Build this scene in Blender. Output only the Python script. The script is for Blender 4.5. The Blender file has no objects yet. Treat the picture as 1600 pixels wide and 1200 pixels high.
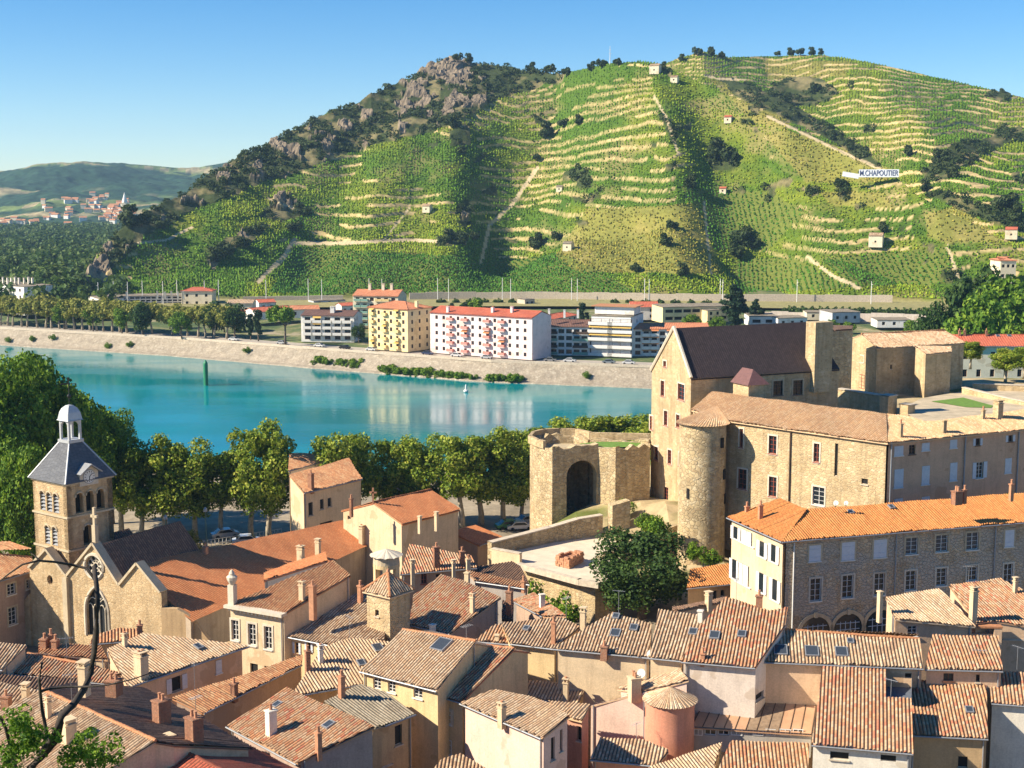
import bpy, math, random
import numpy as np
from mathutils import Vector, Matrix
from mathutils.geometry import tessellate_polygon
random.seed(7); RNG = np.random.default_rng(7)
SC = bpy.context.scene; COL = SC.collection
R = math.radians
# ---------------------------------------------------------------- camera model (photograph 1600 x 1200, level of the river is z = 0)
CAMZ = 62.0; F = 1600*50/36; PITCH = math.atan(300/F)
_c, _s = math.cos(PITCH), math.sin(PITCH)
CAM = np.array([0, 0, CAMZ])
def ray(px, py):
    a = (px-800)/F; b = (600-py)/F
    return np.array([a, _c+b*_s, -_s+b*_c])
def P(px, py, z):
    """point of the place seen at this pixel at height z"""
    d = ray(px, py); t = (z-CAMZ)/d[2]
    return CAM+d*t
def PD(px, py, dist):
    """point seen at this pixel at horizontal distance dist"""
    d = ray(px, py); return CAM+d*(dist/math.hypot(d[0], d[1]))
def dist(p): return math.hypot(p[0], p[1])
def zabove(xb, yb, zb, yt):
    """height of the point at pixel row yt straight above the ground point seen at (xb,yb)"""
    p = P(xb, yb, zb); return PD(xb, yt, dist(p))[2]
def proj(p):
    y = p[1]*_c-(p[2]-CAMZ)*_s; u = p[1]*_s+(p[2]-CAMZ)*_c
    return 800+F*p[0]/y, 600-F*u/y
def mpp(p): return (p[1]*_c-(p[2]-CAMZ)*_s)/F     # metres per photo pixel at p
def ray_plane(px, py, o, n):
    d = ray(px, py); den = d@n
    if abs(den) < 1e-9: return None
    return CAM+d*(((o-CAM)@n)/den)
# ---------------------------------------------------------------- objects
def link(name, data, parent=None, loc=(0, 0, 0)):
    o = bpy.data.objects.new(name, data); COL.objects.link(o); o.location = loc
    if parent: o.parent = parent
    return o
def tag(o, label=None, cat=None, group=None, kind=None):
    if label: o['label'] = label
    if cat: o['category'] = cat
    if group: o['group'] = group
    if kind: o['kind'] = kind
    return o
def thing(name, label, cat, loc, group=None, rotz=0):
    o = link(name, None, None, tuple(float(v) for v in loc)); o.rotation_euler = (0, 0, rotz); o.empty_display_size = .5
    return tag(o, label, cat, group)
def mesh_np(name, V, faces, mat=None, uv=None, col=None, smooth=False):
    me = bpy.data.meshes.new(name)
    V = np.asarray(V, dtype=np.float32)
    if isinstance(faces, np.ndarray):
        n, k = faces.shape
        me.vertices.add(len(V)); me.vertices.foreach_set('co', V.ravel())
        me.loops.add(n*k); me.loops.foreach_set('vertex_index', faces.astype(np.int32).ravel())
        me.polygons.add(n); me.polygons.foreach_set('loop_start', np.arange(0, n*k, k, dtype=np.int32))
        me.update(calc_edges=True)
    else:
        me.from_pydata([tuple(map(float, v)) for v in V], [], faces); me.update()
    if mat:
        for m in (mat if isinstance(mat, (list, tuple)) else [mat]): me.materials.append(m)
    if uv is not None:
        l = me.uv_layers.new(name='UVMap'); l.data.foreach_set('uv', np.asarray(uv, dtype=np.float32).ravel())
    if col is not None:
        a = me.color_attributes.new('Col', 'FLOAT_COLOR', 'POINT')
        c = np.ones((len(V), 4), dtype=np.float32); c[:, :3] = col; a.data.foreach_set('color', c.ravel())
    me.polygons.foreach_set('use_smooth', np.full(len(me.polygons), bool(smooth)))
    return me
class MB:
    """collects shapes for one mesh"""
    def __init__(s): s.v = []; s.f = []; s.uv = None
    def poly(s, pts):
        i = len(s.v); s.v += [tuple(map(float, p)) for p in pts]; s.f.append(tuple(range(i, i+len(pts))))
    def box(s, c, size, rz=0, ax=None):
        """box centred at c"""
        if ax is None:
            X = np.array([math.cos(rz), math.sin(rz), 0]); Y = np.array([-math.sin(rz), math.cos(rz), 0]); Z = np.array([0, 0, 1.])
        else: X, Y, Z = [np.asarray(a, float) for a in ax]
        c = np.asarray(c, float); hx, hy, hz = [v/2 for v in size]; i = len(s.v)
        for sz in (-1, 1):
            for sx, sy in ((-1, -1), (1, -1), (1, 1), (-1, 1)):
                s.v.append(tuple(c+X*hx*sx+Y*hy*sy+Z*hz*sz))
        s.f += [tuple(i+k for k in q) for q in ((3, 2, 1, 0), (4, 5, 6, 7), (0, 1, 5, 4), (1, 2, 6, 5), (2, 3, 7, 6), (3, 0, 4, 7))]
        return s
    def lathe(s, c, prof, n=16, cap=True, a0=0, a1=2*math.pi):
        """prof = [(r,z)...] from bottom to top round c"""
        i = len(s.v); full = abs(a1-a0-2*math.pi) < 1e-6; m = n if full else n+1
        for r, z in prof:
            for k in range(m):
                a = a0+(a1-a0)*k/n
                s.v.append((c[0]+r*math.cos(a), c[1]+r*math.sin(a), c[2]+z))
        for j in range(len(prof)-1):
            for k in range(n):
                k2 = (k+1) % m
                s.f.append((i+j*m+k, i+j*m+k2, i+(j+1)*m+k2, i+(j+1)*m+k))
        if cap and full:
            s.f.append(tuple(i+k for k in range(m))[::-1]); s.f.append(tuple(i+(len(prof)-1)*m+k for k in range(m)))
        return s
    def tube(s, pts, rad, n=6):
        pts = [np.asarray(p, float) for p in pts]
        if not isinstance(rad, (list, tuple)): rad = [rad]*len(pts)
        i = len(s.v)
        for k, p in enumerate(pts):
            d = pts[min(k+1, len(pts)-1)]-pts[max(k-1, 0)]; d = d/(np.linalg.norm(d)+1e-9)
            a = np.cross(d, [0, 0, 1.]) if abs(d[2]) < .9 else np.cross(d, [1., 0, 0]); a /= np.linalg.norm(a); b = np.cross(d, a)
            for j in range(n):
                t = 2*math.pi*j/n; s.v.append(tuple(p+rad[k]*(a*math.cos(t)+b*math.sin(t))))
        for k in range(len(pts)-1):
            for j in range(n):
                j2 = (j+1) % n; s.f.append((i+k*n+j, i+k*n+j2, i+(k+1)*n+j2, i+(k+1)*n+j))
        s.f.append(tuple(i+j for j in range(n))[::-1]); s.f.append(tuple(i+(len(pts)-1)*n+j for j in range(n)))
        return s
    def ball(s, c, r, n=10, m=6):
        rz = r if not isinstance(r, (tuple, list)) else r[1]; rr = r if not isinstance(r, (tuple, list)) else r[0]
        return s.lathe(c, [(max(1e-3, rr*math.cos(-math.pi/2+math.pi*k/m)), rz*math.sin(-math.pi/2+math.pi*k/m)) for k in range(m+1)], n, cap=False)
    def prism(s, outline, holes, o, ex, ey, en, t):
        """plate from a 2-D outline (with holes) in the frame o,ex,ey, thickness t behind the face (-en)"""
        loops = [outline]+list(holes)
        vs = [[Vector((p[0], p[1], 0)) for p in l] for l in loops]
        tris = tessellate_polygon(vs); flat = [p for l in loops for p in l]
        W = lambda p, d: tuple(o+ex*p[0]+ey*p[1]-en*d)
        i = len(s.v); n = len(flat)
        s.v += [W(p, 0) for p in flat]+[W(p, t) for p in flat]
        for a, b, c in tris:
            p, q, r = flat[a], flat[b], flat[c]
            ccw = (q[0]-p[0])*(r[1]-p[1])-(q[1]-p[1])*(r[0]-p[0]) > 0
            if not ccw: a, c = c, a
            s.f.append((i+a, i+b, i+c)); s.f.append((i+n+c, i+n+b, i+n+a))
        k = 0
        for l in loops:
            for j in range(len(l)):
                j2 = (j+1) % len(l); s.f.append((i+k+j, i+n+k+j, i+n+k+j2, i+k+j2))
            k += len(l)
        return s
    def build(s, name, mat, parent=None, smooth=False, origin=None):
        org = np.array(origin if origin is not None else (parent_base(parent) if parent else (0, 0, 0)), float)
        me = mesh_np(name, np.array(s.v)-org, s.f, mat, smooth=smooth)
        return link(name, me, parent, (0, 0, 0) if parent else tuple(org))
def parent_base(o):
    p = np.zeros(3)
    while o is not None: p = p+np.array(o.location); o = o.parent
    return p
def copy_tree(o, parent=None):
    c = o.copy(); COL.objects.link(c); c.parent = parent
    for ch in list(o.children): copy_tree(ch, c)
    return c
# ---------------------------------------------------------------- materials
MATS = {}
def newmat(name):
    m = bpy.data.materials.new(name); m.use_nodes = True; nt = m.node_tree
    b = nt.nodes['Principled BSDF']; MATS[name] = m
    return m, nt, b
def N(nt, t, **kw):
    n = nt.nodes.new(t)
    for k, v in kw.items():
        if k in n.inputs: n.inputs[k].default_value = v
        else: setattr(n, k, v)
    return n
def ramp(nt, stops, fac, interp='LINEAR'):
    r = nt.nodes.new('ShaderNodeValToRGB'); r.color_ramp.interpolation = interp; e = r.color_ramp.elements
    while len(e) < len(stops): e.new(.5)
    for i, (p, c) in enumerate(stops): e[i].position = p; e[i].color = (*c, 1)
    nt.links.new(fac, r.inputs[0]); return r
def mixc(nt, fac, a, b, mode='MIX'):
    m = nt.nodes.new('ShaderNodeMix'); m.data_type = 'RGBA'; m.blend_type = mode
    for sock, v in ((m.inputs[0], fac), (m.inputs[6], a), (m.inputs[7], b)):
        if hasattr(v, 'is_linked'): nt.links.new(v, sock)
        elif isinstance(v, (int, float)): sock.default_value = v
        else: sock.default_value = (*v, 1)
    return m.outputs[2]
def math_(nt, op, a, b=None, c=None):
    m = nt.nodes.new('ShaderNodeMath'); m.operation = op
    for i, v in enumerate((a, b, c)):
        if v is None: continue
        if hasattr(v, 'is_linked'): nt.links.new(v, m.inputs[i])
        else: m.inputs[i].default_value = v
    return m.outputs[0]
def pos(nt, scale=(1, 1, 1)):
    g = nt.nodes.new('ShaderNodeNewGeometry'); mp = nt.nodes.new('ShaderNodeMapping'); mp.inputs['Scale'].default_value = scale
    nt.links.new(g.outputs['Position'], mp.inputs['Vector']); return mp.outputs[0]
def noise(nt, vec, scale, detail=4, rough=.6):
    n = N(nt, 'ShaderNodeTexNoise', Scale=scale, Detail=detail, Roughness=rough); nt.links.new(vec, n.inputs['Vector']); return n.outputs['Fac']
def bump(nt, b, h, strength=.5, distance=.05):
    n = N(nt, 'ShaderNodeBump', Strength=strength, Distance=distance); nt.links.new(h, n.inputs['Height']); nt.links.new(n.outputs[0], b.inputs['Normal'])
def sh(c, k): return tuple(min(1, v*k) for v in c)
def plain(name, c, rough=.7, metal=0, var=.25, scale=3):
    if name in MATS: return MATS[name]
    m, nt, b = newmat(name); b.inputs['Roughness'].default_value = rough; b.inputs['Metallic'].default_value = metal
    f = noise(nt, pos(nt), scale, 5)
    r = ramp(nt, [(.3, sh(c, 1-var)), (.7, sh(c, 1+var*.6))], f); nt.links.new(r.outputs[0], b.inputs['Base Color'])
    return m
def plaster(name, c, stain=.5, dark=None):
    if name in MATS: return MATS[name]
    m, nt, b = newmat(name); b.inputs['Roughness'].default_value = .9
    f = noise(nt, pos(nt), .5, 6, .65); f2 = noise(nt, pos(nt, (1.6, 1.6, .16)), 1.3, 5, .6); f3 = noise(nt, pos(nt), 7, 4)
    base = ramp(nt, [(.3, sh(c, .78)), (.5, c), (.72, sh(c, 1.14))], f).outputs[0]
    dk = dark or (c[0]*.42, c[1]*.38, c[2]*.36)
    st = ramp(nt, [(.46, (0, 0, 0)), (.70, (1, 1, 1))], f2).outputs[0]
    col = mixc(nt, math_(nt, 'MULTIPLY', st, stain), base, dk)
    col = mixc(nt, .35, col, ramp(nt, [(.35, sh(c, .7)), (.65, sh(c, 1.2))], f3).outputs[0])
    pt = ramp(nt, [(.615, (0, 0, 0)), (.63, (.6, .6, .6))], noise(nt, pos(nt), .28, 3, .5)).outputs[0]; col = mixc(nt, pt, col, (c[0]*.72, c[1]*.66, c[2]*.58))
    nt.links.new(col, b.inputs['Base Color']); bump(nt, b, f3, .35, .03)
    return m
def rubble(name, cols, mortar, scale=2.2, squash=1.7, render=0.0, rcol=(.3, .27, .22), bstr=.7):
    """rough stone masonry: cells of stone with mortar between, optionally partly covered with old render"""
    if name in MATS: return MATS[name]
    m, nt, b = newmat(name); b.inputs['Roughness'].default_value = .92
    v = pos(nt, (1, 1, squash))
    nz = N(nt, 'ShaderNodeTexNoise', Scale=1.5, Detail=3); nt.links.new(v, nz.inputs['Vector'])
    add = N(nt, 'ShaderNodeVectorMath', operation='MULTIPLY_ADD'); nt.links.new(nz.outputs['Color'], add.inputs[0]); add.inputs[1].default_value = (.5, .5, .5); nt.links.new(v, add.inputs[2])
    vo = N(nt, 'ShaderNodeTexVoronoi', Scale=scale); nt.links.new(add.outputs[0], vo.inputs['Vector'])
    ve = N(nt, 'ShaderNodeTexVoronoi', Scale=scale, feature='DISTANCE_TO_EDGE'); nt.links.new(add.outputs[0], ve.inputs['Vector'])
    sep = N(nt, 'ShaderNodeSeparateColor'); nt.links.new(vo.outputs['Color'], sep.inputs[0])
    n = len(cols); st = ramp(nt, [(i/max(1, n-1), c) for i, c in enumerate(cols)], sep.outputs[0]).outputs[0]
    e = ramp(nt, [(.02, (1, 1, 1)), (.09, (0, 0, 0))], ve.outputs['Distance']).outputs[0]
    col = mixc(nt, e, st, mortar)
    f = noise(nt, pos(nt), .35, 6, .65)
    col = mixc(nt, ramp(nt, [(.42, (0, 0, 0)), (.7, (.55, .55, .55))], f).outputs[0], col, sh(cols[0], .45))
    f2 = noise(nt, pos(nt, (1.4, 1.4, .12)), 1.1, 5, .6)
    col = mixc(nt, ramp(nt, [(.48, (0, 0, 0)), (.72, (.5, .5, .5))], f2).outputs[0], col, (cols[0][0]*.4, cols[0][1]*.38, cols[0][2]*.36))
    if render > 0:
        rm = ramp(nt, [(1-render-.05, (0, 0, 0)), (1-render+.02, (1, 1, 1))], noise(nt, pos(nt), .32, 5, .6)).outputs[0]
        col = mixc(nt, rm, col, rcol)
    nt.links.new(col, b.inputs['Base Color']); bump(nt, b, math_(nt, 'SUBTRACT', 1.0, e), bstr, .08)
    return m
def tiles(name, cols, stain=.5, lich=(.17, .115, .075), rows=True, chan=.8):
    """roof tiles: uv holds (column, row); every tile has its own tint"""
    if name in MATS: return MATS[name]
    m, nt, b = newmat(name); b.inputs['Roughness'].default_value = .85
    uv = nt.nodes.new('ShaderNodeUVMap'); uv.uv_map = 'UVMap'
    sp = nt.nodes.new('ShaderNodeSeparateXYZ'); nt.links.new(uv.outputs[0], sp.inputs[0])
    fu = math_(nt, 'FLOOR', math_(nt, 'ADD', sp.outputs[0], .19)); 
    wob = math_(nt, 'MULTIPLY', math_(nt, 'SINE', math_(nt, 'MULTIPLY', fu, 2.3)), .4)
    vv = math_(nt, 'ADD', sp.outputs[1], wob); fv = math_(nt, 'FLOOR', vv)
    cb = nt.nodes.new('ShaderNodeCombineXYZ'); nt.links.new(fu, cb.inputs[0]); nt.links.new(fv, cb.inputs[1])
    oi = nt.nodes.new('ShaderNodeObjectInfo'); nt.links.new(math_(nt, 'MULTIPLY', oi.outputs['Random'], 50), cb.inputs[2])
    wn = N(nt, 'ShaderNodeTexWhiteNoise', noise_dimensions='3D'); nt.links.new(cb.outputs[0], wn.inputs['Vector'])
    n = len(cols); base = ramp(nt, [((i+.0)/n, c) for i, c in enumerate(cols)], wn.outputs['Value'], 'CONSTANT').outputs[0]
    f = noise(nt, pos(nt), .45, 6, .68)
    s = ramp(nt, [(.42, (0, 0, 0)), (.68, (1, 1, 1))], f).outputs[0]
    col = mixc(nt, math_(nt, 'MULTIPLY', s, stain), base, lich)
    avg = tuple(sum(c[i] for c in cols)/n for i in range(3))
    col = mixc(nt, .3, col, ramp(nt, [(.3, sh(avg, .6)), (.7, sh(avg, 1.35))], noise(nt, pos(nt), 5, 4)).outputs[0])
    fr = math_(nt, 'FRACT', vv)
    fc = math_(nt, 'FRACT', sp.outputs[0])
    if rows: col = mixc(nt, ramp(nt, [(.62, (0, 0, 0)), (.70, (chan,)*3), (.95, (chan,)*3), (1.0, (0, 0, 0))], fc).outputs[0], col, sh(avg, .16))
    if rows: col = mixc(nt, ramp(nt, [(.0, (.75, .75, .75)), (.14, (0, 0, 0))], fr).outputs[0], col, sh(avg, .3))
    nt.links.new(col, b.inputs['Base Color']); bump(nt, b, fr, .5, .04)
    return m
def foliage(name, c1, c2, c3, scale=.6):
    if name in MATS: return MATS[name]
    m, nt, b = newmat(name); b.inputs['Roughness'].default_value = .65; b.inputs['Specular IOR Level'].default_value = .25
    f = noise(nt, pos(nt), scale, 3); g = nt.nodes.new('ShaderNodeNewGeometry')
    f2 = math_(nt, 'ADD', math_(nt, 'MULTIPLY', f, .6), math_(nt, 'MULTIPLY', g.outputs['Random Per Island'], .4))
    col = ramp(nt, [(.28, c1), (.5, c2), (.72, c3)], f2).outputs[0]
    nt.links.new(col, b.inputs['Base Color'])
    tr = nt.nodes.new('ShaderNodeBsdfTranslucent'); nt.links.new(col, tr.inputs[0]); mx = nt.nodes.new('ShaderNodeMixShader'); mx.inputs[0].default_value = .3
    nt.links.new(b.outputs[0], mx.inputs[1]); nt.links.new(tr.outputs[0], mx.inputs[2]); nt.links.new(mx.outputs[0], nt.nodes['Material Output'].inputs[0])
    return m
def glassy(name, c=(.02, .025, .03), rough=.08):
    m, nt, b = newmat(name); b.inputs['Base Color'].default_value = (*c, 1); b.inputs['Roughness'].default_value = rough; return m
# tile colours
T_TAN = [(.55, .38, .23), (.62, .45, .29), (.52, .31, .17), (.45, .27, .15), (.67, .52, .36), (.31, .175, .10), (.59, .41, .25)]
T_ORG = [(.56, .25, .11), (.60, .32, .15), (.48, .19, .08), (.62, .38, .20), (.40, .17, .08), (.56, .27, .12)]
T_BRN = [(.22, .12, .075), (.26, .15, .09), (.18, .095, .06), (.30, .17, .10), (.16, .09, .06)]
T_RED = [(.40, .085, .04), (.44, .10, .05), (.36, .075, .04), (.42, .12, .06)]
M = {}
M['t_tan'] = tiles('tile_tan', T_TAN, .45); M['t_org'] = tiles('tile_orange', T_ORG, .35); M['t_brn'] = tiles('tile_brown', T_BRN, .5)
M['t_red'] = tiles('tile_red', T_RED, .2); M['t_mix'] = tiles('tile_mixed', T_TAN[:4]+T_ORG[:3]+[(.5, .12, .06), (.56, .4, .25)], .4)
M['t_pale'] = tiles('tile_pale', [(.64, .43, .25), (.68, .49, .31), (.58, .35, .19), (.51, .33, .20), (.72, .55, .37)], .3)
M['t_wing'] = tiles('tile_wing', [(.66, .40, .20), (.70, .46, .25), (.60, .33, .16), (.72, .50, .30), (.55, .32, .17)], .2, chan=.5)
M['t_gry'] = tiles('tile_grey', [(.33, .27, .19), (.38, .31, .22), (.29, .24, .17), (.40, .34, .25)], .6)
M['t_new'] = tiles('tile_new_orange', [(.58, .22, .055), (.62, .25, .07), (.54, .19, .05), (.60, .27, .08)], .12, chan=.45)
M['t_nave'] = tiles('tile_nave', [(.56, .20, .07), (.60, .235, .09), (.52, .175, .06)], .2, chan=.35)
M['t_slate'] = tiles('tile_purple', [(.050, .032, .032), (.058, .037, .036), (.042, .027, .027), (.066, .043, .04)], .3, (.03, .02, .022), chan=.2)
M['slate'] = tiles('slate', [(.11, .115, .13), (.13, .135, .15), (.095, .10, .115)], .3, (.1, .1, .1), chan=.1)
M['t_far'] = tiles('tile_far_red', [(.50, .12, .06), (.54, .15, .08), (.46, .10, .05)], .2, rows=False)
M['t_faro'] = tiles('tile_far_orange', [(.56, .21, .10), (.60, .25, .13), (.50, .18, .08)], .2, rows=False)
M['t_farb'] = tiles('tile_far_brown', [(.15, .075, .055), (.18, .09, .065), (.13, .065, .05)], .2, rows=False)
# walls
for k, c, st in (('cream', (.68, .52, .33), .4), ('yellow', (.70, .52, .28), .45), ('pink', (.72, .52, .42), .25), ('rose', (.58, .30, .20), .35), ('peach', (.68, .46, .29), .35),
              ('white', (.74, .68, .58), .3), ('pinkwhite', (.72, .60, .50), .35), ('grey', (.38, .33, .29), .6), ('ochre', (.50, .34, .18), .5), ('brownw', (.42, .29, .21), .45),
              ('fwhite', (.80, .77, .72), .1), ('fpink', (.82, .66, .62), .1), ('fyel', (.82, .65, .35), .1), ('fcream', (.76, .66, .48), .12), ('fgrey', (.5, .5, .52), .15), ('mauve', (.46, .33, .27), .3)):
    M[k] = plaster('plaster_'+k, c, st)
M['stone'] = rubble('stone_golden', [(.56, .40, .21), (.64, .48, .27), (.60, .44, .25), (.48, .34, .18), (.68, .54, .34)], (.62, .48, .29), 2.0)
M['stone_rough'] = rubble('stone_rough', [(.50, .37, .20), (.63, .49, .28), (.40, .28, .15), (.68, .56, .36)], (.58, .46, .28), 1.7, 1.3, bstr=1)
M['stone_dark'] = rubble('stone_rendered', [(.60, .43, .26), (.70, .53, .34), (.52, .36, .22), (.76, .60, .40)], (.62, .48, .32), 2.2, 1.4, .5, (.50, .41, .31), 1)
M['stone_church'] = rubble('stone_church', [(.56, .39, .21), (.64, .46, .26), (.49, .33, .17), (.68, .52, .31)], (.60, .44, .25), 2.6, 1.5)
M['ashlar'] = plaster('ashlar', (.52, .42, .28), .35); M['ashlar_pale'] = plaster('ashlar_pale', (.62, .54, .42), .3)
M['brick'] = rubble('brick', [(.42, .18, .10), (.48, .23, .13), (.35, .14, .08)], (.40, .27, .18), 5, 2.6)
M['clay'] = plain('clay_ridge', (.50, .22, .10), .85, 0, .4, 6); M['pot'] = plain('clay_pot', (.50, .24, .13), .8)
M['glass'] = glassy('window_glass'); M['glassb'] = glassy('sky_glass', (.05, .06, .075), .12)
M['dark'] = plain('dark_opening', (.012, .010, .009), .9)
M['wframe'] = plain('white_paint', (.72, .70, .66), .5, 0, .08); M['bframe'] = plain('brown_paint', (.16, .07, .04), .6); M['rframe'] = plain('red_paint', (.32, .07, .04), .6)
M['bshut'] = plain('blue_grey_shutter', (.40, .46, .55), .6, 0, .1); M['wshut'] = plain('pale_shutter', (.62, .63, .66), .6, 0, .1); M['gshut'] = plain('green_shutter', (.13, .21, .15), .6)
M['zinc'] = plain('zinc', (.30, .31, .33), .5, .3, .15); M['lead'] = plain('pale_lead', (.46, .47, .48), .45, .2, .1); M['iron'] = plain('dark_iron', (.03, .03, .03), .5, .5)
M['wood'] = plain('dark_wood', (.10, .06, .035), .8); M['concrete'] = plain('concrete', (.42, .38, .33), .9, 0, .2, 1); M['stonetop'] = plain('coping_stone', (.56, .47, .36), .9, 0, .25, 2)
# ---------------------------------------------------------------- roofs
def tile_sheet(poly, u2, n_per, amp, seed, style):
    """corrugated sheet over a planar polygon; u2 = level direction in plan"""
    poly = np.array(poly, float); rg = np.random.default_rng(seed)
    o = poly[0]; u = np.array([u2[0], u2[1], 0.]); vh = np.array([-u2[1], u2[0], 0.])
    a = poly-o; U = a@u; H = a@vh; Z = a[:, 2]
    s = (Z@H)/(H@H+1e-9) if (H@H) > 1e-6 else 0
    L = math.sqrt(1+s*s); v = (vh+np.array([0, 0, s]))/L; n = np.cross(u, v); Vv = a@v
    per = n_per; ks = 8 if amp > .03 else 2
    cuts = set(np.round(U, 4)); g = np.arange(math.floor(U.min()/per*ks), math.ceil(U.max()/per*ks)+1)*per/ks
    cuts |= set(np.round(g[(g > U.min()) & (g < U.max())], 4)); cuts = sorted(cuts)
    def prof(x):
        f = (x/per) % 1
        return amp*(1-abs(2*f/.66-1)**2.6) if f < .66 else -.4*amp*math.sin(math.pi*(f-.66)/.34)
    jit = {}
    V = []; Fc = []; UV = []; E = len(poly)
    for ua, ub in zip(cuts[:-1], cuts[1:]):
        if ub-ua < 1e-3: continue
        iv = []
        for k in range(E):
            k2 = (k+1) % E; x0, x1 = U[k], U[k2]
            if abs(x1-x0) < 1e-6: continue
            if min(x0, x1) <= ua+1e-3 and max(x0, x1) >= ub-1e-3:
                f = lambda x: Vv[k]+(Vv[k2]-Vv[k])*(x-x0)/(x1-x0)
                iv.append((f(ua), f(ub)))
        iv.sort(key=lambda t: t[0]+t[1])
        c = math.floor((ua+ub)/2/per)
        if c not in jit: jit[c] = (rg.normal(0, .012), rg.normal(0, .07))
        jz, jv = jit[c] if style == 'canal' else (0, 0)
        for (a0, b0), (a1, b1) in zip(iv[0::2], iv[1::2]):
            m = max(1, int(math.ceil(max(a1-a0, b1-b0)/.9))); i = len(V)
            for r in range(m+1):
                t = r/m
                for x, lo, hi in ((ua, a0, a1), (ub, b0, b1)):
                    vv = lo+(hi-lo)*t+(jv if r == 0 and hi-lo > .5 else 0)
                    wav = .05*math.sin(x*.6+vv*.7+seed)+.02*math.sin(x*1.9-vv*1.3+seed*2) if style != 'slate' else 0
                    h = prof(x)+jz+wav+.03; V.append(o+u*x+v*vv+n*h); UV.append((x/per, vv/.42))
            for r in range(m): Fc.append((i+2*r, i+2*r+1, i+2*r+3, i+2*r+2))
    lu = [UV[k] for f in Fc for k in f]
    return V, Fc, lu, n
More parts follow.
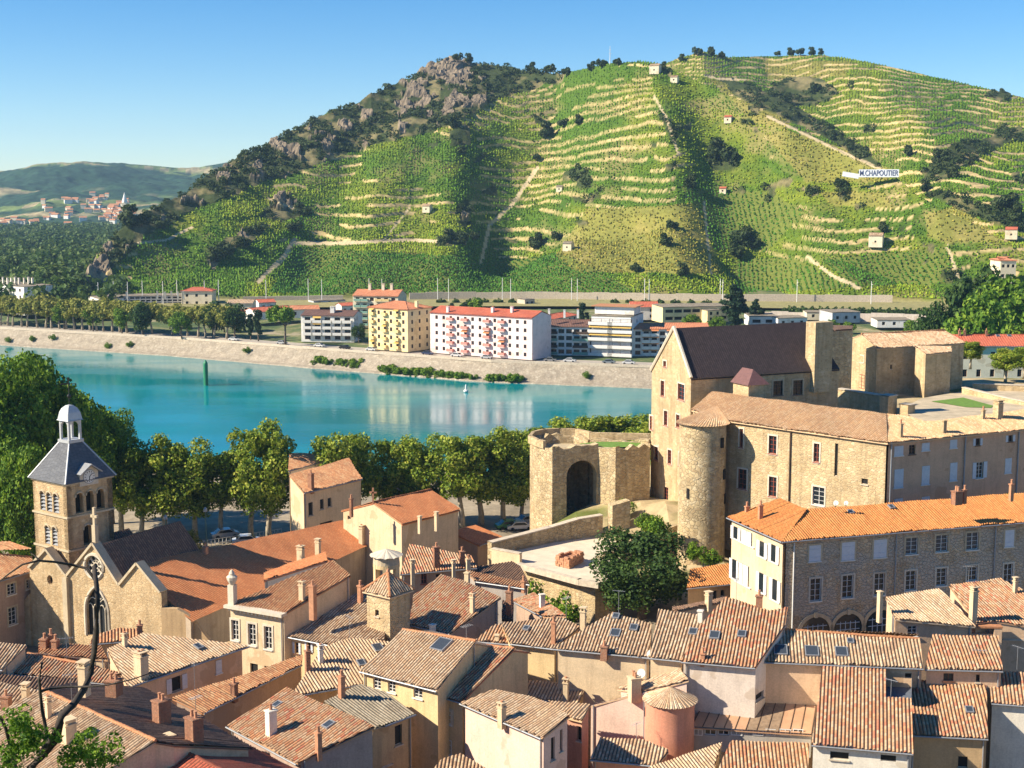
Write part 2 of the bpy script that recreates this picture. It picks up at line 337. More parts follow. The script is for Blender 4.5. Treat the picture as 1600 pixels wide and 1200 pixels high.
class House:
    def __init__(s, name, label, cat, zg, wall, roof, group=None, style='canal', per=None, amp=None, over=.35):
        s.name, s.label, s.cat, s.zg, s.group = name, label, cat, zg, group
        s.wm, s.rm, s.style, s.over = M[wall] if isinstance(wall, str) else wall, M[roof] if isinstance(roof, str) else roof, style, over
        s.per = per or {'canal': .30, 'modern': .34, 'slate': .5}[style]; s.amp = amp if amp is not None else {'canal': .07, 'modern': .035, 'slate': 0.0}[style]
        s.faces = []; s.dirs = []; s.todo = []; s.walls = None; s.seed = random.randint(0, 9999); s.rid = []; s.fmat = {}
    # --- roof faces
    def face(s, A, B, z, slope, others, back=None):
        """A,B: two pixels on one level line at height z; the plane rises by slope to the left of A->B"""
        a, b = P(*A, z), P(*B, z); u = (b-a)[:2]; u = u/np.linalg.norm(u)
        nrm = np.array([u[1]*slope, -u[0]*slope, 1.0])
        pts = [a, b]+[ray_plane(*q, a, nrm) for q in others]
        return s.add(pts, u, slope, back)
    def add(s, pts, u, slope=None, back=None):
        pts = [np.array(p, float) for p in pts]; u = np.array(u, float); u = u/np.linalg.norm(u)
        area = sum(p[0]*q[1]-p[1]*q[0] for p, q in zip(pts, pts[1:]+pts[:1]))
        if area < 0: pts = pts[::-1]
        s.faces.append(pts); s.dirs.append(u)
        if back is not None:
            C, D, w = back   # C,D indices (before any flip they are 2,3): ridge ends; w = width of the back slope
            zs = sorted(pts, key=lambda p: -p[2])[:2]; c, d = zs
            vh = np.array([-u[1], u[0]])
            if (c-d)[:2]@u < 0: c, d = d, c
            side = 1 if sum(((p-c)[:2]@vh) for p in pts) < 0 else -1
            off = np.array([vh[0]*w*side, vh[1]*w*side, -w*abs(slope)])
            s.add([d, c, c+off, d+off], u)
        return s
    def tri(s, A, B, C, extra=()):
        """three pixels each with its own z give the plane; extra pixels lie on it"""
        a, b, c = [P(*q) for q in (A, B, C)]; n = np.cross(b-a, c-a); n = n/n[2]
        pts = [a, b, c]+[ray_plane(*q, a, n) for q in extra]
        g = -n[:2]; L = np.linalg.norm(g); u = np.array([g[1], -g[0]])/L if L > 1e-4 else np.array([1., 0])
        return s.add(pts, u, L)
    # --- walls
    def make_walls(s):
        key = lambda p: (round(p[0]*8), round(p[1]*8)); 
        edges = {}; 
        def near(p, q): return abs(p[0]-q[0])+abs(p[1]-q[1])+abs(p[2]-q[2]) < .25
        E = []
        for fi, f in enumerate(s.faces):
            for k in range(len(f)): E.append((f[k], f[(k+1) % len(f)], fi))
        bnd = []
        for i, (a, b, fi) in enumerate(E):
            if any(j != i and near(a, d) and near(b, c) for j, (c, d, _) in enumerate(E)):
                s.rid.append((a, b)) if (a[0], a[1]) < (b[0], b[1]) else None
                continue
            if np.linalg.norm((b-a)[:2]) > .05: bnd.append((a, b, fi))
        loops = []; left = bnd[:]
        while left:
            cur = [left.pop(0)]
            while True:
                nx = next((k for k, e in enumerate(left) if near(e[0], cur[-1][1])), None)
                if nx is None: break
                cur.append(left.pop(nx))
            loops.append(cur)
        s.walls = []; s.bnd = bnd
        for lp in loops:
            n = len(lp); info = []
            for a, b, fi in lp:
                d = (b-a)[:2]; L = np.linalg.norm(d); d = d/L; out = np.array([d[1], -d[0]])
                level = abs(b[2]-a[2])/L < .12
                low = level and a[2] < max(p[2] for p in s.faces[fi])-.3
                off = s.over if low else s.over*.3
                info.append((a[:2]-out*off, d, out, fi))
            closed = near(lp[-1][1], lp[0][0])
            pts = []
            for k in range(n):
                p, d, _, _ = info[k-1]; q, e, _, _ = info[k]
                cr = d[0]*e[1]-d[1]*e[0]
                if (k == 0 and not closed) or abs(cr) < .2: pts.append(q)
                else:
                    t = ((q-p)[0]*e[1]-(q-p)[1]*e[0])/cr; pts.append(p+d*t)
            for k in range(n):
                a, b, fi = lp[k]; p0 = pts[k]; p1 = pts[(k+1) % n] if (closed or k < n-1) else b[:2]-info[k][2]*s.over
                f = s.faces[fi]; o = f[0]; nn = np.cross(f[1]-f[0], f[2]-f[0])
                if abs(nn[2]) < 1e-6: continue
                zt = lambda p: o[2]-(nn[0]*(p[0]-o[0])+nn[1]*(p[1]-o[1]))/nn[2]-.1
                d = p1-p0; L = np.linalg.norm(d)
                if L < .05: continue
                d = d/L
                s.walls.append(dict(p=p0, d=d, L=L, z0=zt(p0), z1=zt(p1), n=np.array([d[1], -d[0]]), holes=[], fi=fi))
        return s
    def hit(s, px, py):
        """the wall seen at this pixel"""
        if s.walls is None: s.make_walls()
        best = None
        for w in s.walls:
            n = np.array([*w['n'], 0]); o = np.array([*w['p'], 0]); r = ray(px, py)
            if r@n > -1e-6: continue
            q = ray_plane(px, py, o, n); sx = (q[:2]-w['p'])@w['d']
            if sx < -.3 or sx > w['L']+.3: continue
            zt = w['z0']+(w['z1']-w['z0'])*sx/w['L']
            if q[2] > zt+.8 or q[2] < s.zg-.5: continue
            if best is None or dist(q) < best[0]: best = (dist(q), w, sx, q[2])
        return best
    def hit_roof(s, px, py):
        best = None
        for i, f in enumerate(s.faces):
            n = np.cross(f[1]-f[0], f[2]-f[0])
            if abs(n[2]) < 1e-6: continue
            q = ray_plane(px, py, f[0], n)
            if q is None: continue
            ins = False
            for a, b in zip(f, f[1:]+f[:1]):
                if (a[1] > q[1]) != (b[1] > q[1]) and q[0] < (b[0]-a[0])*(q[1]-a[1])/(b[1]-a[1])+a[0]: ins = not ins
            d = dist(q)+(0 if ins else 50)
            if best is None or d < best[0]: best = (d, i, q)
        return best[2], best[1]
    def win(s, x0, y0, x1, y1, style='w', shut=None, sur=None, label=None, name='window', wide=1.0, sill=True):
        h = s.hit((x0+x1)/2, (y0+y1)/2)
        if h is None: print('window misses', s.label, x0, y0); return s
        _, w, sc, zc = h; n = np.array([*w['n'], 0]); o = np.array([*w['p'], 0])
        f = lambda px, py: ray_plane(px, py, o, n)
        ym, xm = (y0+y1)/2, (x0+x1)/2
        W = abs((f(x1, ym)-f(x0, ym))[:2]@w['d']); H = abs(f(xm, y0)[2]-f(xm, y1)[2])
        return s.winw(w, sc, zc-H/2, max(.25, min(W*wide, 3.5)), max(.3, H), style, shut, sur, label, name, sill)
    def winw(s, w, sc, zb, W, H, style='w', shut=None, sur=None, label=None, name='window', sill=True):
        s0, s1, z0, z1 = sc-W/2, sc+W/2, zb, zb+H
        zt = min(w['z0']+(w['z1']-w['z0'])*x/w['L'] for x in (s0, s1))
        ok = s0 > .05 and s1 < w['L']-.05 and z1 < zt-.05 and z0 > s.zg and not any(s0 < h[1]+.02 and s1 > h[0]-.02 and z0 < h[3]+.02 and z1 > h[2]-.02 for h in w['holes'])
        if ok and shut != 'c': w['holes'].append((s0, s1, z0, z1))
        s.todo.append((w, s0, s1, z0, z1, style, shut, sur, label, name, ok and shut != 'c', sill)); return s
    def grid(s, px, py, nf, nb, z0, dz, h, wd, style='w', m0=.06, m1=.06, shut=None, skip=None, sur=None, zlist=None):
        """nf rows x nb bays of windows on the wall seen at this pixel"""
        g = s.hit(px, py)
        if g is None: print('grid misses', s.label); return None
        w = g[1]
        for i in range(nf):
            for j in range(nb):
                if skip and skip(i, j): continue
                sc = w['L']*(m0+(1-m0-m1)*(j+.5)/nb); s.winw(w, sc, z0+i*dz, wd, h, style, shut(i, j) if callable(shut) else shut, sur)
        return w
    # --- finish
    def build(s):
        if s.walls is None: s.make_walls()
        allp = np.array([p for f in s.faces for p in f]); c = allp.mean(0)
        root = thing(s.name, s.label, s.cat, (c[0], c[1], s.zg), s.group); s.root = root; b = parent_base(root)
        # walls
        mb = MB()
        for w in s.walls:
            W = lambda sx, z, dep=0: (w['p'][0]+w['d'][0]*sx-w['n'][0]*dep, w['p'][1]+w['d'][1]*sx-w['n'][1]*dep, z)
            zt = lambda sx: w['z0']+(w['z1']-w['z0'])*sx/w['L']
            xs = sorted({0, w['L'], *[h[0] for h in w['holes']], *[h[1] for h in w['holes']]})
            for xa, xb in zip(xs[:-1], xs[1:]):
                hs = sorted([h for h in w['holes'] if h[0] <= xa+1e-6 and h[1] >= xb-1e-6], key=lambda h: h[2])
                z = s.zg
                for h in hs: mb.poly([W(xa, z), W(xb, z), W(xb, h[2]), W(xa, h[2])]); z = h[3]
                mb.poly([W(xa, z), W(xb, z), W(xb, max(z, zt(xb))), W(xa, max(z, zt(xa)))])
            for x0, x1, z0, z1 in w['holes']:
                D = .22
                mb.poly([W(x0, z0), W(x0, z0, D), W(x0, z1, D), W(x0, z1)]); mb.poly([W(x1, z0, D), W(x1, z0), W(x1, z1), W(x1, z1, D)])
                mb.poly([W(x0, z0), W(x1, z0), W(x1, z0, D), W(x0, z0, D)]); mb.poly([W(x0, z1, D), W(x1, z1, D), W(x1, z1), W(x0, z1)])
        if mb.f: mb.build('wall', s.wm, root)
        # roof
        V = []; Fc = []; UV = []; MI = []; mats = [s.rm]
        for k, f in enumerate(s.faces):
            fm = s.fmat.get(k, s.rm)
            if fm not in mats: mats.append(fm)
            n0 = len(Fc)
            v, fc, uv, n = tile_sheet(f, s.dirs[k], s.per, s.amp, s.seed+k, s.style)
            i = len(V); V += [p-b for p in v]; Fc += [tuple(i+j for j in q) for q in fc]; UV += uv
            i = len(V); m = len(f); V += [p-b-np.array([0, 0, .10]) for p in f]+[p-b-np.array([0, 0, .22]) for p in f]
            q = [tuple(i+m+j for j in range(m))[::-1]]+[(i+j, i+m+j, i+m+(j+1) % m, i+(j+1) % m) for j in range(m)]
            Fc += q; UV += [(.5, .5)]*sum(len(x) for x in q); MI += [mats.index(fm)]*(len(Fc)-n0)
        ro = link('roof', mesh_np('roof', V, Fc, mats, uv=UV), root); s.roof = ro; ro.data.polygons.foreach_set('material_index', MI)
        if s.rid and s.style != 'slate':
            rm = MB()
            for a, b2 in s.rid:
                L = np.linalg.norm(b2-a); k = max(1, int(L/.45))
                for j in range(k):
                    p, q = a+(b2-a)*j/k, a+(b2-a)*(j+1.05)/k; up = np.array([0, 0, .03+random.uniform(0, .05)])
                    rm.tube([p+up, q+up], [.15, .12], 6)
            rm.build('ridge_tiles', M['clay'] if s.style == 'canal' else s.rm, ro)
        # gutters along level lower edges
        for a, b2, fi in s.bnd:
            L = np.linalg.norm(b2-a)
            if L > 2 and abs(b2[2]-a[2])/L < .03 and a[2] < max(p[2] for p in s.faces[fi])-.3:
                d = (b2-a)[:2]/np.linalg.norm((b2-a)[:2]); out = np.array([d[1], -d[0], 0])*.07
                if s.cat in ('house', 'building'): MB().tube([a+out-[0, 0, .1], b2+out-[0, 0, .1]], .075, 6).build('gutter', M['zinc'], root)
        if s.cat == 'house' and s.zg < 11:
            ws = sorted([w for w in s.walls if w['L'] > 3 and w['n'][1] < .1], key=lambda w: -w['L'])[:2]
            for w in ws[:1 if random.random() < .4 else 2]:
                sx = w['L']-.25 if random.random() < .5 else .25
                if any(h[0]-.2 < sx < h[1]+.2 for h in w['holes']): continue
                q = np.array([*(w['p']+w['d']*sx+w['n']*.1), 0]); zt = w['z0']+(w['z1']-w['z0'])*sx/w['L']
                MB().tube([q+[0, 0, s.zg], q+[0, 0, zt]], .06, 6).build('drainpipe', M['zinc'], root)
        for t in s.todo: s._window(root, *t)
        return root
    def _window(s, root, w, x0, x1, z0, z1, style, shut, sur, label, name, hole, sill):
        ex = np.array([*w['d'], 0]); en = np.array([*w['n'], 0]); ez = np.array([0, 0, 1.]); o = np.array([*w['p'], 0])
        at = lambda sx, z, out: o+ex*sx+ez*z+en*out
        ax = (ex, en, ez); Wd, Hd = x1-x0, z1-z0; xc, zc = (x0+x1)/2, (z0+z1)/2
        dp = -.16 if hole else .03
        fm = MB(); t = min(.07, Wd*.12)
        if style in ('w', 'b', 'r', 'wb'):
            for sx in (x0+t/2, x1-t/2): fm.box(at(sx, zc, dp), (t, .06, Hd), ax=ax)
            for z in (z0+t/2, z1-t/2): fm.box(at(xc, z, dp), (Wd-2*t, .06, t), ax=ax)
            if Wd > .5: fm.box(at(xc, zc, dp+.005), (t*.9, .06, Hd-2*t), ax=ax)
            if Hd > .9:
                for k in range(1, 3 if Hd < 1.7 else 4): fm.box(at(xc, z0+Hd*k/(3 if Hd < 1.7 else 4), dp+.002), (Wd-2*t, .05, .035), ax=ax)
        else:
            fm.box(at(xc, z0+.03, dp), (Wd, .05, .06), ax=ax)
        if sill and Hd > .6: fm.box(at(xc, z0-.06, .05), (Wd+.2, .16, .1), ax=ax)
        fmat = {'w': 'wframe', 'b': 'bframe', 'r': 'rframe', 'd': 'stonetop', 'wb': 'wframe'}[style]
        wo = fm.build(name, M[fmat], root)
        if label: wo['label'] = label
        if shut != 'c':
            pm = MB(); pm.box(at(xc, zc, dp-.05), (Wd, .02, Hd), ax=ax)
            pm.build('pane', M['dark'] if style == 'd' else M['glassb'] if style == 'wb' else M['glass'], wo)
        if sur:
            sm = MB(); q = .2
            for sx in (x0-q/2, x1+q/2): sm.box(at(sx, zc, .02), (q, .08, Hd+2*q), ax=ax)
            sm.box(at(xc, z1+q/2, .023), (Wd, .08, q), ax=ax); sm.box(at(xc, z0-q/2, .04), (Wd, .12, q), ax=ax)
            sm.build('surround', M[sur], wo)
        if shut:
            smat = M[s.__dict__.get('smat', 'wshut')]
            def leaf(sx, wd, out):
                k = MB(); k.box(at(sx, zc, out), (wd, .04, Hd), ax=ax)
                for z in (z0+.25*Hd, z0+.75*Hd): k.box(at(sx, z, out+.03), (wd*.9, .03, .08), ax=ax)
                k.build('shutter', smat, wo)
            if shut == 'c': leaf(x0+Wd/4, Wd/2-.01, .05); leaf(x1-Wd/4, Wd/2-.01, .05)
            else: leaf(x0-Wd/4-.02, Wd/2, .06); leaf(x1+Wd/4+.02, Wd/2, .06)
    def chim(s, x, ytop, ybase, wpx, kind='r', label=None, z=None):
        """chimney whose foot on the roof is seen at (x,ybase)"""
        q, fi = s.hit_roof(x, ybase) if z is None else (P(x, ybase, z), 0)
        mp = mpp(q); w = max(.35, wpx*mp*.8); h = (ybase-ytop)*mp*1.02; u = s.dirs[fi]; rz = math.atan2(u[1], u[0])
        mat = {'r': s.wm, 'b': M['brick'], 'p': M['plaster_peach'] if 'plaster_peach' in M else s.wm, 'o': M['pot'], 'w': M['white'], 'c': M['cream'], 's': M['stone']}[kind]
        m = MB(); d = w*random.uniform(.85, 1.25)
        m.box(q+[0, 0, (h-.6)/2-.05], (w, d, h+.6), rz)
        m.box(q+[0, 0, h-.12], (w+.14, d+.14, .1), rz)
        if kind in ('r', 'c', 'w', 's') and random.random() < .55:
            for sx in (-1, 1): m.box(q+np.array([math.cos(rz)*sx*w*.35, math.sin(rz)*sx*w*.35, h+.12]), (.12, d, .22), rz)
            m.box(q+[0, 0, h+.27], (w+.2, d+.15, .07), rz)
        o = m.build('chimney', mat, s.root)
        if label: o['label'] = label
        if kind in ('b', 'o') or random.random() < .35:
            k = MB(); n = 2 if w > .7 else 1
            for j in range(n):
                off = (j-(n-1)/2)*w*.45; c = q+np.array([math.cos(rz)*off, math.sin(rz)*off, h-.05])
                k.lathe(c, [(.13, 0), (.11, .4), (.14, .42), (.14, .48)], 8)
            k.build('chimney_pot', M['pot'], o)
        return s
    def sky(s, x0, y0, x1, y1, open_=False):
        q, fi = s.hit_roof((x0+x1)/2, (y0+y1)/2); f = s.faces[fi]; u = np.array([*s.dirs[fi], 0]); n = np.cross(f[1]-f[0], f[2]-f[0]); n = n/np.linalg.norm(n)
        if n[2] < 0: n = -n
        v = np.cross(n, u); mp = mpp(q); W = max(.5, (x1-x0)*mp*.85); Hh = W*1.2
        m = MB(); z = .14
        for sx in (-1, 1): m.box(q+u*sx*W/2+n*z, (.09, Hh+.09, .16), ax=(u, v, n))
        for sy in (-1, 1): m.box(q+v*sy*Hh/2+n*z, (W-.09, .09, .16), ax=(u, v, n))
        o = m.build('skylight', M['zinc'], s.root); g = MB(); g.box(q+n*(z+.03), (W-.1, Hh-.1, .03), ax=(u, v, n)); g.build('pane', M['glassb'], o); return s
    def aerial(s, x, ytop, ybase):
        q, fi = s.hit_roof(x, ybase); h = (ybase-ytop)*mpp(q); m = MB()
        m.tube([q-[0, 0, .2], q+[0, 0, h]], .025, 5); a = random.uniform(0, 3)
        d = np.array([math.cos(a), math.sin(a), 0]); e = np.array([-d[1], d[0], 0]); t = q+[0, 0, h-.1]
        m.tube([t-d*.6, t+d*.6], .02, 4)
        for k in range(6): m.tube([t+d*(k-2.5)*.22-e*.3, t+d*(k-2.5)*.22+e*.3], .014, 4)
        m.build('aerial', M['zinc'], s.root); return s
def H_(label, zg, wall, roof, **kw): return House(kw.pop('name', 'town_house'), label, kw.pop('cat', 'house'), zg, wall, roof, kw.pop('group', None), **kw)
ZG = 10.0
def town():
    # ------------------------------------------------ bottom left
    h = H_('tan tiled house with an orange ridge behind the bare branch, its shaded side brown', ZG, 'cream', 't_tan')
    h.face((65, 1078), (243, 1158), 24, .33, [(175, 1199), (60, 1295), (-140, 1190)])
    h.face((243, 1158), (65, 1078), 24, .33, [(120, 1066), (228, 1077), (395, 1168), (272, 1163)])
    h.fmat[1] = M['t_brn']; h.build()  # slope turned from the sun: its shade is put into the browner tile colour
    h.chim(108, 1128, 1160, 20, 'c'); h.chim(76, 1094, 1120, 7, 'c'); h.chim(253, 1091, 1130, 24, 'b'); h.chim(304, 1118, 1160, 28, 'b')
    h = H_('low tan roof at the edge behind the leafy branch, with an orange brick chimney', ZG, 'cream', 't_tan')
    h.face((-60, 1150), (62, 1160), 20, .33, [(62, 1079), (-40, 1058)]); h.build(); h.chim(11, 1085, 1120, 16, 'b'); h.chim(41, 1072, 1100, 11, 'c')
    h = H_('low house with a strip of brown tiles between the striped roof and the orange ridge', ZG, 'cream', 't_brn')
    h.face((-60, 1074), (128, 1078), 19.5, .2, [(126, 1061), (-60, 1052)]); h.build()
    h = H_('bright red machine tiled roof with an orange ridge in front of the brown roof', ZG, 'rose', 't_red', style='modern')
    h.face((262, 1162), (420, 1240), 22.5, .36, [(330, 1300), (150, 1215), (176, 1200)])
    h.face((420, 1240), (262, 1162), 22.5, .36, [(270, 1161), (388, 1166), (520, 1230)])
    h.build(); h.chim(262, 1146, 1166, 22, 'c')
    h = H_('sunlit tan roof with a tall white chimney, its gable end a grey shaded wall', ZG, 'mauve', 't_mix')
    h.face((449, 1075), (585, 1135), 22, .33, [(464, 1193), (354, 1134)]); h.build()
    h.chim(424, 1107, 1148, 15, 'w'); h.chim(498, 1142, 1175, 10, 'o'); h.sky(506, 1129, 522, 1139); h.sky(427, 1098, 440, 1107)
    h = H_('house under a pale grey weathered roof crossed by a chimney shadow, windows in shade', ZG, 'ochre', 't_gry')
    h.face((601, 1133), (649, 1115), 18.5, .26, [(600, 1082), (563, 1070), (505, 1097), (586, 1136)])
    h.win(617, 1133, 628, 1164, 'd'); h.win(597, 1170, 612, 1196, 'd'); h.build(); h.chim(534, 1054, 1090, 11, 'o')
    h = H_('ochre fronted house with a large even tan roof, three white windows under the eave', ZG, 'yellow', 't_pale')
    h.face((562, 1048), (682, 1079), 20.2, .37, [(743, 1002), (629, 984)], (2, 3, 4.0))
    for b in ((583, 1060, 595, 1077), (606, 1065, 618, 1082), (646, 1075, 660, 1091)): h.win(*b, 'w')
    h.build(); h.sky(676, 1001, 704, 1016)
    h = H_('narrow house right of the ochre front, red streaked roof behind a dark party wall', ZG, 'yellow', 't_mix')
    h.face((690, 1088), (720, 1097), 18.9, .36, [(803, 1014), (760, 1009)], (2, 3, 2.5))
    h.win(692, 1109, 706, 1130, 'w', sur='ashlar_pale'); h.win(692, 1155, 706, 1178, 'w'); h.build()
    h = H_('tall cream house with a rough sagging tan roof and a blank sunlit wall', ZG, 'pink', 't_pale')
    h.face((719, 1098), (846, 1153), 19, .26, [(889, 1119), (857, 1099), (834, 1089), (774, 1078)])
    h.win(861, 1152, 867, 1188, 'd'); h.win(875, 1140, 879, 1174, 'd'); h.build(); h.chim(784, 1102, 1126, 13, 'c')
    h = H_('small boldly striped roof above a shaded reddish wall beside the rough tan roof', ZG, 'rose', 't_pale')
    h.face((885, 1120), (909, 1126), 17.6, .3, [(922, 1101), (856, 1096)]); h.win(902, 1135, 908, 1158, 'd'); h.build()
    h = H_('low striped roof half in shadow at the foot of the tall yellow wall', ZG, 'yellow', 't_pale')
    h.face((800, 1087), (903, 1099), 16.6, .3, [(917, 1073), (852, 1064), (790, 1062)]); h.build(); h.chim(884, 1064, 1096, 9, 'c')
    # ------------------------------------------------ the long yellow and pink white walls with the striped roofs
    h = H_('house with the long yellow blank wall under a striped roof with two skylights', ZG, 'cream', 't_tan', style='canal')
    h.face((864, 1013), (1016, 1027), 21, .36, [(1018, 975), (957, 957)]); h.build(); h.chim(944, 1008, 1021, 13, 'b'); h.sky(953, 985, 970, 996); h.sky(984, 978, 997, 986); h.sky(957, 961, 968, 967)
    h = H_('striped roof with a white chimney between the two skylight roofs', ZG, 'cream', 't_tan')
    h.face((1014, 1027), (1064, 1032), 21.3, .36, [(1097, 977), (1093, 962), (1029, 953)]); h.build(); h.chim(1094, 952, 972, 9, 'w'); h.sky(1076, 983, 1090, 994)
    h = H_('pale pinkish long wall with two tiny square windows under a broad dark striped roof', ZG, 'pinkwhite', 't_mix')
    h.face((1064, 1033), (1180, 1043), 21.6, .36, [(1227, 976), (1231, 948), (1202, 954), (1150, 937), (1134, 934), (1099, 972)])
    h.win(1181, 1082, 1193, 1093, 'd'); h.build(); h.sky(1108, 988, 1125, 1000); h.sky(1152, 986, 1166, 998); h.chim(1098, 1019, 1030, 7, 'o'); h.chim(1186, 929, 948, 12, 'b')
    h = H_('rough stone end of the pale pinkish wall behind the panel roof', ZG, 'pinkwhite', 't_org')
    h.face((1178, 1046), (1286, 1050), 19.6, .12, [(1286, 1043), (1178, 1039)]); h.build()
    h = H_('long striped roof with a row of three large skylights in front of the stone hospital', ZG, 'peach', 't_tan')
    h.face((1178, 1033), (1443, 1044), 21.5, .35, [(1437, 999), (1202, 983)], (2, 3, 3.0))
    h.win(1414, 1052, 1424, 1060, 'd'); h.build()
    for b in ((1208, 1011, 1231, 1023), (1257, 1013, 1280, 1025), (1304, 1014, 1325, 1026)): h.sky(*b)
    h.sky(1324, 1000, 1333, 1006)
    h = H_('striped roof set under a parapet beam, with a brown arched shutter below its eave', ZG, 'peach', 't_mix')
    h.face((1445, 1045), (1567, 1048), 21.3, .35, [(1560, 994), (1457, 992)]); h.win(1474, 1052, 1490, 1064, 'b'); h.win(1525, 1054, 1531, 1066, 'd'); h.build(); h.aerial(1530, 1014, 1024)
    h = H_('white walled house with a tall speckled roof and a blue roof terrace cut into it', ZG, 'white', 't_mix')
    h.face((1268, 1163), (1427, 1177), 18, .34, [(1424, 1091), (1384, 1089), (1384, 1046), (1285, 1040)])
    h.win(1297, 1175, 1326, 1187, 'd'); h.win(1376, 1180, 1400, 1190, 'd'); h.build(); h.aerial(1392, 1060, 1085); m = MB(); q4 = [P(1384, 1089, 19.6), P(1424, 1092, 19.6), P(1424, 1062, 19.6), P(1384, 1058, 19.6)]; m.poly(q4); up = np.array([0, 0, 1.3]); m.poly([q4[1], q4[2], q4[2]+up, q4[1]+up]); m.poly([q4[3], q4[0], q4[0]+up, q4[3]+up]); m.poly([q4[2], q4[3], q4[3]+up, q4[2]+up]); m.build('roof_terrace', plain('terrace_blue', (.12, .14, .18), .7, 0, .15), h.root)
    h = H_('roof half in deep shadow right of the roof terrace, with one small skylight', ZG, 'ochre', 't_mix')
    h.face((1427, 1148), (1544, 1154), 17.6, .34, [(1541, 1067), (1421, 1063)]); h.win(1497, 1182, 1512, 1200, 'd'); h.build(); h.sky(1508, 1106, 1521, 1115)
    h = H_('reddish striped roof over a white wall at the edge, climbing plant on its corner', ZG, 'white', 't_mix')
    h.face((1549, 1098), (1680, 1108), 19, .34, [(1675, 1056), (1545, 1049)]); h.build(); h.chim(1546, 1052, 1062, 9, 'w')
    # garden wall with the niche
    a, b = P(1549, 1123, 16.5), P(1690, 1145, 16.5); d = (b-a)/np.linalg.norm(b-a); n = np.array([d[1], -d[0], 0]); t = thing('garden_wall', 'rough pebbly stone wall under the white wall at the edge, green plant on its left side', 'wall', (*(a+b)[:2]/2, ZG))
    m = MB(); m.box([*((a+b)[:2]/2-n[:2]*.3), (16.5+ZG)/2], (np.linalg.norm(b-a), .6, 6.5), math.atan2(d[1], d[0])); m.build('masonry', M['stone_rough'], t)
    m = MB(); m.box([*((a+b)[:2]/2-n[:2]*.3), 16.58], (np.linalg.norm(b-a)+.2, .8, .16), math.atan2(d[1], d[0])); m.build('coping', M['white'], t)
    # pink house with the turret
    h = H_('pink rendered house with a round turret under a little conical tiled roof', ZG, 'pink', 't_pale')
    h.tri((923, 1102, 17.2), (1005, 1080, 19), (965, 1076, 18.4), [(1062, 1045), (1076, 1062)]); h.build(); h.chim(991, 1056, 1084, 22, 'c')
    q = P(1051, 1090, 19.7); r = 39*mpp(q); c = q+np.array([0, r*.9, 0]); c[2] = ZG
    m = MB(); m.lathe(c, [(r, 0), (r*1.0, 8.9)], 28, cap=False); m.build('turret', plaster('plaster_turret', (.62, .27, .17), .35), h.root, smooth=True)
    V = []; Fc = []; UV = []; n = 34; apex = c+[0, 0, 10.0]
    for k in range(n*4):
        a0, a1 = [2*math.pi*(k+j)/(n*4) for j in (0, 1)]; rr = r*1.13
        zz = [.07*max(0, math.sin(math.pi*((k+j) % 4)/2)) for j in (0, 1)]; i = len(V)
        V += [c+[rr*math.cos(a0), rr*math.sin(a0), 8.85+zz[0]], c+[rr*math.cos(a1), rr*math.sin(a1), 8.85+zz[1]], apex]; Fc.append((i, i+1, i+2)); UV += [(k/4, 0), (k/4+.25, 0), (k/4, 5)]
    link('turret_roof', mesh_np('turret_roof', np.array(V)-parent_base(h.root), Fc, M['t_pale'], uv=UV), h.root)
    m = MB(); s = P(1019, 1113, 16.6)
    for px, py in ((1015.5, 1113), (1021, 1112)):
        p = P(px, py, 17.6); dv = (p-c)[:2]; dv = dv/np.linalg.norm(dv); p = np.array([*(c[:2]+dv*r*1.0), 17.6]); m.box(p, (.1, .16, .75), math.atan2(dv[1], dv[0]))
    m.build('slit', M['dark'], h.root)
    p = P(1085, 1155, 14.4); dv = (p-c)[:2]; dv = dv/np.linalg.norm(dv); m = MB(); p = np.array([*(c[:2]+dv*r), 14.4]); m.box(p, (.12, .8, 1.3), math.atan2(dv[1], dv[0])); m.build('window', M['glass'], h.root)
    h = H_('low roof half shadowed in front of the pink wall, ending in a pale verge', ZG, 'rose', 't_tan')
    h.face((922, 1186), (1026, 1196), 15.3, .3, [(1045, 1173), (1008, 1157), (938, 1152)]); h.build()
    h = H_('tan roof seen edge on at the bottom below the turret', ZG, 'cream', 't_pale')
    h.face((1000, 1245), (1108, 1222), 15, .3, [(1128, 1161), (1014, 1198)]); h.build()
    h = H_('bold striped roof at the bottom below the panel roof', ZG, 'cream', 't_mix')
    h.face((1108, 1236), (1260, 1242), 14.8, .33, [(1265, 1162), (1142, 1157)]); h.build()
    h = H_('tan roof tip at the bottom in front of the blank cream wall', ZG, 'cream', 't_tan')
    h.face((650, 1232), (772, 1236), 15, .33, [(768, 1206), (720, 1178), (690, 1188)]); h.build()
    # panel roof
    pan = plain('panel_orange', (.50, .29, .17), .5, 0, .2, .8)
    h = House('covered_veranda', 'veranda under ribbed orange brown panels with a strip of white framed windows', 'veranda', 14.2, M['concrete'], pan, style='slate', over=.2)
    h.face((1081, 1135), (1268, 1147), 16.4, .34, [(1275, 1103), (1103, 1092)]); h.make_walls()
    for x0, x1 in ((1084, 1098), (1101, 1119), (1122, 1139), (1142, 1160), (1176, 1193), (1196, 1212), (1218, 1236), (1239, 1255)): h.win(x0, 1139, x1, 1149, 'w', sill=False)
    h.build(); m = MB(); k = MB(); f = h.faces[0]; pA, pB, pC, pD = f; nrm = np.cross(pB-pA, pD-pA); nrm = nrm/np.linalg.norm(nrm)
    for t in np.linspace(0, 1, 12): m.tube([pA+(pB-pA)*t+nrm*.05, pD+(pC-pD)*t+nrm*.05], .045, 5)
    m.build('rib', M['wood'], h.roof)
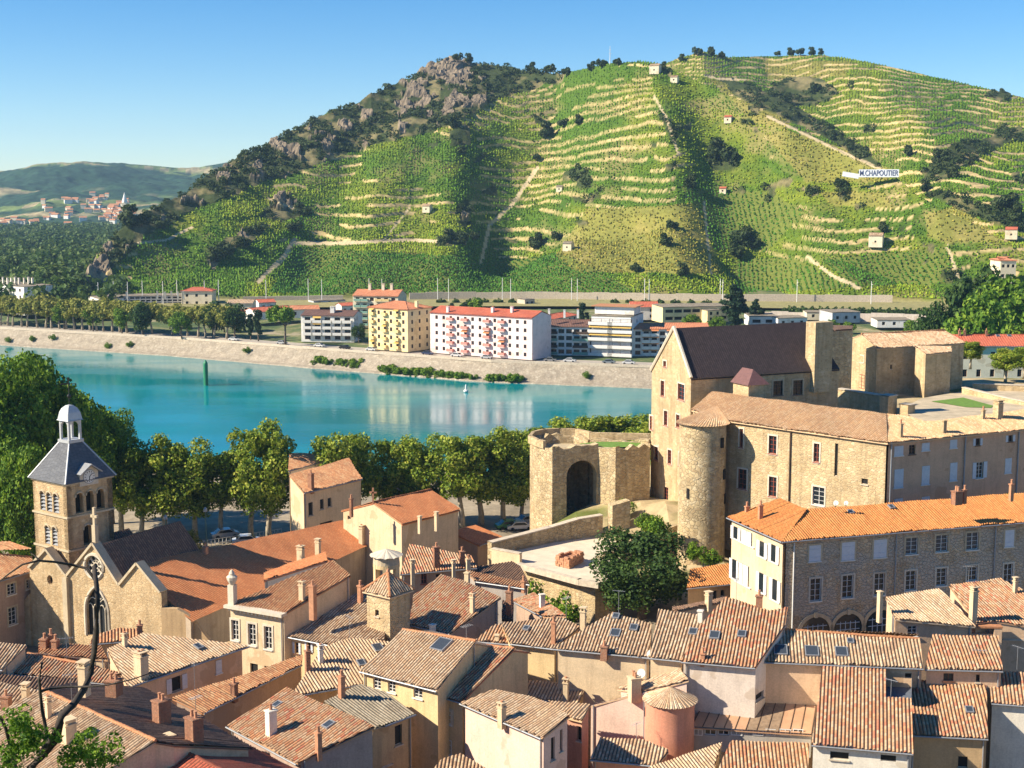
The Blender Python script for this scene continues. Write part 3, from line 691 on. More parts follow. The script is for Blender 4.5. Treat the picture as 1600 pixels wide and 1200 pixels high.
    for i in (5, 6, 7):
        t0, t1 = (i+.1)/11, (i+.95)/11; k.poly([pA+(pB-pA)*t0+nrm*.05, pA+(pB-pA)*t1+nrm*.05, pD+(pC-pD)*t1+nrm*.05, pD+(pC-pD)*t0+nrm*.05])
    k.build('patch_panel', plain('panel_brown', (.28, .19, .12), .8, 0, .35, 3), h.roof)
    # ------------------------------------------------ second row, left
    h = H_('tan roof corner at the left edge below the church, pale verge on its right', ZG, 'cream', 't_tan')
    h.face((-80, 1042), (4, 1046), 20.5, .33, [(42, 1008), (-40, 1000)]); h.build()
    h = H_('boldly striped roof behind the branch with a tall flat chimney on its eave', ZG, 'cream', 't_mix')
    h.face((8, 1051), (166, 1068), 19.6, .33, [(188, 1051), (126, 1037), (43, 1022)], (2, 3, 1.0)); h.build(); h.chim(132, 1038, 1074, 16, 'c'); h.chim(178, 1060, 1074, 24, 'b')
    h = H_('large rough tan roof with a red ridge and a shaded wall carrying two pale shutters', ZG, 'peach', 't_pale')
    h.face((200, 1073), (389, 1009), 19.5, .3, [(222, 990), (167, 1014)])
    h.win(268, 1057, 284, 1080, 'd', 'o'); h.win(337, 1031, 346, 1052, 'w', 'c'); h.build(); h.chim(221, 1022, 1056, 19, 'c'); h.chim(195, 994, 1009, 7, 'c'); h.sky(304, 1008, 316, 1015)
    h = H_('house with the long cream parapet and two brick chimneys in front of the church wall', ZG, 'cream', 't_org')
    h.face((60, 1022), (168, 1030), 20.4, .12, [(158, 1010), (60, 1004)]); h.build(); h.chim(70, 996, 1012, 13, 'b'); h.chim(87, 998, 1013, 11, 'b'); h.chim(80, 989, 1010, 7, 'b')
    h = H_('small house with a cream gable and a reddish edge in front of the gothic window', ZG, 'cream', 't_org')
    h.face((140, 1006), (215, 1000), 20, .2, [(224, 984), (186, 982), (146, 994)]); h.build(); h.chim(219, 975, 994, 10, 'b')
    h = H_('long salmon tiled roof strip above a stained shaded wall', ZG, 'brownw', 't_org')
    h.face((318, 1114), (471, 1038), 18, .3, [(473, 1024), (366, 1059), (269, 1090)]); h.build(); h.chim(366, 1066, 1086, 12, 'b'); h.aerial(306, 1087, 1112)
    h = H_('striped roof with two dark skylights beside the ochre fronted house, lower edge in shadow', ZG, 'ochre', 't_pale')
    h.face((455, 1088), (566, 1068), 18.4, .34, [(627, 1004), (549, 996), (503, 1012)]); h.build(); h.sky(582, 1008, 599, 1019); h.sky(558, 1033, 571, 1041); h.chim(481, 1015, 1046, 9, 'b'); h.chim(501, 1012, 1034, 8, 'w')
    h = H_('old tan roof running up to the square stair tower, small white shutters below its eave', ZG, 'yellow', 't_tan')
    h.face((439, 992), (523, 1009), 19.3, .3, [(600, 1000), (612, 935), (557, 927)])
    h.win(461, 1004, 467, 1021, 'b', 'o'); h.win(480, 1004, 486, 1018, 'b', 'o'); h.build(); h.chim(563, 913, 942, 8, 'o')
    h = H_('cream town house with a cornice, three tall windows and an urn topped pillar', ZG, 'cream', 't_org')
    h.face((352, 946), (440, 961), 21.6, .3, [(548, 899), (521, 876)])
    for b in ((362, 969, 373, 1000), (388, 975, 400, 1008), (413, 979, 425, 1014)): h.win(*b, 'w', sur='ashlar_pale')
    h.win(391, 1037, 403, 1052, 'd'); h.win(413, 1041, 422, 1054, 'd'); h.build(); h.chim(489, 913, 958, 11, 'o'); h.chim(472, 912, 938, 10, 'c')
    w = h.hit(395, 985)[1]; m = MB(); ex = np.array([*w['d'], 0]); en = np.array([*w['n'], 0]); o = np.array([*w['p'], 0]); z = w['z0']
    m.box(o+ex*w['L']/2+en*.3+[0, 0, z], (w['L']+.5, .9, .3), ax=(ex, en, [0, 0, 1]))
    for k in range(14): m.box(o+ex*w['L']*(k+.5)/14+en*.25+[0, 0, z-.3], (.16, .5, .24), ax=(ex, en, [0, 0, 1]))
    m.build('cornice', M['ashlar_pale'], h.root)
    m = MB(); p = o+[0, 0, z+.1]+ex*.3; m.box(p+[0, 0, 1.0], (.7, .6, 2.0), ax=(ex, en, [0, 0, 1])); m.lathe(p+[0, 0, 2.0], [(.25, 0), (.5, .5), (.55, .8), (.3, 1.0), (.3, 1.15), (.1, 1.5)], 10); m.build('pillar', M['ashlar_pale'], h.root)
    h = H_('long narrow white parapet with an orange edge above the salmon roof', ZG, 'white', 't_nave')
    h.face((412, 907), (512, 876), 20.6, .08, [(508, 862), (412, 895)]); h.win(427, 899, 434, 904, 'd'); h.build()
    # ------------------------------------------------ middle, towards the terrace
    h = H_('steep striped roof carrying a big brick chimney, its left half in shadow, red door below', ZG, 'brownw', 't_mix')
    h.face((625, 897), (745, 887), 19, .36, [(736, 868), (640, 850)]); h.win(658, 894, 667, 912, 'r'); h.win(681, 897, 690, 903, 'd'); h.build()
    h.chim(682, 853, 886, 11, 'b'); h.chim(645, 878, 908, 7, 'c'); h.chim(722, 860, 882, 9, 'b'); h.chim(732, 872, 893, 8, 'c'); h.chim(709, 878, 900, 6, 'c')
    h = H_('sunny orange roof with a slim chimney right of the square stair tower', ZG, 'brownw', 't_mix')
    h.face((640, 976), (703, 990), 20, .34, [(783, 933), (752, 919), (724, 908), (690, 899), (646, 930)]); h.build(); h.chim(738, 931, 958, 8, 'c'); h.chim(676, 974, 991, 9, 'w')
    h = H_('grey walled house with a thin red tiled edge and cream parapets behind the orange roof', ZG, 'grey', 't_org')
    h.face((744, 908), (820, 919), 20.3, .22, [(819, 910), (728, 892)]); h.build(); h.chim(730, 893, 909, 9, 'c'); h.chim(818, 906, 917, 5, 'o')
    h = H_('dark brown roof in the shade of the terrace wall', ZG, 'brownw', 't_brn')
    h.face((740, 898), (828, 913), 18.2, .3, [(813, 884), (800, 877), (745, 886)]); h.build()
    h = H_('tan roof wedge with a white chimney in front of the shady bushes', ZG, 'brownw', 't_mix')
    h.face((835, 926), (885, 962), 20.2, .3, [(848, 963), (801, 938)]); h.build(); h.chim(847, 927, 948, 9, 'w')
    h = H_('rough tan roof with a tall orange chimney next to the yellow walled house', ZG, 'yellow', 't_tan')
    h.face((797, 1005), (864, 1013), 20.4, .3, [(906, 980), (877, 965), (783, 973)]); h.build(); h.chim(865, 970, 1004, 8, 'o'); h.chim(911, 953, 980, 10, 'c'); h.sky(818, 980, 827, 986)
    h = H_('little striped roof with a crossing rail beside the rough tan roof', ZG, 'brownw', 't_mix')
    h.face((742, 1001), (797, 1006), 20, .32, [(783, 974), (771, 978)]); h.build(); h.chim(777, 990, 1001, 8, 'c')
    h = H_('brown gable wall with lean chimney between the sunny orange roof and the tan wedge', ZG, 'brownw', 't_brn')
    h.face((784, 968), (802, 970), 19.5, .3, [(803, 940), (785, 938)]); h.build(); h.chim(796, 922, 962, 11, 'b'); h.aerial(770, 958, 985)
    # right side
    h = H_('low house with a bright orange roof between the dark tree and the hospital wing', ZG, 'ochre', 't_new')
    h.face((1073, 919), (1154, 911), 17.6, .34, [(1140, 881), (1078, 889)]); h.win(1114, 923, 1120, 938, 'd'); h.win(1126, 922, 1132, 932, 'd'); h.build()
    h = H_('cream wall with a sloping coping behind the striped roofs', ZG, 'cream', 't_brn')
    h.face((1050, 956), (1137, 938), 19.5, .15, [(1136, 932), (1050, 950)]); h.build(); h.chim(1107, 928, 945, 10, 'c')
    h = H_('pale peach house with a light tan roof below the hospital windows', ZG, 'peach', 't_pale')
    h.face((1384, 933), (1468, 920), 24, .34, [(1524, 978), (1399, 967)]); h.win(1418, 978, 1433, 994, 'w'); h.build(); h.chim(1374, 922, 962, 6, 'c', z=23)
    h = H_('orange flecked tan roof beside the light tan one, with a tall peach chimney', ZG, 'peach', 't_mix')
    h.face((1483, 914), (1562, 904), 24, .34, [(1690, 965), (1680, 990), (1552, 969), (1526, 972)]); h.win(1568, 976, 1600, 999, 'd'); h.build(); h.chim(1520, 921, 968, 12, 'c'); h.chim(1586, 906, 925, 6, 'c')
    a, b = P(1456, 979, 21.6), P(1560, 981, 21.6); d = (b-a)/np.linalg.norm(b-a); m = MB(); c = (a+b)/2
    t = thing('parapet_wall', 'peach parapet with a dark gap under its beam above the striped roof', 'wall', (c[0], c[1]+.5, ZG)); rz = math.atan2(d[1], d[0]); L = np.linalg.norm(b-a)
    m.box([c[0], c[1]+.5, (ZG+20.9)/2], (L, .4, 10.9), rz); m.box([*a[:2]+[0, .3], (ZG+21.6)/2], (.7, .7, 11.6), rz); m.box([*b[:2]+[0, .3], (ZG+21.6)/2], (.7, .7, 11.6), rz); m.build('masonry', M['peach'], t)
    m = MB(); m.box([c[0], c[1]+.3, 21.65], (L+.8, .8, .18), rz); m.build('coping', M['t_org'] if False else M['clay'], t)
    # square stair tower
    L_, Fr, R_ = P(566, 923, 24), P(609, 933, 24), P(647, 921, 24); Bk = L_+R_-Fr; ap = (L_+R_)/2+[0, 0, 1.7]
    h = House('stair_tower', 'square stone stair tower with a hipped tile cap and one little window', 'tower', ZG, M['stone'], M['t_pale'], over=.3)
    for p, q in ((L_, Fr), (Fr, R_), (R_, Bk), (Bk, L_)): h.add([p, q, ap], (q-p)[:2])
    h.win(586, 953, 592, 963, 'd'); h.build()
    m = MB(); m.lathe(ap-[0, 0, .1], [(.08, 0), (.2, .2), (.1, .5)], 8); m.build('finial', M['pot'], h.root)
    # round lantern
    q = P(602, 912, 20.5); q = q+np.array([0, 1.6, 0]); mp = mpp(q); t = thing('lantern_turret', 'round open arched lantern with a fluted stone cap behind the square stair tower', 'turret', (q[0], q[1], ZG))
    m = MB(); r = 21*mp; zt = PD(602, 868, dist(q))[2]; zc = PD(602, 880, dist(q))[2]
    m.lathe((q[0], q[1], ZG), [(r*.95, 0), (r*.95, 20.3-ZG)], 20); m.lathe((q[0], q[1], zc), [(r, 0), (r*.95, zt-zc)], 20); m.build('drum', M['ashlar'], t)
    m = MB()
    for k in range(6):
        a = math.pi/6+k*math.pi/3; m.box((q[0]+r*.85*math.cos(a), q[1]+r*.85*math.sin(a), (20.2+zc)/2), (.4, .55, zc-20.2+.1), a)
    for k in range(24):
        a = k*math.pi/12; d6 = abs(((a-math.pi/6+math.pi/6) % (math.pi/3))-math.pi/6); m.box((q[0]+r*.88*math.cos(a), q[1]+r*.88*math.sin(a), zc-.2-.25*(1-d6/(math.pi/6))*0), (.3, .5, .4), a)
    m.build('arcade', M['yellow'], t)
    V = []; Fc = []; n = 48; rr = 26*mp; i0 = 0
    for k in range(n):
        a0, a1 = 2*math.pi*k/n, 2*math.pi*(k+1)/n; z0, z1 = [.10*abs(math.sin(math.pi*(k+j)/4)) for j in (0, 1)]; i = len(V)
        V += [(rr*math.cos(a0), rr*math.sin(a0), z0), (rr*math.cos(a1), rr*math.sin(a1), z1), (0, 0, .75)]; Fc.append((i, i+1, i+2))
    V = np.array(V)+np.array([q[0], q[1], zt+.02])-parent_base(t); link('cap', mesh_np('cap', V, Fc, M['ashlar_pale']), t)
town()
# ---------------------------------------------------------------- numpy noise
def _h(ix, iy, s): 
    n = (ix.astype(np.int64)*374761393+iy.astype(np.int64)*668265263+s*974634217) & 0xffffffff
    n = ((n ^ (n >> 13))*1274126177) & 0xffffffff
    return ((n ^ (n >> 16)) & 0xffff)/65535.0
def vnoise(x, y, s=0):
    ix, iy = np.floor(x), np.floor(y); fx, fy = x-ix, y-iy; fx = fx*fx*(3-2*fx); fy = fy*fy*(3-2*fy)
    a, b, c, d = _h(ix, iy, s), _h(ix+1, iy, s), _h(ix, iy+1, s), _h(ix+1, iy+1, s)
    return (a*(1-fx)+b*fx)*(1-fy)+(c*(1-fx)+d*fx)*fy
def fbm(x, y, s=0, o=4, g=.5):
    r = 0; a = 1; t = 0
    for k in range(o): r = r+a*vnoise(x*2**k, y*2**k, s+k*17); t += a; a *= g
    return r/t
def inpoly(X, Y, poly):
    r = np.zeros(X.shape, bool)
    for (x0, y0), (x1, y1) in zip(poly, poly[1:]+poly[:1]):
        if y0 == y1: continue
        c = ((y0 > Y) != (y1 > Y)) & (X < (x1-x0)*(Y-y0)/(y1-y0)+x0); r ^= c
    return r
def dline(X, Y, pl):
    r = np.full(X.shape, 1e9)
    for (x0, y0), (x1, y1) in zip(pl[:-1], pl[1:]):
        L = (x1-x0)**2+(y1-y0)**2; t = np.clip(((X-x0)*(x1-x0)+(Y-y0)*(y1-y0))/L, 0, 1)
        r = np.minimum(r, np.hypot(X-x0-t*(x1-x0), Y-y0-t*(y1-y0)))
    return r
def azte(px, py): d = ray(px, py); return math.atan2(d[0], d[1]), d[2]/math.hypot(d[0], d[1])
def projv(X, Y, Z):
    y = Y*_c-(Z-CAMZ)*_s; u = Y*_s+(Z-CAMZ)*_c; return 800+F*X/y, 600-F*u/y
def vcol_mat(name, rough=.95, amp=.3, scale=.4, bmp=.4):
    m, nt, b = newmat(name); b.inputs['Roughness'].default_value = rough; b.inputs['Specular IOR Level'].default_value = .15
    a = nt.nodes.new('ShaderNodeVertexColor'); a.layer_name = 'Col'
    f = noise(nt, pos(nt), scale, 6, .7); col = mixc(nt, 1.0, a.outputs[0], ramp(nt, [(.25, (1-amp,)*3), (.75, (1+amp,)*3)], f).outputs[0], 'MULTIPLY')
    nt.links.new(col, b.inputs['Base Color']); bump(nt, b, f, bmp, .5); return m
# ---------------------------------------------------------------- river and banks
NEAR = [(-420, 462), (-300, 414), (-207, 374), (-141, 331), (-84, 297), (-33, 280), (10, 278), (60, 282), (120, 284), (220, 290), (420, 300)]
TOE = [(-700, 850), (-430, 700), (-330, 642), (-207, 576), (-133, 540), (-67, 498), (-10, 464), (41, 449), (120, 425), (250, 395), (420, 370), (700, 330)]
def ybank(x, pl): return float(np.interp(x, [p[0] for p in pl], [p[1] for p in pl]))
def offset_line(pl, d):
    r = []
    for k, p in enumerate(pl):
        a, b = np.array(pl[max(0, k-1)], float), np.array(pl[min(len(pl)-1, k+1)], float); t = (b-a)/np.linalg.norm(b-a); r.append((p[0]-t[1]*d, p[1]+t[0]*d))
    return r
def densify(pl, step):
    out = []
    for a, b in zip(pl[:-1], pl[1:]):
        n = max(1, int(math.hypot(b[0]-a[0], b[1]-a[1])/step))
        for k in range(n): out.append((a[0]+(b[0]-a[0])*k/n, a[1]+(b[1]-a[1])*k/n))
    return out+[pl[-1]]
def river():
    m, nt, b = newmat('river_water'); b.inputs['Base Color'].default_value = (.0, .2, .3, 1); b.inputs['Roughness'].default_value = .09; b.inputs['IOR'].default_value = 1.33
    v = pos(nt, (1, 1.0, 1)); f = noise(nt, v, .35, 5, .6); f2 = noise(nt, pos(nt, (1, .5, 1)), 1.3, 3, .6)
    h = math_(nt, 'ADD', f, math_(nt, 'MULTIPLY', f2, .5)); bump(nt, b, h, .10, .35)
    fl = noise(nt, pos(nt, (.010, .022, 1)), 1.0, 3, .5)
    nt.links.new(ramp(nt, [(.42, (.05,)*3), (.6, (.2,)*3)], noise(nt, pos(nt, (.012, .05, 1)), 1.0, 4, .6)).outputs[0], b.inputs['Roughness'])
    nt.links.new(ramp(nt, [(.35, (.0, .175, .215)), (.65, (.0, .245, .265))], fl).outputs[0], b.inputs['Base Color'])
    v = [(-1500, 150, 0), (900, 150, 0), (900, 1200, 0), (-1500, 1200, 0)]
    tag(link('river', mesh_np('river', v, [(0, 1, 2, 3)], m)), kind='structure')
river()
CTRL = []
def control():
    c = []
    for x in range(-150, 151, 25):
        for y in range(95, 290, 24):
            if x > -8 and y > 165: continue
            if x > 20 and y > 150: continue
            c.append((x, y, 10.0 if y < 180 else 9.3))
    for px, py, z in ((1040, 784, 20), (1000, 792, 19), (1075, 806, 19), (1102, 856, 16.5), (1000, 832, 17), (960, 812, 17), (1060, 884, 14.5), (1125, 892, 12.5), (945, 872, 14.5), (985, 782, 19), (1090, 900, 12.5),
                      (1370, 616, 30), (1450, 640, 30), (1310, 645, 29.5), (1550, 640, 30), (1650, 640, 30), (1600, 600, 30), (1500, 600, 30), (1800, 640, 30), (1250, 640, 29), (1700, 590, 29)):
        p = P(px, py, z); c.append((p[0], p[1], z))
    for x, y, z in ((0, 205, 10), (5, 215, 9.3), (0, 240, 9), (20, 260, 9), (40, 225, 22), (45, 270, 12), (80, 272, 20), (120, 265, 26), (160, 250, 28), (30, 212, 18), (-5, 190, 10), (-2, 180, 10.5), (8, 168, 11), (30, 160, 12), (60, 150, 12), (90, 165, 13), (60, 165, 14), (110, 200, 28), (140, 200, 28)): c.append((x, y, z))
    return np.array(c, float)
CTRL = control()
def zland(x, y):
    x = np.asarray(x, float); y = np.asarray(y, float); sh_ = x.shape; q = np.stack([x.ravel(), y.ravel()], 1)
    d2 = ((q[:, None, :]-CTRL[None, :, :2])**2).sum(2)+4; w = d2**-2.2; z = (w*CTRL[:, 2]).sum(1)/w.sum(1); z = z.reshape(sh_)
    # the hillside the photographer stands on
    d = np.hypot(x, np.maximum(y, 0)); hz = np.interp(d, [0, 12, 30, 60, 88, 100], [60.2, 54, 41, 22, 11, 9]); z = np.where(y < 100, np.maximum(z, hz), z)
    yb = np.interp(x, [p[0] for p in NEAR], [p[1] for p in NEAR]); z = np.where(x < 25, np.minimum(z, 1+np.maximum(0, yb-y)*.38), z)
    z = z+(fbm(x*.15, y*.15, 3)-.5)*.5
    return z
def land():
    xs = np.arange(-420, 421, 3.0); ys = np.arange(-30, 300, 3.0)
    X, T = np.meshgrid(xs, np.linspace(0, 1, 150)); YB = np.interp(X, [p[0] for p in NEAR], [p[1] for p in NEAR]); Y = -30+(YB+30)*T
    Z = np.concatenate([zland(X[i:i+10], Y[i:i+10]) for i in range(0, len(X), 10)])
    # last row drops as the quay wall
    X = np.vstack([X, X[-1:]]); Y = np.vstack([Y, Y[-1:]+.6]); Z = np.vstack([Z, np.full((1, X.shape[1]), -3.0)])
    n, k = X.shape; V = np.stack([X, Y, Z], 2).reshape(-1, 3); i = np.arange(n*k).reshape(n, k)
    Fc = np.stack([i[:-1, :-1], i[:-1, 1:], i[1:, 1:], i[1:, :-1]], 2).reshape(-1, 4)
    x, y, z = V.T; px, py = projv(x, np.maximum(y, 1), z)
    col = np.tile(np.array([.23, .19, .14]), (len(V), 1)); nz = fbm(x*.2, y*.2, 9)
    rock = np.clip((z-12.2)/2, 0, 1)*(x > -10)*(y > 150); col = col*(1-rock[:, None])+rock[:, None]*(np.array([.46, .36, .21])*(0.7+.6*nz[:, None]))
    gr = rock*(nz > .56); col = np.where(gr[:, None] > .5, np.array([.13, .15, .04]), col)
    hill = (y < 80); col = np.where(hill[:, None], np.array([.10, .11, .05]), col)
    prom = (y > 190) & (x < 0); col = np.where(prom[:, None], np.array([.34, .28, .2])*(.8+.4*nz[:, None]), col)
    tag(link('ground', mesh_np('ground', V, Fc, vcol_mat('ground_earth', amp=.35), col=col)), kind='structure')
    # far bank: sloping stone quay
    toe = densify(TOE, 6); top = offset_line(toe, 8); ledge = offset_line(toe, 2.2); low = offset_line(toe, -1.5)
    V = []; rows = [(low, -1.5), (toe, .35), (ledge, .8), (offset_line(toe, 3.6), 1.9), (offset_line(toe, 5.8), 3.8), (top, 5.8)]; n = len(toe)
    for pl, z in rows: V += [(p[0]+random.uniform(-.25, .25), p[1]+random.uniform(-.25, .25), z+random.uniform(-.12, .12)) for p in pl]
    Fc = [(r*n+k, r*n+k+1, (r+1)*n+k+1, (r+1)*n+k) for r in range(len(rows)-1) for k in range(n-1)]
    qm = rubble('quay_stone', [(.40, .33, .25), (.48, .40, .30), (.34, .28, .21), (.52, .45, .35)], (.36, .30, .22), 1.3, 1.2, .25, (.30, .26, .17), .9)
    tag(link('quay_slope', mesh_np('quay_slope', V, Fc, qm)), kind='structure')
    road = offset_line(toe, 8.3); road2 = offset_line(toe, 20)
    V = [(p[0], p[1], 5.9) for p in road]+[(p[0], p[1], 6.0) for p in road2]; Fc = [(k, k+1, n+k+1, n+k) for k in range(n-1)]
    tag(link('quay_road', mesh_np('quay_road', V, Fc, plain('quay_paving', (.40, .35, .29), .9, 0, .2, .5))), kind='structure')
    t = thing('quay_parapet', 'low pale stone parapet along the top of the far quay', 'wall', (-133, 553, 5.8)); m = MB()
    for a, b in zip(top[:-1], top[1:]):
        d = np.array(b)-np.array(a); L = np.linalg.norm(d); m.box(((a[0]+b[0])/2, (a[1]+b[1])/2, 6.15), (L+.02, .5, .9), math.atan2(d[1], d[0]))
    m.build('masonry', M['stonetop'], t)
    far = [(p[0], p[1]) for p in road2]; V = [(p[0], p[1], 5.95) for p in far]; rows = [30, 80, 160, 260, 420, 900, 2600]; zs = [6.3, 7.5, 9.5, 11.5, 11.5, 11, 11]
    for r, z in zip(rows, zs): V += [(p[0]*(1+r*.0012), p[1]+r, z) for p in far]
    Fc = [(r*n+k, r*n+k+1, (r+1)*n+k+1, (r+1)*n+k) for r in range(len(rows)) for k in range(n-1)]
    m, nt, b = newmat('far_plain'); f = noise(nt, pos(nt), .06, 8, .75); b.inputs['Roughness'].default_value = .95
    nt.links.new(ramp(nt, [(.38, (.03, .06, .015)), (.48, (.08, .12, .03)), (.55, (.17, .17, .06)), (.63, (.34, .28, .18))], f).outputs[0], b.inputs['Base Color'])
    tag(link('far_bank_land', mesh_np('far_bank_land', V, Fc, m)), kind='structure')
land()
# ---------------------------------------------------------------- the vineyard hill
RA = [(60, 470, 720), (110, 452, 720), (135, 425, 735), (155, 395, 760), (185, 362, 780), (210, 345, 795), (290, 300, 850), (350, 258, 900), (395, 236, 930), (420, 225, 950), (470, 197, 980), (520, 172, 1000), (560, 160, 1015), (580, 147, 1025), (600, 143, 1035), (640, 120, 1060), (680, 98, 1085), (705, 89, 1100),
      (740, 99, 1100), (800, 108, 1080), (870, 114, 1050), (910, 107, 1000), (950, 98, 965), (1000, 96, 945), (1030, 100, 930), (1060, 112, 915), (1100, 132, 900), (1150, 153, 880), (1200, 180, 860), (1250, 203, 840), (1300, 229, 815), (1350, 256, 790), (1400, 276, 775), (1430, 302, 760), (1470, 325, 748), (1520, 350, 742), (1560, 372, 735), (1600, 395, 730), (1700, 440, 720)]
RB = [(900, 160, 1200), (980, 128, 1190), (1030, 103, 1180), (1060, 90, 1190), (1100, 80, 1200), (1140, 89, 1220), (1200, 87, 1250), (1280, 85, 1250), (1330, 92, 1240), (1400, 106, 1220), (1500, 129, 1190), (1600, 152, 1170), (1700, 180, 1150), (1800, 210, 1140)]
def bumpsum(px, t, L):
    o = 0
    for pts, amp, w in L:
        xs = np.interp(t, [p[0] for p in pts], [p[1] for p in pts]); o = o+amp*np.exp(-((px-xs)/w)**2)
    return o
CRA = [([(0, 250), (1, 400)], 5, 50), ([(0, 465), (.3, 480), (1, 590)], -11, 55), ([(0, 560), (1, 640)], 6, 70), ([(0, 700), (.5, 705), (1, 760)], 12, 45), ([(0, 770), (.5, 810), (1, 900)], -14, 55), ([(0, 900), (1, 960)], 5, 70),
       ([(0, 1060), (.5, 1050), (1, 1025)], 16, 60), ([(0, 1220), (.5, 1160), (1, 1080)], -13, 70), ([(0, 1350), (1, 1200)], 8, 60), ([(0, 1250), (1, 1180)], -4, 25)]
CRB = [([(0, 1600), (1, 1300)], 10, 90), ([(0, 1480), (1, 1200)], -10, 70), ([(0, 1330), (1, 1120)], 6, 50)]
SCRUB = [(100, 470), (135, 420), (205, 340), (350, 250), (560, 155), (640, 115), (705, 80), (760, 92), (890, 106), (880, 125), (800, 146), (700, 197), (620, 217), (560, 237), (500, 257), (440, 277), (400, 292), (330, 317), (270, 342), (215, 377), (160, 440)]
SCRUB2 = [[(320, 410), (350, 370), (420, 345), (400, 370), (350, 395), (330, 420)], [(1100, 240), (1125, 225), (1150, 240), (1152, 265), (1110, 262)], [(1205, 150), (1225, 120), (1280, 118), (1310, 145), (1290, 162), (1240, 165)], [(1140, 130), (1180, 135), (1240, 165), (1300, 200), (1350, 230), (1380, 262), (1345, 250), (1290, 215), (1200, 175), (1150, 150)],
          [(1440, 265), (1480, 240), (1590, 195), (1600, 210), (1540, 245), (1480, 280), (1445, 285)], [(1440, 290), (1560, 330), (1600, 345), (1600, 365), (1540, 345), (1450, 305)], [(1030, 180), (1050, 185), (1062, 215), (1050, 225)], [(700, 205), (730, 195), (732, 225), (700, 228)], [(690, 370), (735, 365), (730, 385), (680, 385)], [(400, 335), (450, 300), (480, 330), (440, 345)]]
TANP = [[(1195, 210), (1230, 203), (1340, 240), (1400, 268), (1385, 282), (1320, 285), (1260, 285)], [(1445, 332), (1500, 322), (1540, 350), (1565, 375), (1480, 380), (1450, 370)], [(920, 325), (1090, 318), (1130, 430), (900, 425), (870, 400)], [(1110, 125), (1180, 135), (1240, 180), (1230, 205), (1180, 190)], [(1195, 92), (1330, 95), (1320, 118), (1200, 125)], [(1380, 300), (1280, 300), (1300, 320), (1400, 325)]]
GRNP = [[(420, 460), (470, 387), (735, 402), (745, 412), (650, 462)], [(665, 455), (750, 412), (880, 395), (990, 452), (960, 470), (680, 470)], [(1150, 405), (1240, 400), (1330, 450), (1150, 460)], [(1280, 405), (1480, 385), (1490, 440), (1340, 450)], [(1065, 290), (1200, 300), (1260, 330), (1200, 390), (1120, 390)]]
PATHS = [([(460, 375), (445, 400), (405, 440)], 4), ([(1262, 402), (1300, 430), (1342, 450)], 3.2), ([(840, 262), (800, 320), (765, 352), (752, 412)], 3), ([(460, 380), (530, 380), (640, 375), (700, 378)], 3), ([(1200, 182), (1300, 230), (1400, 275)], 2.2), ([(1022, 150), (1042, 185), (1060, 240)], 2), ([(1480, 385), (1500, 440)], 2), ([(640, 325), (600, 375)], 1.5), ([(1100, 315), (1106, 380), (1112, 430)], 2), ([(1050, 105), (1120, 123), (1165, 125)], 1.6), ([(215, 380), (260, 375), (300, 355)], 2), ([(420, 310), (470, 330)], 2)]
HILL = {}
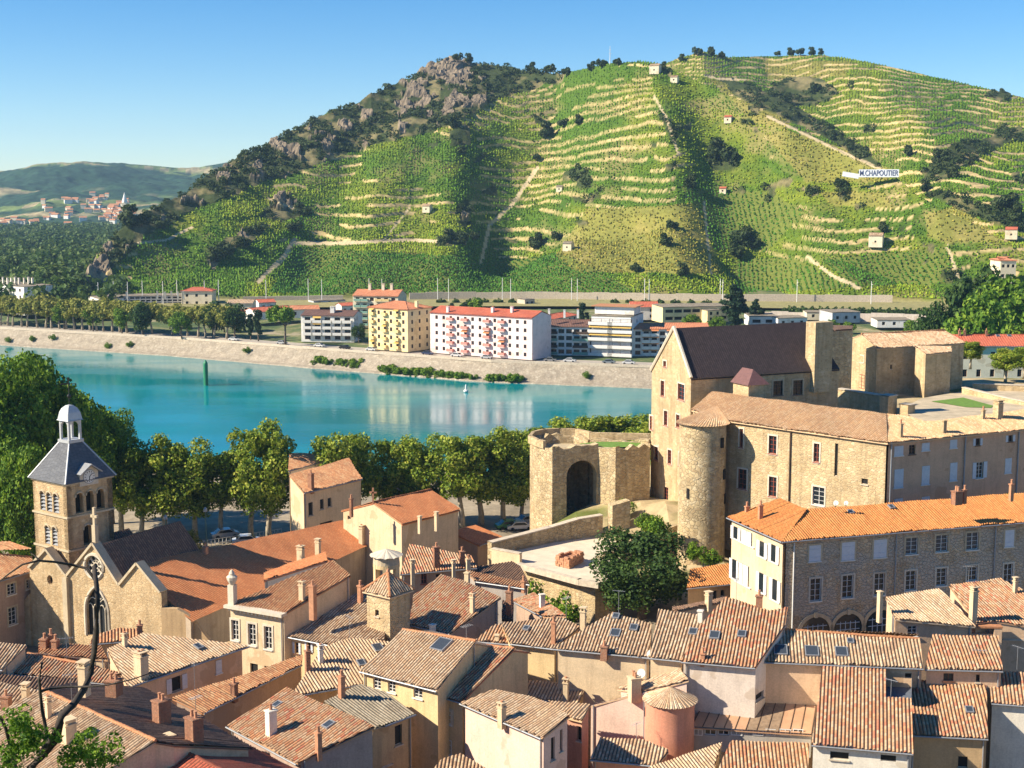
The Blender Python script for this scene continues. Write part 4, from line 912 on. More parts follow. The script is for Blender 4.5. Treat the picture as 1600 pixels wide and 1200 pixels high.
def hill():
    pxs = np.concatenate([np.arange(40, 1702, 2.0), np.arange(1702, 2500, 5.0)]); az = np.array([azte(p, 300)[0] for p in pxs]); nA = len(pxs)
    d = np.concatenate([np.arange(640, 690, 5.), np.arange(690, 1010, 1.0), np.arange(1010, 1260, 1.7), np.arange(1260, 1420, 16)])
    def ridge(RL):
        a = [azte(p[0], p[1]) for p in RL]; z = [CAMZ+p[2]*t[1] for p, t in zip(RL, a)]; x = [t[0] for t in a]
        return np.interp(az, x, [p[2] for p in RL]), np.interp(az, x, z)
    rA, zA = ridge(RA); rB, zB = ridge(RB)
    PX, D = np.meshgrid(pxs, d); AZ = np.broadcast_to(az, D.shape); X = D*np.sin(AZ); Y = D*np.cos(AZ)
    foot = 12.5
    d0 = np.interp(pxs, [40, 135, 250, 420, 1500, 1700], [716, 722, 712, 690, 692, 700])
    t = (D-d0)/(rA-d0)
    n1 = fbm(X*.02, Y*.02, 1)-.5; n2 = fbm(X*.07, Y*.07, 5)-.5
    def S(t): return np.where(t < .34, .13*t/.34, .13+.87*((np.clip(t, .34, 1)-.34)/.66)**.97)
    env = np.sin(np.pi*np.clip(t, 0, 1))**.6
    ZA = foot+(zA-foot)*S(np.clip(t, 0, 1))+bumpsum(PX, np.clip(t, 0, 1), CRA)*env*np.clip((zA-foot)/90, 0, 1)+n1*12*env
    ZA = np.where(t > 1, zA-(D-rA)*.35, np.where(t < 0, foot-1.5, ZA))
    d0B = np.interp(pxs, [40, 1000, 1300, 1700], [900, 900, 720, 700]); tb = (D-d0B)/(rB-d0B); envb = np.sin(np.pi*np.clip(tb, 0, 1))**.6
    okB = np.interp(pxs, [40, 880, 1000, 1700], [0, 0, 1, 1])
    ZB = foot+(zB-foot)*np.clip(tb, 0, 1)**.95+bumpsum(PX, np.clip(tb, 0, 1), CRB)*envb+n1*12*envb
    ZB = np.where(tb > 1, zB-(D-rB)*.3, np.where(tb < 0, foot-1.5, ZB))*okB
    Z = np.maximum(ZA, ZB); isB = ZB > ZA; inside = np.where(isB, (tb > 0) & (tb < 1), (t > 0) & (t < 1))
    QX, QY = projv(X, Y, Z)
    wob = (fbm(QX*.03, QY*.03, 21)-.5)*22
    scr = inpoly(QX+wob*.8, QY+wob*.5, SCRUB)&~isB
    for p in SCRUB2: scr |= inpoly(QX+wob, QY+wob*.6, p)
    scr |= (fbm(QX*.022, QY*.04, 33) > .735) & (t > .35) & (QX > 640)
    tan = np.zeros(D.shape, bool); grn = np.zeros(D.shape, bool)
    for p in TANP: tan |= inpoly(QX+wob*.25, QY+wob*.25, p)
    for p in GRNP: grn |= inpoly(QX+wob*.15, QY+wob*.1, p)
    # terraces: flat treads and steep dry-stone risers
    stepA = np.where(isB, 4.6, 5.4)+1.2*(fbm(QX*.006, QY*.006, 40)-.5); warp = (fbm(X*.012, Y*.012, 50)-.5)*16+(vnoise(X*.05, Y*.05, 51)-.5)*1.0
    zz = (Z+warp)/stepA; f = zz-np.floor(zz); f = np.clip(f+(vnoise(X*.09, Y*.09, 52)-.5)*.06, 0, .999); band = np.floor(zz)
    strength = np.clip((t-.30)/.12, 0, 1)*inside*(~grn)*(~scr); gate = fbm(QX*.014+band*3.7, band*5.1+QY*0, 60); segm = np.clip((gate-.36)/.08, 0, 1)
    zone = np.clip(.38+1.1*(inpoly(QX+wob, QY+wob, [(740, 150), (1020, 120), (1060, 320), (930, 330), (930, 425), (780, 420), (740, 230)])*1.0)+.9*isB+.5*(inpoly(QX+wob, QY+wob, [(500, 260), (700, 300), (720, 375), (480, 375)])), 0, 1)
    zone = np.where(fbm(QX*.008, QY*.012, 70) > .55, np.maximum(zone, .75), zone); zone = np.where(tan & ~isB, zone*.25, zone)
    ms = strength*segm*zone
    ff = np.where(f < .80, f*.62, .496+(f-.80)/.20*.504); Z = Z+(ff-f)*stepA*ms*.9
    wall = (f > .845) & (ms > .42) & (vnoise(QX*.25, band*9.1, 61) > .07)
    # rock outcrops
    rk = fbm(QX*.035, QY*.05, 80)
    rock = scr & (rk > np.where(QX < 400, .67, np.where(QX < 600, .62, .60))) & (QX < 760) | (fbm(X*.09, Y*.09, 83) > .44) & inpoly(QX+wob*.7, QY+wob*.7, [(615, 165), (650, 118), (700, 90), (738, 98), (742, 128), (690, 150), (635, 178)]) | inpoly(QX+wob*.5, QY+wob*.5, [(133, 440), (140, 400), (165, 398), (180, 440)])
    rid = 1-np.abs(2*fbm(X*.09, Y*.09, 90, 5, .6)-1); Z = Z+np.where(rock, (rid-.6)*9+n2*4, 0)+np.where(scr & ~rock, n2*5, 0)
    V = np.stack([X, Y, Z], 2); QX, QY = projv(X, Y, Z)
    # colours of soil, walls, rock and grass
    pr = fbm(QX*.012, QY*.02, 100); pr2 = fbm(QX*.05, QY*.09, 110); fine = vnoise(X*.8, Y*.8, 120)
    g = np.array([.070, .130, .012]); gy = np.array([.15, .185, .02]); gd = np.array([.035, .08, .010]); soil = np.array([.33, .25, .11]); wl = np.array([.47, .36, .17]); rc = np.array([.20, .158, .112]); sc = np.array([.045, .062, .02])
    L = lambda a, b, k: a*(1-k[..., None])+b*k[..., None]
    col = L(np.broadcast_to(g, V.shape), gy, np.clip((pr-.50)*5, 0, 1)); col = L(col, gd, np.clip((.46-pr2)*4, 0, 1)*.6)
    col = L(col, soil, np.clip((fbm(QX*.02, QY*.03, 130)-.55)*6, 0, 1)*.5); col = np.where(tan[..., None], L(col, np.array([.30, .25, .07]), np.full(pr.shape, .55)), col); col = np.where(grn[..., None], np.array([.13, .155, .03]), col)
    col = np.where(scr[..., None], L(np.broadcast_to(sc, V.shape), np.array([.20, .17, .08]), np.clip((pr2-.5)*5, 0, 1)), col)
    col = np.where(rock[..., None], rc*(.6+.9*fbm(X*.12, Y*.12, 140)[..., None]), col)
    col = np.where(wall[..., None], wl*(.75+.5*fine[..., None]), col)
    pth = np.zeros(D.shape, bool)
    for pl, w_ in PATHS: pth |= dline(QX, QY, pl) < w_
    col = np.where((pth & ~isB | pth & (QX > 1100))[..., None], np.array([.50, .40, .24]), col)
    low = (t < 0) & ~isB; col = np.where(low[..., None], np.array([.30, .27, .12]), col)
    n, k = D.shape; i = np.arange(n*k).reshape(n, k); Fc = np.stack([i[:-1, :-1], i[:-1, 1:], i[1:, 1:], i[1:, :-1]], 2).reshape(-1, 4)
    tag(link('vineyard_hill', mesh_np('vineyard_hill', V.reshape(-1, 3), Fc, vcol_mat('hill_ground', amp=.35, scale=.5, bmp=.6), col=col.reshape(-1, 3))), kind='structure')
    HILL.update(az=az, d=d, Z=Z, vine=inside & ~wall & ~scr & ~rock & ~pth, scr=scr & ~rock, tan=tan, grn=grn, pr=pr, QX=QX, QY=QY, te=(Z-CAMZ)/D)
hill()
def hill_z(x, y):
    a = np.arctan2(x, y); d = np.hypot(x, y); fa = np.clip(np.interp(a, HILL['az'], np.arange(len(HILL['az']))), 0, len(HILL['az'])-1.001)
    fd = np.clip(np.interp(d, HILL['d'], np.arange(len(HILL['d']))), 0, len(HILL['d'])-1.001); i, j = fd.astype(int), fa.astype(int); u, v = fd-i, fa-j; Z = HILL['Z']
    return (Z[i, j]*(1-v)+Z[i, j+1]*v)*(1-u)+(Z[i+1, j]*(1-v)+Z[i+1, j+1]*v)*u
def hill_at(px, py):
    a, te = azte(px, py); j = int(np.clip(np.searchsorted(HILL['az'], a), 0, len(HILL['az'])-1)); c = HILL['te'][:, j]; w = np.where(c >= te)[0]
    i = int(w[0]) if len(w) else int(np.argmax(c)); D = HILL['d'][i]; return np.array([D*math.sin(a), D*math.cos(a), HILL['Z'][i, j]])
def cells(x, y):
    j = np.clip(np.searchsorted(HILL['az'], np.arctan2(x, y)), 0, len(HILL['az'])-1); i = np.clip(np.searchsorted(HILL['d'], np.hypot(x, y)), 0, len(HILL['d'])-1); return i, j
def vines():
    """rows of vines up the slope: small leafy tents, hundreds of thousands of them"""
    V = []; C = []
    pts = []
    for a in np.arange(azte(140, 300)[0], azte(1900, 300)[0], .0019):
        dd = np.arange(692, 1250, 1.3)+RNG.uniform(0, 1.3); pts.append(np.stack([dd*np.sin(a), dd*np.cos(a)], 1))
    pts = np.concatenate(pts)
    i, j = cells(pts[:, 0], pts[:, 1]); ok = HILL['vine'][i, j] & ~HILL['grn'][i, j]; pts = pts[ok]
    # the lower vineyards: slanting rows
    for k, ang in zip(range(5), (62, 118, 84, 100, 92)):
        dx, dy = math.cos(R(ang)), math.sin(R(ang)); q = []
        for s in np.arange(-420, 420, 2.3):
            tt = np.arange(-250, 250, 1.0)
            q.append(np.stack([s*dy+tt*dx, 740-s*dx+tt*dy], 1))
        q = np.concatenate(q); dd = np.hypot(q[:, 0], q[:, 1]); aa = np.arctan2(q[:, 0], q[:, 1]); m = (dd > 692) & (dd < 1000) & (aa > HILL['az'][2]) & (aa < HILL['az'][-3]); q = q[m]
        i, j = cells(q[:, 0], q[:, 1]); m = inpoly(HILL['QX'][i, j], HILL['QY'][i, j], GRNP[k]) & HILL['vine'][i, j]; pts = np.concatenate([pts, q[m]])
    i, j = cells(pts[:, 0], pts[:, 1]); pr = HILL['pr'][i, j]; tn = HILL['tan'][i, j]; gn = HILL['grn'][i, j]
    keep = RNG.random(len(pts)) < np.where(tn, .5, np.where(gn, .97, .62+.3*(vnoise(pts[:, 0]*.03, pts[:, 1]*.03, 7) > .4))); pts, pr, tn, gn = pts[keep], pr[keep], tn[keep], gn[keep]
    n = len(pts); pts = pts+RNG.normal(0, .3, pts.shape); z = hill_z(pts[:, 0], pts[:, 1]); h = RNG.uniform(.8, 1.6, n); w = RNG.uniform(.5, .95, n); a0 = RNG.uniform(0, 6.28, n)
    base = np.stack([pts[:, 0], pts[:, 1], z-.1], 1); V = np.zeros((n, 4, 3))
    for k in range(3): V[:, k] = base+np.stack([w*np.cos(a0+k*2.094), w*np.sin(a0+k*2.094), h*.25], 1)
    V[:, 3] = base+np.stack([RNG.normal(0, .2, n), RNG.normal(0, .2, n), h], 1)
    b = np.arange(n)*4; Fc = np.concatenate([np.stack([b, b+1, b+3], 1), np.stack([b+1, b+2, b+3], 1), np.stack([b+2, b, b+3], 1)])
    g1, g2, g3 = np.array([.085, .18, .008]), np.array([.185, .26, .014]), np.array([.05, .14, .010])
    k = np.clip((pr-.47)*5, 0, 1)[:, None]; c = g1*(1-k)+g2*k; c = np.where(gn[:, None], g3*1.1, c); c = np.where(tn[:, None], np.array([.22, .22, .035]), c); c = c*RNG.uniform(.65, 1.3, (n, 1)); c[:, 0] *= RNG.uniform(.85, 1.25, n)
    o = link('vines', mesh_np('vines', V.reshape(-1, 3), Fc, vcol_mat('vine_leaves', .7, .2, 1.5, .1), col=np.repeat(c, 4, 0))); tag(o, 'green vine rows covering the terraced hillside', 'vines', kind='stuff'); print('vines', n)
vines()
# ---------------------------------------------------------------- far hills
def distant():
    R2 = [(-120, 285), (-60, 275), (0, 268), (30, 262), (60, 257), (100, 254), (130, 252), (200, 255), (240, 257), (270, 260), (300, 262), (345, 254), (420, 240), (500, 235), (700, 260)]
    px = np.arange(-110, 560, 2.0); az = np.array([azte(p, 300)[0] for p in px]); rt = np.array([azte(p, float(np.interp(p, [q[0] for q in R2], [q[1] for q in R2])))[1] for p in px])
    d = np.concatenate([np.arange(2050, 3300, 14.), np.arange(3300, 4500, 40.)]); D, _ = np.meshgrid(d, az, indexing='ij'); A = np.broadcast_to(az, D.shape); X, Y = D*np.sin(A), D*np.cos(A)
    PX = np.broadcast_to(px, D.shape); n = fbm(X*.004, Y*.004, 3, 5)-.5
    t = np.clip((D-2100)/1300, 0, 1); zr = CAMZ+3400*rt; prof = np.where(t < .55, .34*t/.55, .34+.66*((t-.55)/.45)**.9)
    Z = 11+(zr-11)*prof+n*95*np.sin(np.pi*np.clip(t, 0, 1)).clip(0)**.8+(fbm(X*.03, Y*.03, 9, 3)-.5)*10*(t < 1); Z = np.where(D > 3400, zr-(D-3400)*.1, Z); Z = np.where(D < 2110, 8, Z)
    QX, QY = projv(X, Y, Z); f = fbm(X*.006, Y*.012, 20); f2 = fbm(X*.02, Y*.02, 30)
    wood = np.array([.024, .058, .030]); fld = np.array([.15, .20, .06]); dry = np.array([.38, .31, .17])
    k = np.clip((f-.50)*9, 0, 1)*(t < .62)+.8*((D > 3280) & (D < 3420) & (f2 > .48)); k = np.clip(k, 0, 1)[..., None]; col = wood*(.7+.6*f2[..., None])*(1-k)+np.where((f2 > .58)[..., None], dry, fld)*k
    n_, m_ = D.shape; i = np.arange(n_*m_).reshape(n_, m_); Fc = np.stack([i[:-1, :-1], i[:-1, 1:], i[1:, 1:], i[1:, :-1]], 2).reshape(-1, 4)
    tag(link('distant_hills', mesh_np('distant_hills', np.stack([X, Y, Z], 2).reshape(-1, 3), Fc, vcol_mat('distant_woods', amp=.75, scale=.05, bmp=1.0), col=col.reshape(-1, 3))), kind='structure')
    te = (Z-CAMZ)/D
    def at(x, y):
        a, e = azte(x, y); j = int(np.clip(np.searchsorted(az, a), 0, len(az)-1)); w = np.where(te[:, j] >= e)[0]; r = int(w[0]) if len(w) else 0
        return np.array([d[r]*math.sin(a), d[r]*math.cos(a), Z[r, j]])
    return at
FAR_AT = distant()
def arch_outline(x0, x1, zb, zs, n=12, pointed=False):
    """opening from zb, springing at zs"""
    r = (x1-x0)/2; c = (x0+x1)/2
    if pointed:
        k = [(x1-2*r+2*r*math.cos(a), zs+2*r*math.sin(a)) for a in np.linspace(0, math.pi/3, n)]
        return [(x0, zb), (x1, zb)]+[(p[0], p[1]) for p in k]+[(2*c-p[0], p[1]) for p in k[::-1][1:]]
    return [(x0, zb), (x1, zb)]+[(c+r*math.cos(a), zs+r*math.sin(a)) for a in np.linspace(0, math.pi, n)]
def v3(d): return np.array([d[0], d[1], 0.])
# ---------------------------------------------------------------- castle
def castle():
    h = House('castle_keep', 'tall golden stone castle keep with a steep purple brown roof and mullioned windows', 'castle', 14, M['stone'], M['t_slate'], style='slate', over=.15, per=.35, amp=.02)
    h.face((1080, 592), (1312, 577), 37, 1.1, [(1264, 503), (1053, 513)], (2, 3, 6.0))
    for b in ((1060, 600, 1069, 625), (1033, 595, 1038, 619), (1037, 564, 1041, 573), (1016, 650, 1020, 671), (1038, 642, 1043, 665), (1057, 648, 1062, 668), (1023, 698, 1028, 719), (1044, 703, 1049, 725), (1061, 708, 1065, 729)): h.win(*b, 'r', sur='ashlar_pale', wide=1.15)
    h.win(1037, 761, 1044, 782, 'r', name='door', label='arched red door at the foot of the keep')
    for b in ((1208, 595, 1223, 618), (1239, 594, 1254, 617)): h.win(*b, 'b', sur='ashlar')
    h.build(); u = h.dirs[0]; rz = math.atan2(u[1], u[0])
    # gable copings and end stack
    f = h.faces[0]; b_ = h.faces[1]; m = MB(); top = sorted(f, key=lambda p: -p[2])[:2]; L_ = min(top, key=lambda p: p[0])
    for fc in h.faces:
        e = min([p for p in fc if p[2] < 38], key=lambda p: p[0]*u[0]+p[1]*u[1]); m.tube([e+[0, 0, .15], L_+[0, 0, .2]], .26, 6)
    m.build('coping', M['ashlar_pale'], h.root)
    p = PD(1283, 552, 203); m = MB(); zt = PD(1283, 503, 204)[2]; m.box((p[0], p[1]+1.5, (zt+34)/2), (3.0, 2.2, zt-34), rz); m.build('chimney', M['stone'], h.root)
    # stair turret with pyramid cap
    c = PD(1172, 590, 190.5); m = MB(); q = c+np.array([u[1]*-.2, u[0]*.2, 0]); m.box((c[0]+.2, c[1]+1.2, 27), (2.9, 3.6, 19.2), rz); m.build('stair_turret', M['stone'], h.root)
    X, Y = v3(u)*1.75, v3((-u[1], u[0]))*2.1; c = np.array([c[0]+.2, c[1]+1.2, 36.6]); m = MB(); cr = [c-X-Y, c+X-Y, c+X+Y, c-X+Y]; a, b = c+[0, 0, 1.9]+X*.1-Y*.2, c+[0, 0, 1.9]+X*.1+Y
    m.poly([cr[0], cr[1], a]); m.poly([cr[1], cr[2], b, a]); m.poly([cr[2], cr[3], b]); m.poly([cr[3], cr[0], a, b]); m.poly(cr[::-1]); m.build('turret_roof', plain('turret_slate', (.16, .075, .07), .7), h.root)
    # long tiled wing
    h = House('castle_wing', 'long castle wing with a tan tiled roof, right half rendered brown with pale shutters', 'castle', 16, M['stone'], M['t_wing'], over=.4)
    h.face((1137, 657), (1387, 692), 33, .3, [(1385, 647), (1112, 612), (1080, 640)])
    h.face((1387, 692), (1700, 661), 33, .3, [(1700, 626), (1550, 647), (1446, 659), (1420, 650), (1385, 647)])
    h.make_walls()
    for b in ((1202, 681, 1213, 709), (1156, 670, 1161, 699), (1154, 733, 1166, 764), (1202, 745, 1213, 776), (1272, 693, 1280, 722)): h.win(*b, 'r', sur='ashlar_pale', wide=1.1)
    h.win(1272, 761, 1286, 789, 'w', sur='ashlar_pale', wide=1.3); h.win(1304, 693, 1309, 744, 'd', sill=False); h.win(1346, 748, 1356, 757, 'd')
    for b in ((1397, 697, 1411, 712), (1440, 692, 1452, 704), (1484, 687, 1495, 700), (1397, 733, 1411, 762), (1440, 728, 1452, 757), (1484, 723, 1495, 751), (1570, 716, 1580, 739), (1397, 779, 1410, 787), (1440, 776, 1452, 786), (1484, 772, 1495, 782)): h.win(*b, 'w', 'c')
    h.win(1420, 695, 1430, 710, 'b'); h.win(1524, 685, 1531, 696, 'b', 'o'); h.win(1575, 680, 1582, 690, 'b', 'o'); h.win(1525, 722, 1536, 747, 'w', 'o')
    h.build(); h.chim(1407, 661, 683, 5, 's'); h.chim(1474, 656, 676, 8, 's'); h.chim(1559, 629, 652, 13, 's'); h.chim(1536, 640, 655, 6, 's')
    # brown render over the right-hand wall, and pipes
    w = h.hit(1500, 740)[1]; ex, en = v3(w['d']), v3(w['n']); o = v3(w['p'])
    m = MB(); xs = sorted({0, w['L'], *[q for hh in w['holes'] for q in hh[:2]]}); zt = lambda sx: w['z0']+(w['z1']-w['z0'])*sx/w['L']-.05
    W = lambda sx, z: o+ex*sx+en*.03+[0, 0, z]
    for a, b in zip(xs[:-1], xs[1:]):
        z = 16.0
        for hh in sorted([q for q in w['holes'] if q[0] <= a+1e-6 and q[1] >= b-1e-6], key=lambda q: q[2]): m.poly([W(a, z), W(b, z), W(b, hh[2]), W(a, hh[2])]); z = hh[3]
        m.poly([W(a, z), W(b, z), W(b, zt(b)), W(a, zt(a))])
    m.build('render_coat', plaster('plaster_wing', (.66, .40, .25), .3), h.root)
    for px in (1391, 1506, 1589, 1235):
        g = h.hit(px, 720)
        if g: _, w2, sx, _z = g; m = MB(); q = v3(w2['p'])+v3(w2['d'])*sx+v3(w2['n'])*.15; m.tube([q+[0, 0, 16], q+[0, 0, w2['z0']+(w2['z1']-w2['z0'])*sx/w2['L']]], .09, 6); m.build('drainpipe', M['zinc'] if px > 1300 else M['wood'], h.root)
    # round tower
    q = P(1103, 664, 33); r = 37*mpp(q); c = q+np.array([0, r*.95, 0]); t = thing('round_tower', 'round golden stone tower at the corner of the castle wing', 'tower', (c[0], c[1], 13)); m = MB()
    m.lathe((c[0], c[1], 13), [(r*1.04, 0), (r*1.01, 8), (r, 20.0)], 36, cap=False); m.build('wall', M['stone_rough'], t, smooth=True)
    V = []; Fc = []; UV = []; n = 56; ap = ray_plane(1120, 634, h.faces[0][0], np.cross(h.faces[0][1]-h.faces[0][0], h.faces[0][2]-h.faces[0][0]))
    for k in range(n*2):
        aa = [2*math.pi*(k+j)/(n*2) for j in (0, 1)]; i = len(V); zz = [.08*((k+j) % 2) for j in (0, 1)]
        V += [np.array([c[0]+r*1.16*math.cos(a), c[1]+r*1.16*math.sin(a), 32.85+z]) for a, z in zip(aa, zz)]+[ap]; Fc.append((i, i+1, i+2)); UV += [(k/2, 0), (k/2+.5, 0), (k/2, 9)]
    link('roof', mesh_np('roof', np.array(V)-parent_base(t), Fc, M['t_wing'], uv=UV), t)
    for px, py in ((1075, 771), (1128, 692), (1132, 779), (1131, 741)):
        d = ray(px, py); dd = d[:2]; A = dd@dd; B = -2*dd@c[:2]; Cc = c[:2]@c[:2]-(r*1.0)**2; D = B*B-4*A*Cc
        if D < 0: continue
        tt = (-B-math.sqrt(D))/(2*A); p = CAM+d*tt; nv = (p-c)[:2]; a = math.atan2(nv[1], nv[0]); m = MB(); m.box(p, (.24, .6 if py != 771 else .35, 1.3), a); m.build('slit', M['dark'], t)
    # dark wall tower and the chapel block beyond the court
    h = House('wall_tower', 'plain shaded stone wall tower between the keep and the chapel', 'tower', 26, M['stone_rough'], M['t_brn'], style='slate', over=.05)
    h.face((1301, 516), (1331, 514), 41, .06, [(1333, 509), (1303, 511)], (2, 3, 4.0)); h.build()
    h = House('castle_chapel', 'golden stone chapel with an arched red door, tan roof and a square side arm', 'chapel', 28, M['stone'], M['t_tan'], over=.2)
    h.face((1371, 544), (1508, 536), 37.5, .32, [(1478, 517), (1346, 522)], (2, 3, 4.6))
    h.face((1447, 553), (1487, 550), 37, .22, [(1486, 541), (1430, 541)])
    h.win(1342, 585, 1351, 607, 'r', name='door', label='red arched door', sill=False); h.win(1343, 556, 1350, 566, 'd', sur='ashlar_pale'); h.win(1391, 570, 1394, 577, 'd'); h.build(); h.chim(1414, 570, 612, 3, 's', z=29.5)
    # court walls
    def lowwall(label, pts, z0, z1, th=.7, mat='stone', name='stone_wall', cope=True, grp=None):
        ps = [P(x, y, z) for x, y, z in pts]; c = sum(ps)/len(ps); t = thing(name, label, 'wall', (c[0], c[1], z0), grp); m = MB(); k = MB()
        for a, b in zip(ps[:-1], ps[1:]):
            d = b-a; L = np.hypot(d[0], d[1]); e = v3(d)/L; n = np.array([-e[1], e[0], 0])*th
            q = [a, b, b+n, a+n]; lo = [np.array([p[0], p[1], z0]) for p in q]
            m.poly([lo[0], lo[1], q[1], q[0]]); m.poly([lo[2], lo[3], q[3], q[2]]); m.poly([lo[3], lo[0], q[0], q[3]]); m.poly([lo[1], lo[2], q[2], q[1]]); m.poly(q)
            if cope: o = n*.12; up = np.array([0, 0, .14]); k.poly([a-o+up, b-o+up, b+n+o+up, a+n+o+up]); k.poly([a-o, b-o, b-o+up, a-o+up]); k.poly([b+n+o, a+n+o, a+n+o+up, b+n+o+up])
        m.build('masonry', M[mat], t)
        if cope: k.build('coping', M['stonetop'], t)
        return t
    lowwall('tan court wall stepping down in front of the castle chapel', [(1308, 608, 32.5), (1389, 621, 32.3)], 26, 33, 1.0)
    lowwall('square stone pillar at the end of the court wall', [(1388, 620, 33), (1402, 618, 33)], 26, 33, 1.5, name='stone_pillar')
    lowwall('short dark stone pillar beside the court wall pillar', [(1419, 634, 31.8), (1430, 632, 31.8)], 26, 32, 1.4, name='stone_pillar')
    lowwall('long low pale wall along the right side of the castle lawn', [(1503, 606, 31.5), (1570, 622, 31.2), (1660, 640, 31)], 27, 31, .6)
    lowwall('second low pale wall beyond the castle lawn, near the plane trees', [(1520, 600, 31.5), (1576, 602, 31.5), (1680, 606, 31.5)], 27, 31, .6)
    pv = [(1405, 640), (1440, 622), (1500, 612), (1600, 600), (1760, 610), (1760, 660), (1560, 650), (1440, 660)]
    tag(link('court_paving', mesh_np('court_paving', [P(x, y, 30.6) for x, y in pv], [tuple(range(len(pv)))], plain('court_gravel', (.50, .41, .28), .9, 0, .25, .6))), kind='structure')
    lw = [(1455, 627), (1505, 621), (1553, 634), (1548, 637), (1510, 636)]
    tag(link('lawn', mesh_np('lawn', [P(x, y, 30.66) for x, y in lw], [tuple(range(len(lw)))], plain('lawn_grass', (.13, .24, .03), .9, 0, .3, 1.5))), 'bright green lawn in the castle court', None, kind='structure')
    # ---------------- ruined bastion with the great arch
    zt = 26.2; g = lambda x, y: P(x, y, zt); zb = 9.0
    pl = [g(828, 692), g(841, 698), g(863, 704), g(935, 700), g(962, 704), g(1016, 700), g(1016, 692), g(925, 686), g(900, 682), g(860, 682), g(836, 685)]
    c = sum(pl)/len(pl); t = thing('ruined_bastion', 'ruined golden stone bastion with a tall black arch and a walled terrace on top', 'bastion', (c[0], c[1], zb)); m = MB()
    for k in range(len(pl)):
        a, b = pl[k], pl[(k+1) % len(pl)]; d = b-a; L = np.linalg.norm(d[:2]); ex = v3(d)/L; en = np.array([ex[1], -ex[0], 0]); o = np.array([a[0], a[1], 0])
        if k == 2:
            q = lambda px, py: ray_plane(px, py, o, en); x0 = (q(885, 800)-o)@ex; x1 = min(L-.25, (q(932, 800)-o)@ex); zs = q(908, 744)[2]
            hole = arch_outline(x0, x1, zb+.3, zs, 14, False); m.prism([(0, zb), (L, zb)]+[(L*(1-j/8), zt+.35+random.uniform(-.4, .3)) for j in range(9)], [hole], o, ex, np.array([0, 0, 1.]), en, 1.3)
        else: m.prism([(0, zb), (L, zb)]+[(L*(1-j/max(2, int(L/.8))), zt+.35+random.uniform(-.45, .3)) for j in range(max(2, int(L/.8))+1)], [], o, ex, np.array([0, 0, 1.]), en, .9)
    m.build('wall', M['stone_rough'], t)
    m = MB(); cc = v3(c); m.poly([p*1.0+(c-p)*.02-[0, 0, .9] for p in pl]); m.build('terrace', plain('bastion_gravel', (.48, .39, .26), .9, 0, .3, 1), t)
    m = MB(); gp = [(905, 693), (935, 690), (1012, 691), (1012, 697), (960, 699), (915, 698)]; m.poly([P(x, y, zt+.05) for x, y in gp]); m.build('turf', plain('lawn_grass', (.13, .24, .03)), t)
    m = MB(); rim = [g(828, 692), g(841, 698), g(863, 704)]; 
    for seq, hh in (([g(922, 686), g(900, 681), g(875, 680.5), g(850, 681.5), g(834, 685), g(828, 692), g(841, 698), g(850, 700.5)], 1.1), ([g(1016, 688), g(922, 686)], 1.0)):
        for a, b in zip(seq[:-1], seq[1:]):
            d = b-a; m.box(((a[0]+b[0])/2, (a[1]+b[1])/2, zt+hh/2), (np.linalg.norm(d[:2])+.3, .5, hh), math.atan2(d[1], d[0]))
    m.build('parapet', M['stone'], t)
    # ---------------- terrace below with the brick pile
    zt = 16.0; pts = [(770, 868), (815, 850), (940, 812), (975, 850), (960, 905), (930, 912), (905, 908), (812, 884)]
    ps = [P(x, y, zt) for x, y in pts]; c = sum(ps)/len(ps); t = thing('walled_terrace', 'bright paved terrace held by a stone wall below the ruined bastion', 'terrace', (c[0], c[1], 9)); m = MB(); m.poly(ps); m.build('paving', plain('terrace_paving', (.66, .56, .43), .85, 0, .15, .7), t)
    m = MB(); n = len(ps)
    for k in range(n):
        a, b = ps[k], ps[(k+1) % n]; m.poly([np.array([a[0], a[1], 9]), np.array([b[0], b[1], 9]), b, a])
    m.build('retaining_wall', M['stone'], t)
    m = MB()
    for a, b in ((P(812, 884, 16.3), P(905, 909, 16.3)), (P(905, 909, 16.3), P(935, 914, 16.3))):
        d = b-a; m.box((a+b)/2, (np.linalg.norm(d[:2])+.3, .7, .7), math.atan2(d[1], d[0]))
    m.build('parapet', M['stonetop'], t)
    lowwall('brown stone wall rising along the back of the paved terrace towards the arch', [(768, 849, 17.6), (862, 825, 18), (905, 812, 18.6), (942, 806, 18.8)], 9, 18, .8, 'stone_rough')
    lowwall('small cream wall with a sharp corner left of the paved terrace', [(768, 858, 17.2), (812, 866, 17.2)], 9, 17, .5, 'cream')
    lowwall('low rocky wall at the top of the mound below the keep', [(957, 790, 20.5), (985, 782, 21)], 14, 21, 1.5, 'stone_rough', cope=False)
    lowwall('stone retaining wall behind the great dark tree', [(935, 873, 16), (1010, 838, 18.2), (1060, 820, 19)], 11, 18, .8, 'stone_rough', cope=False)
    # brick stack: courses of loose bricks
    q0 = P(868, 884, zt+.02); q1 = P(890, 889, zt+.02); q2 = P(912, 878, zt+.02); ex = (q1-q0); ey = (q2-q1); m = MB()
    for l in range(5):
        for i in range(7):
            for j in range(9):
                if 0 < i < 6 and 0 < j < 8 and (l > 2 or random.random() < .3): continue
                if l == 4 and random.random() < .45: continue
                a = q0+ex*(i+.5)/7+ey*(j+.5)/9+np.array([random.uniform(-.06, .06), random.uniform(-.06, .06), .16+l*.27]); m.box(a, (np.linalg.norm(ex)/7*.93, np.linalg.norm(ey)/9*.93, .25), math.atan2(ex[1], ex[0])+random.uniform(-.12, .12))
    o = tag(m.build('brick_pile', M['pot'], None, origin=(q1+q0)/2), 'square pile of loose orange bricks on the paved terrace', 'brick pile')
castle()
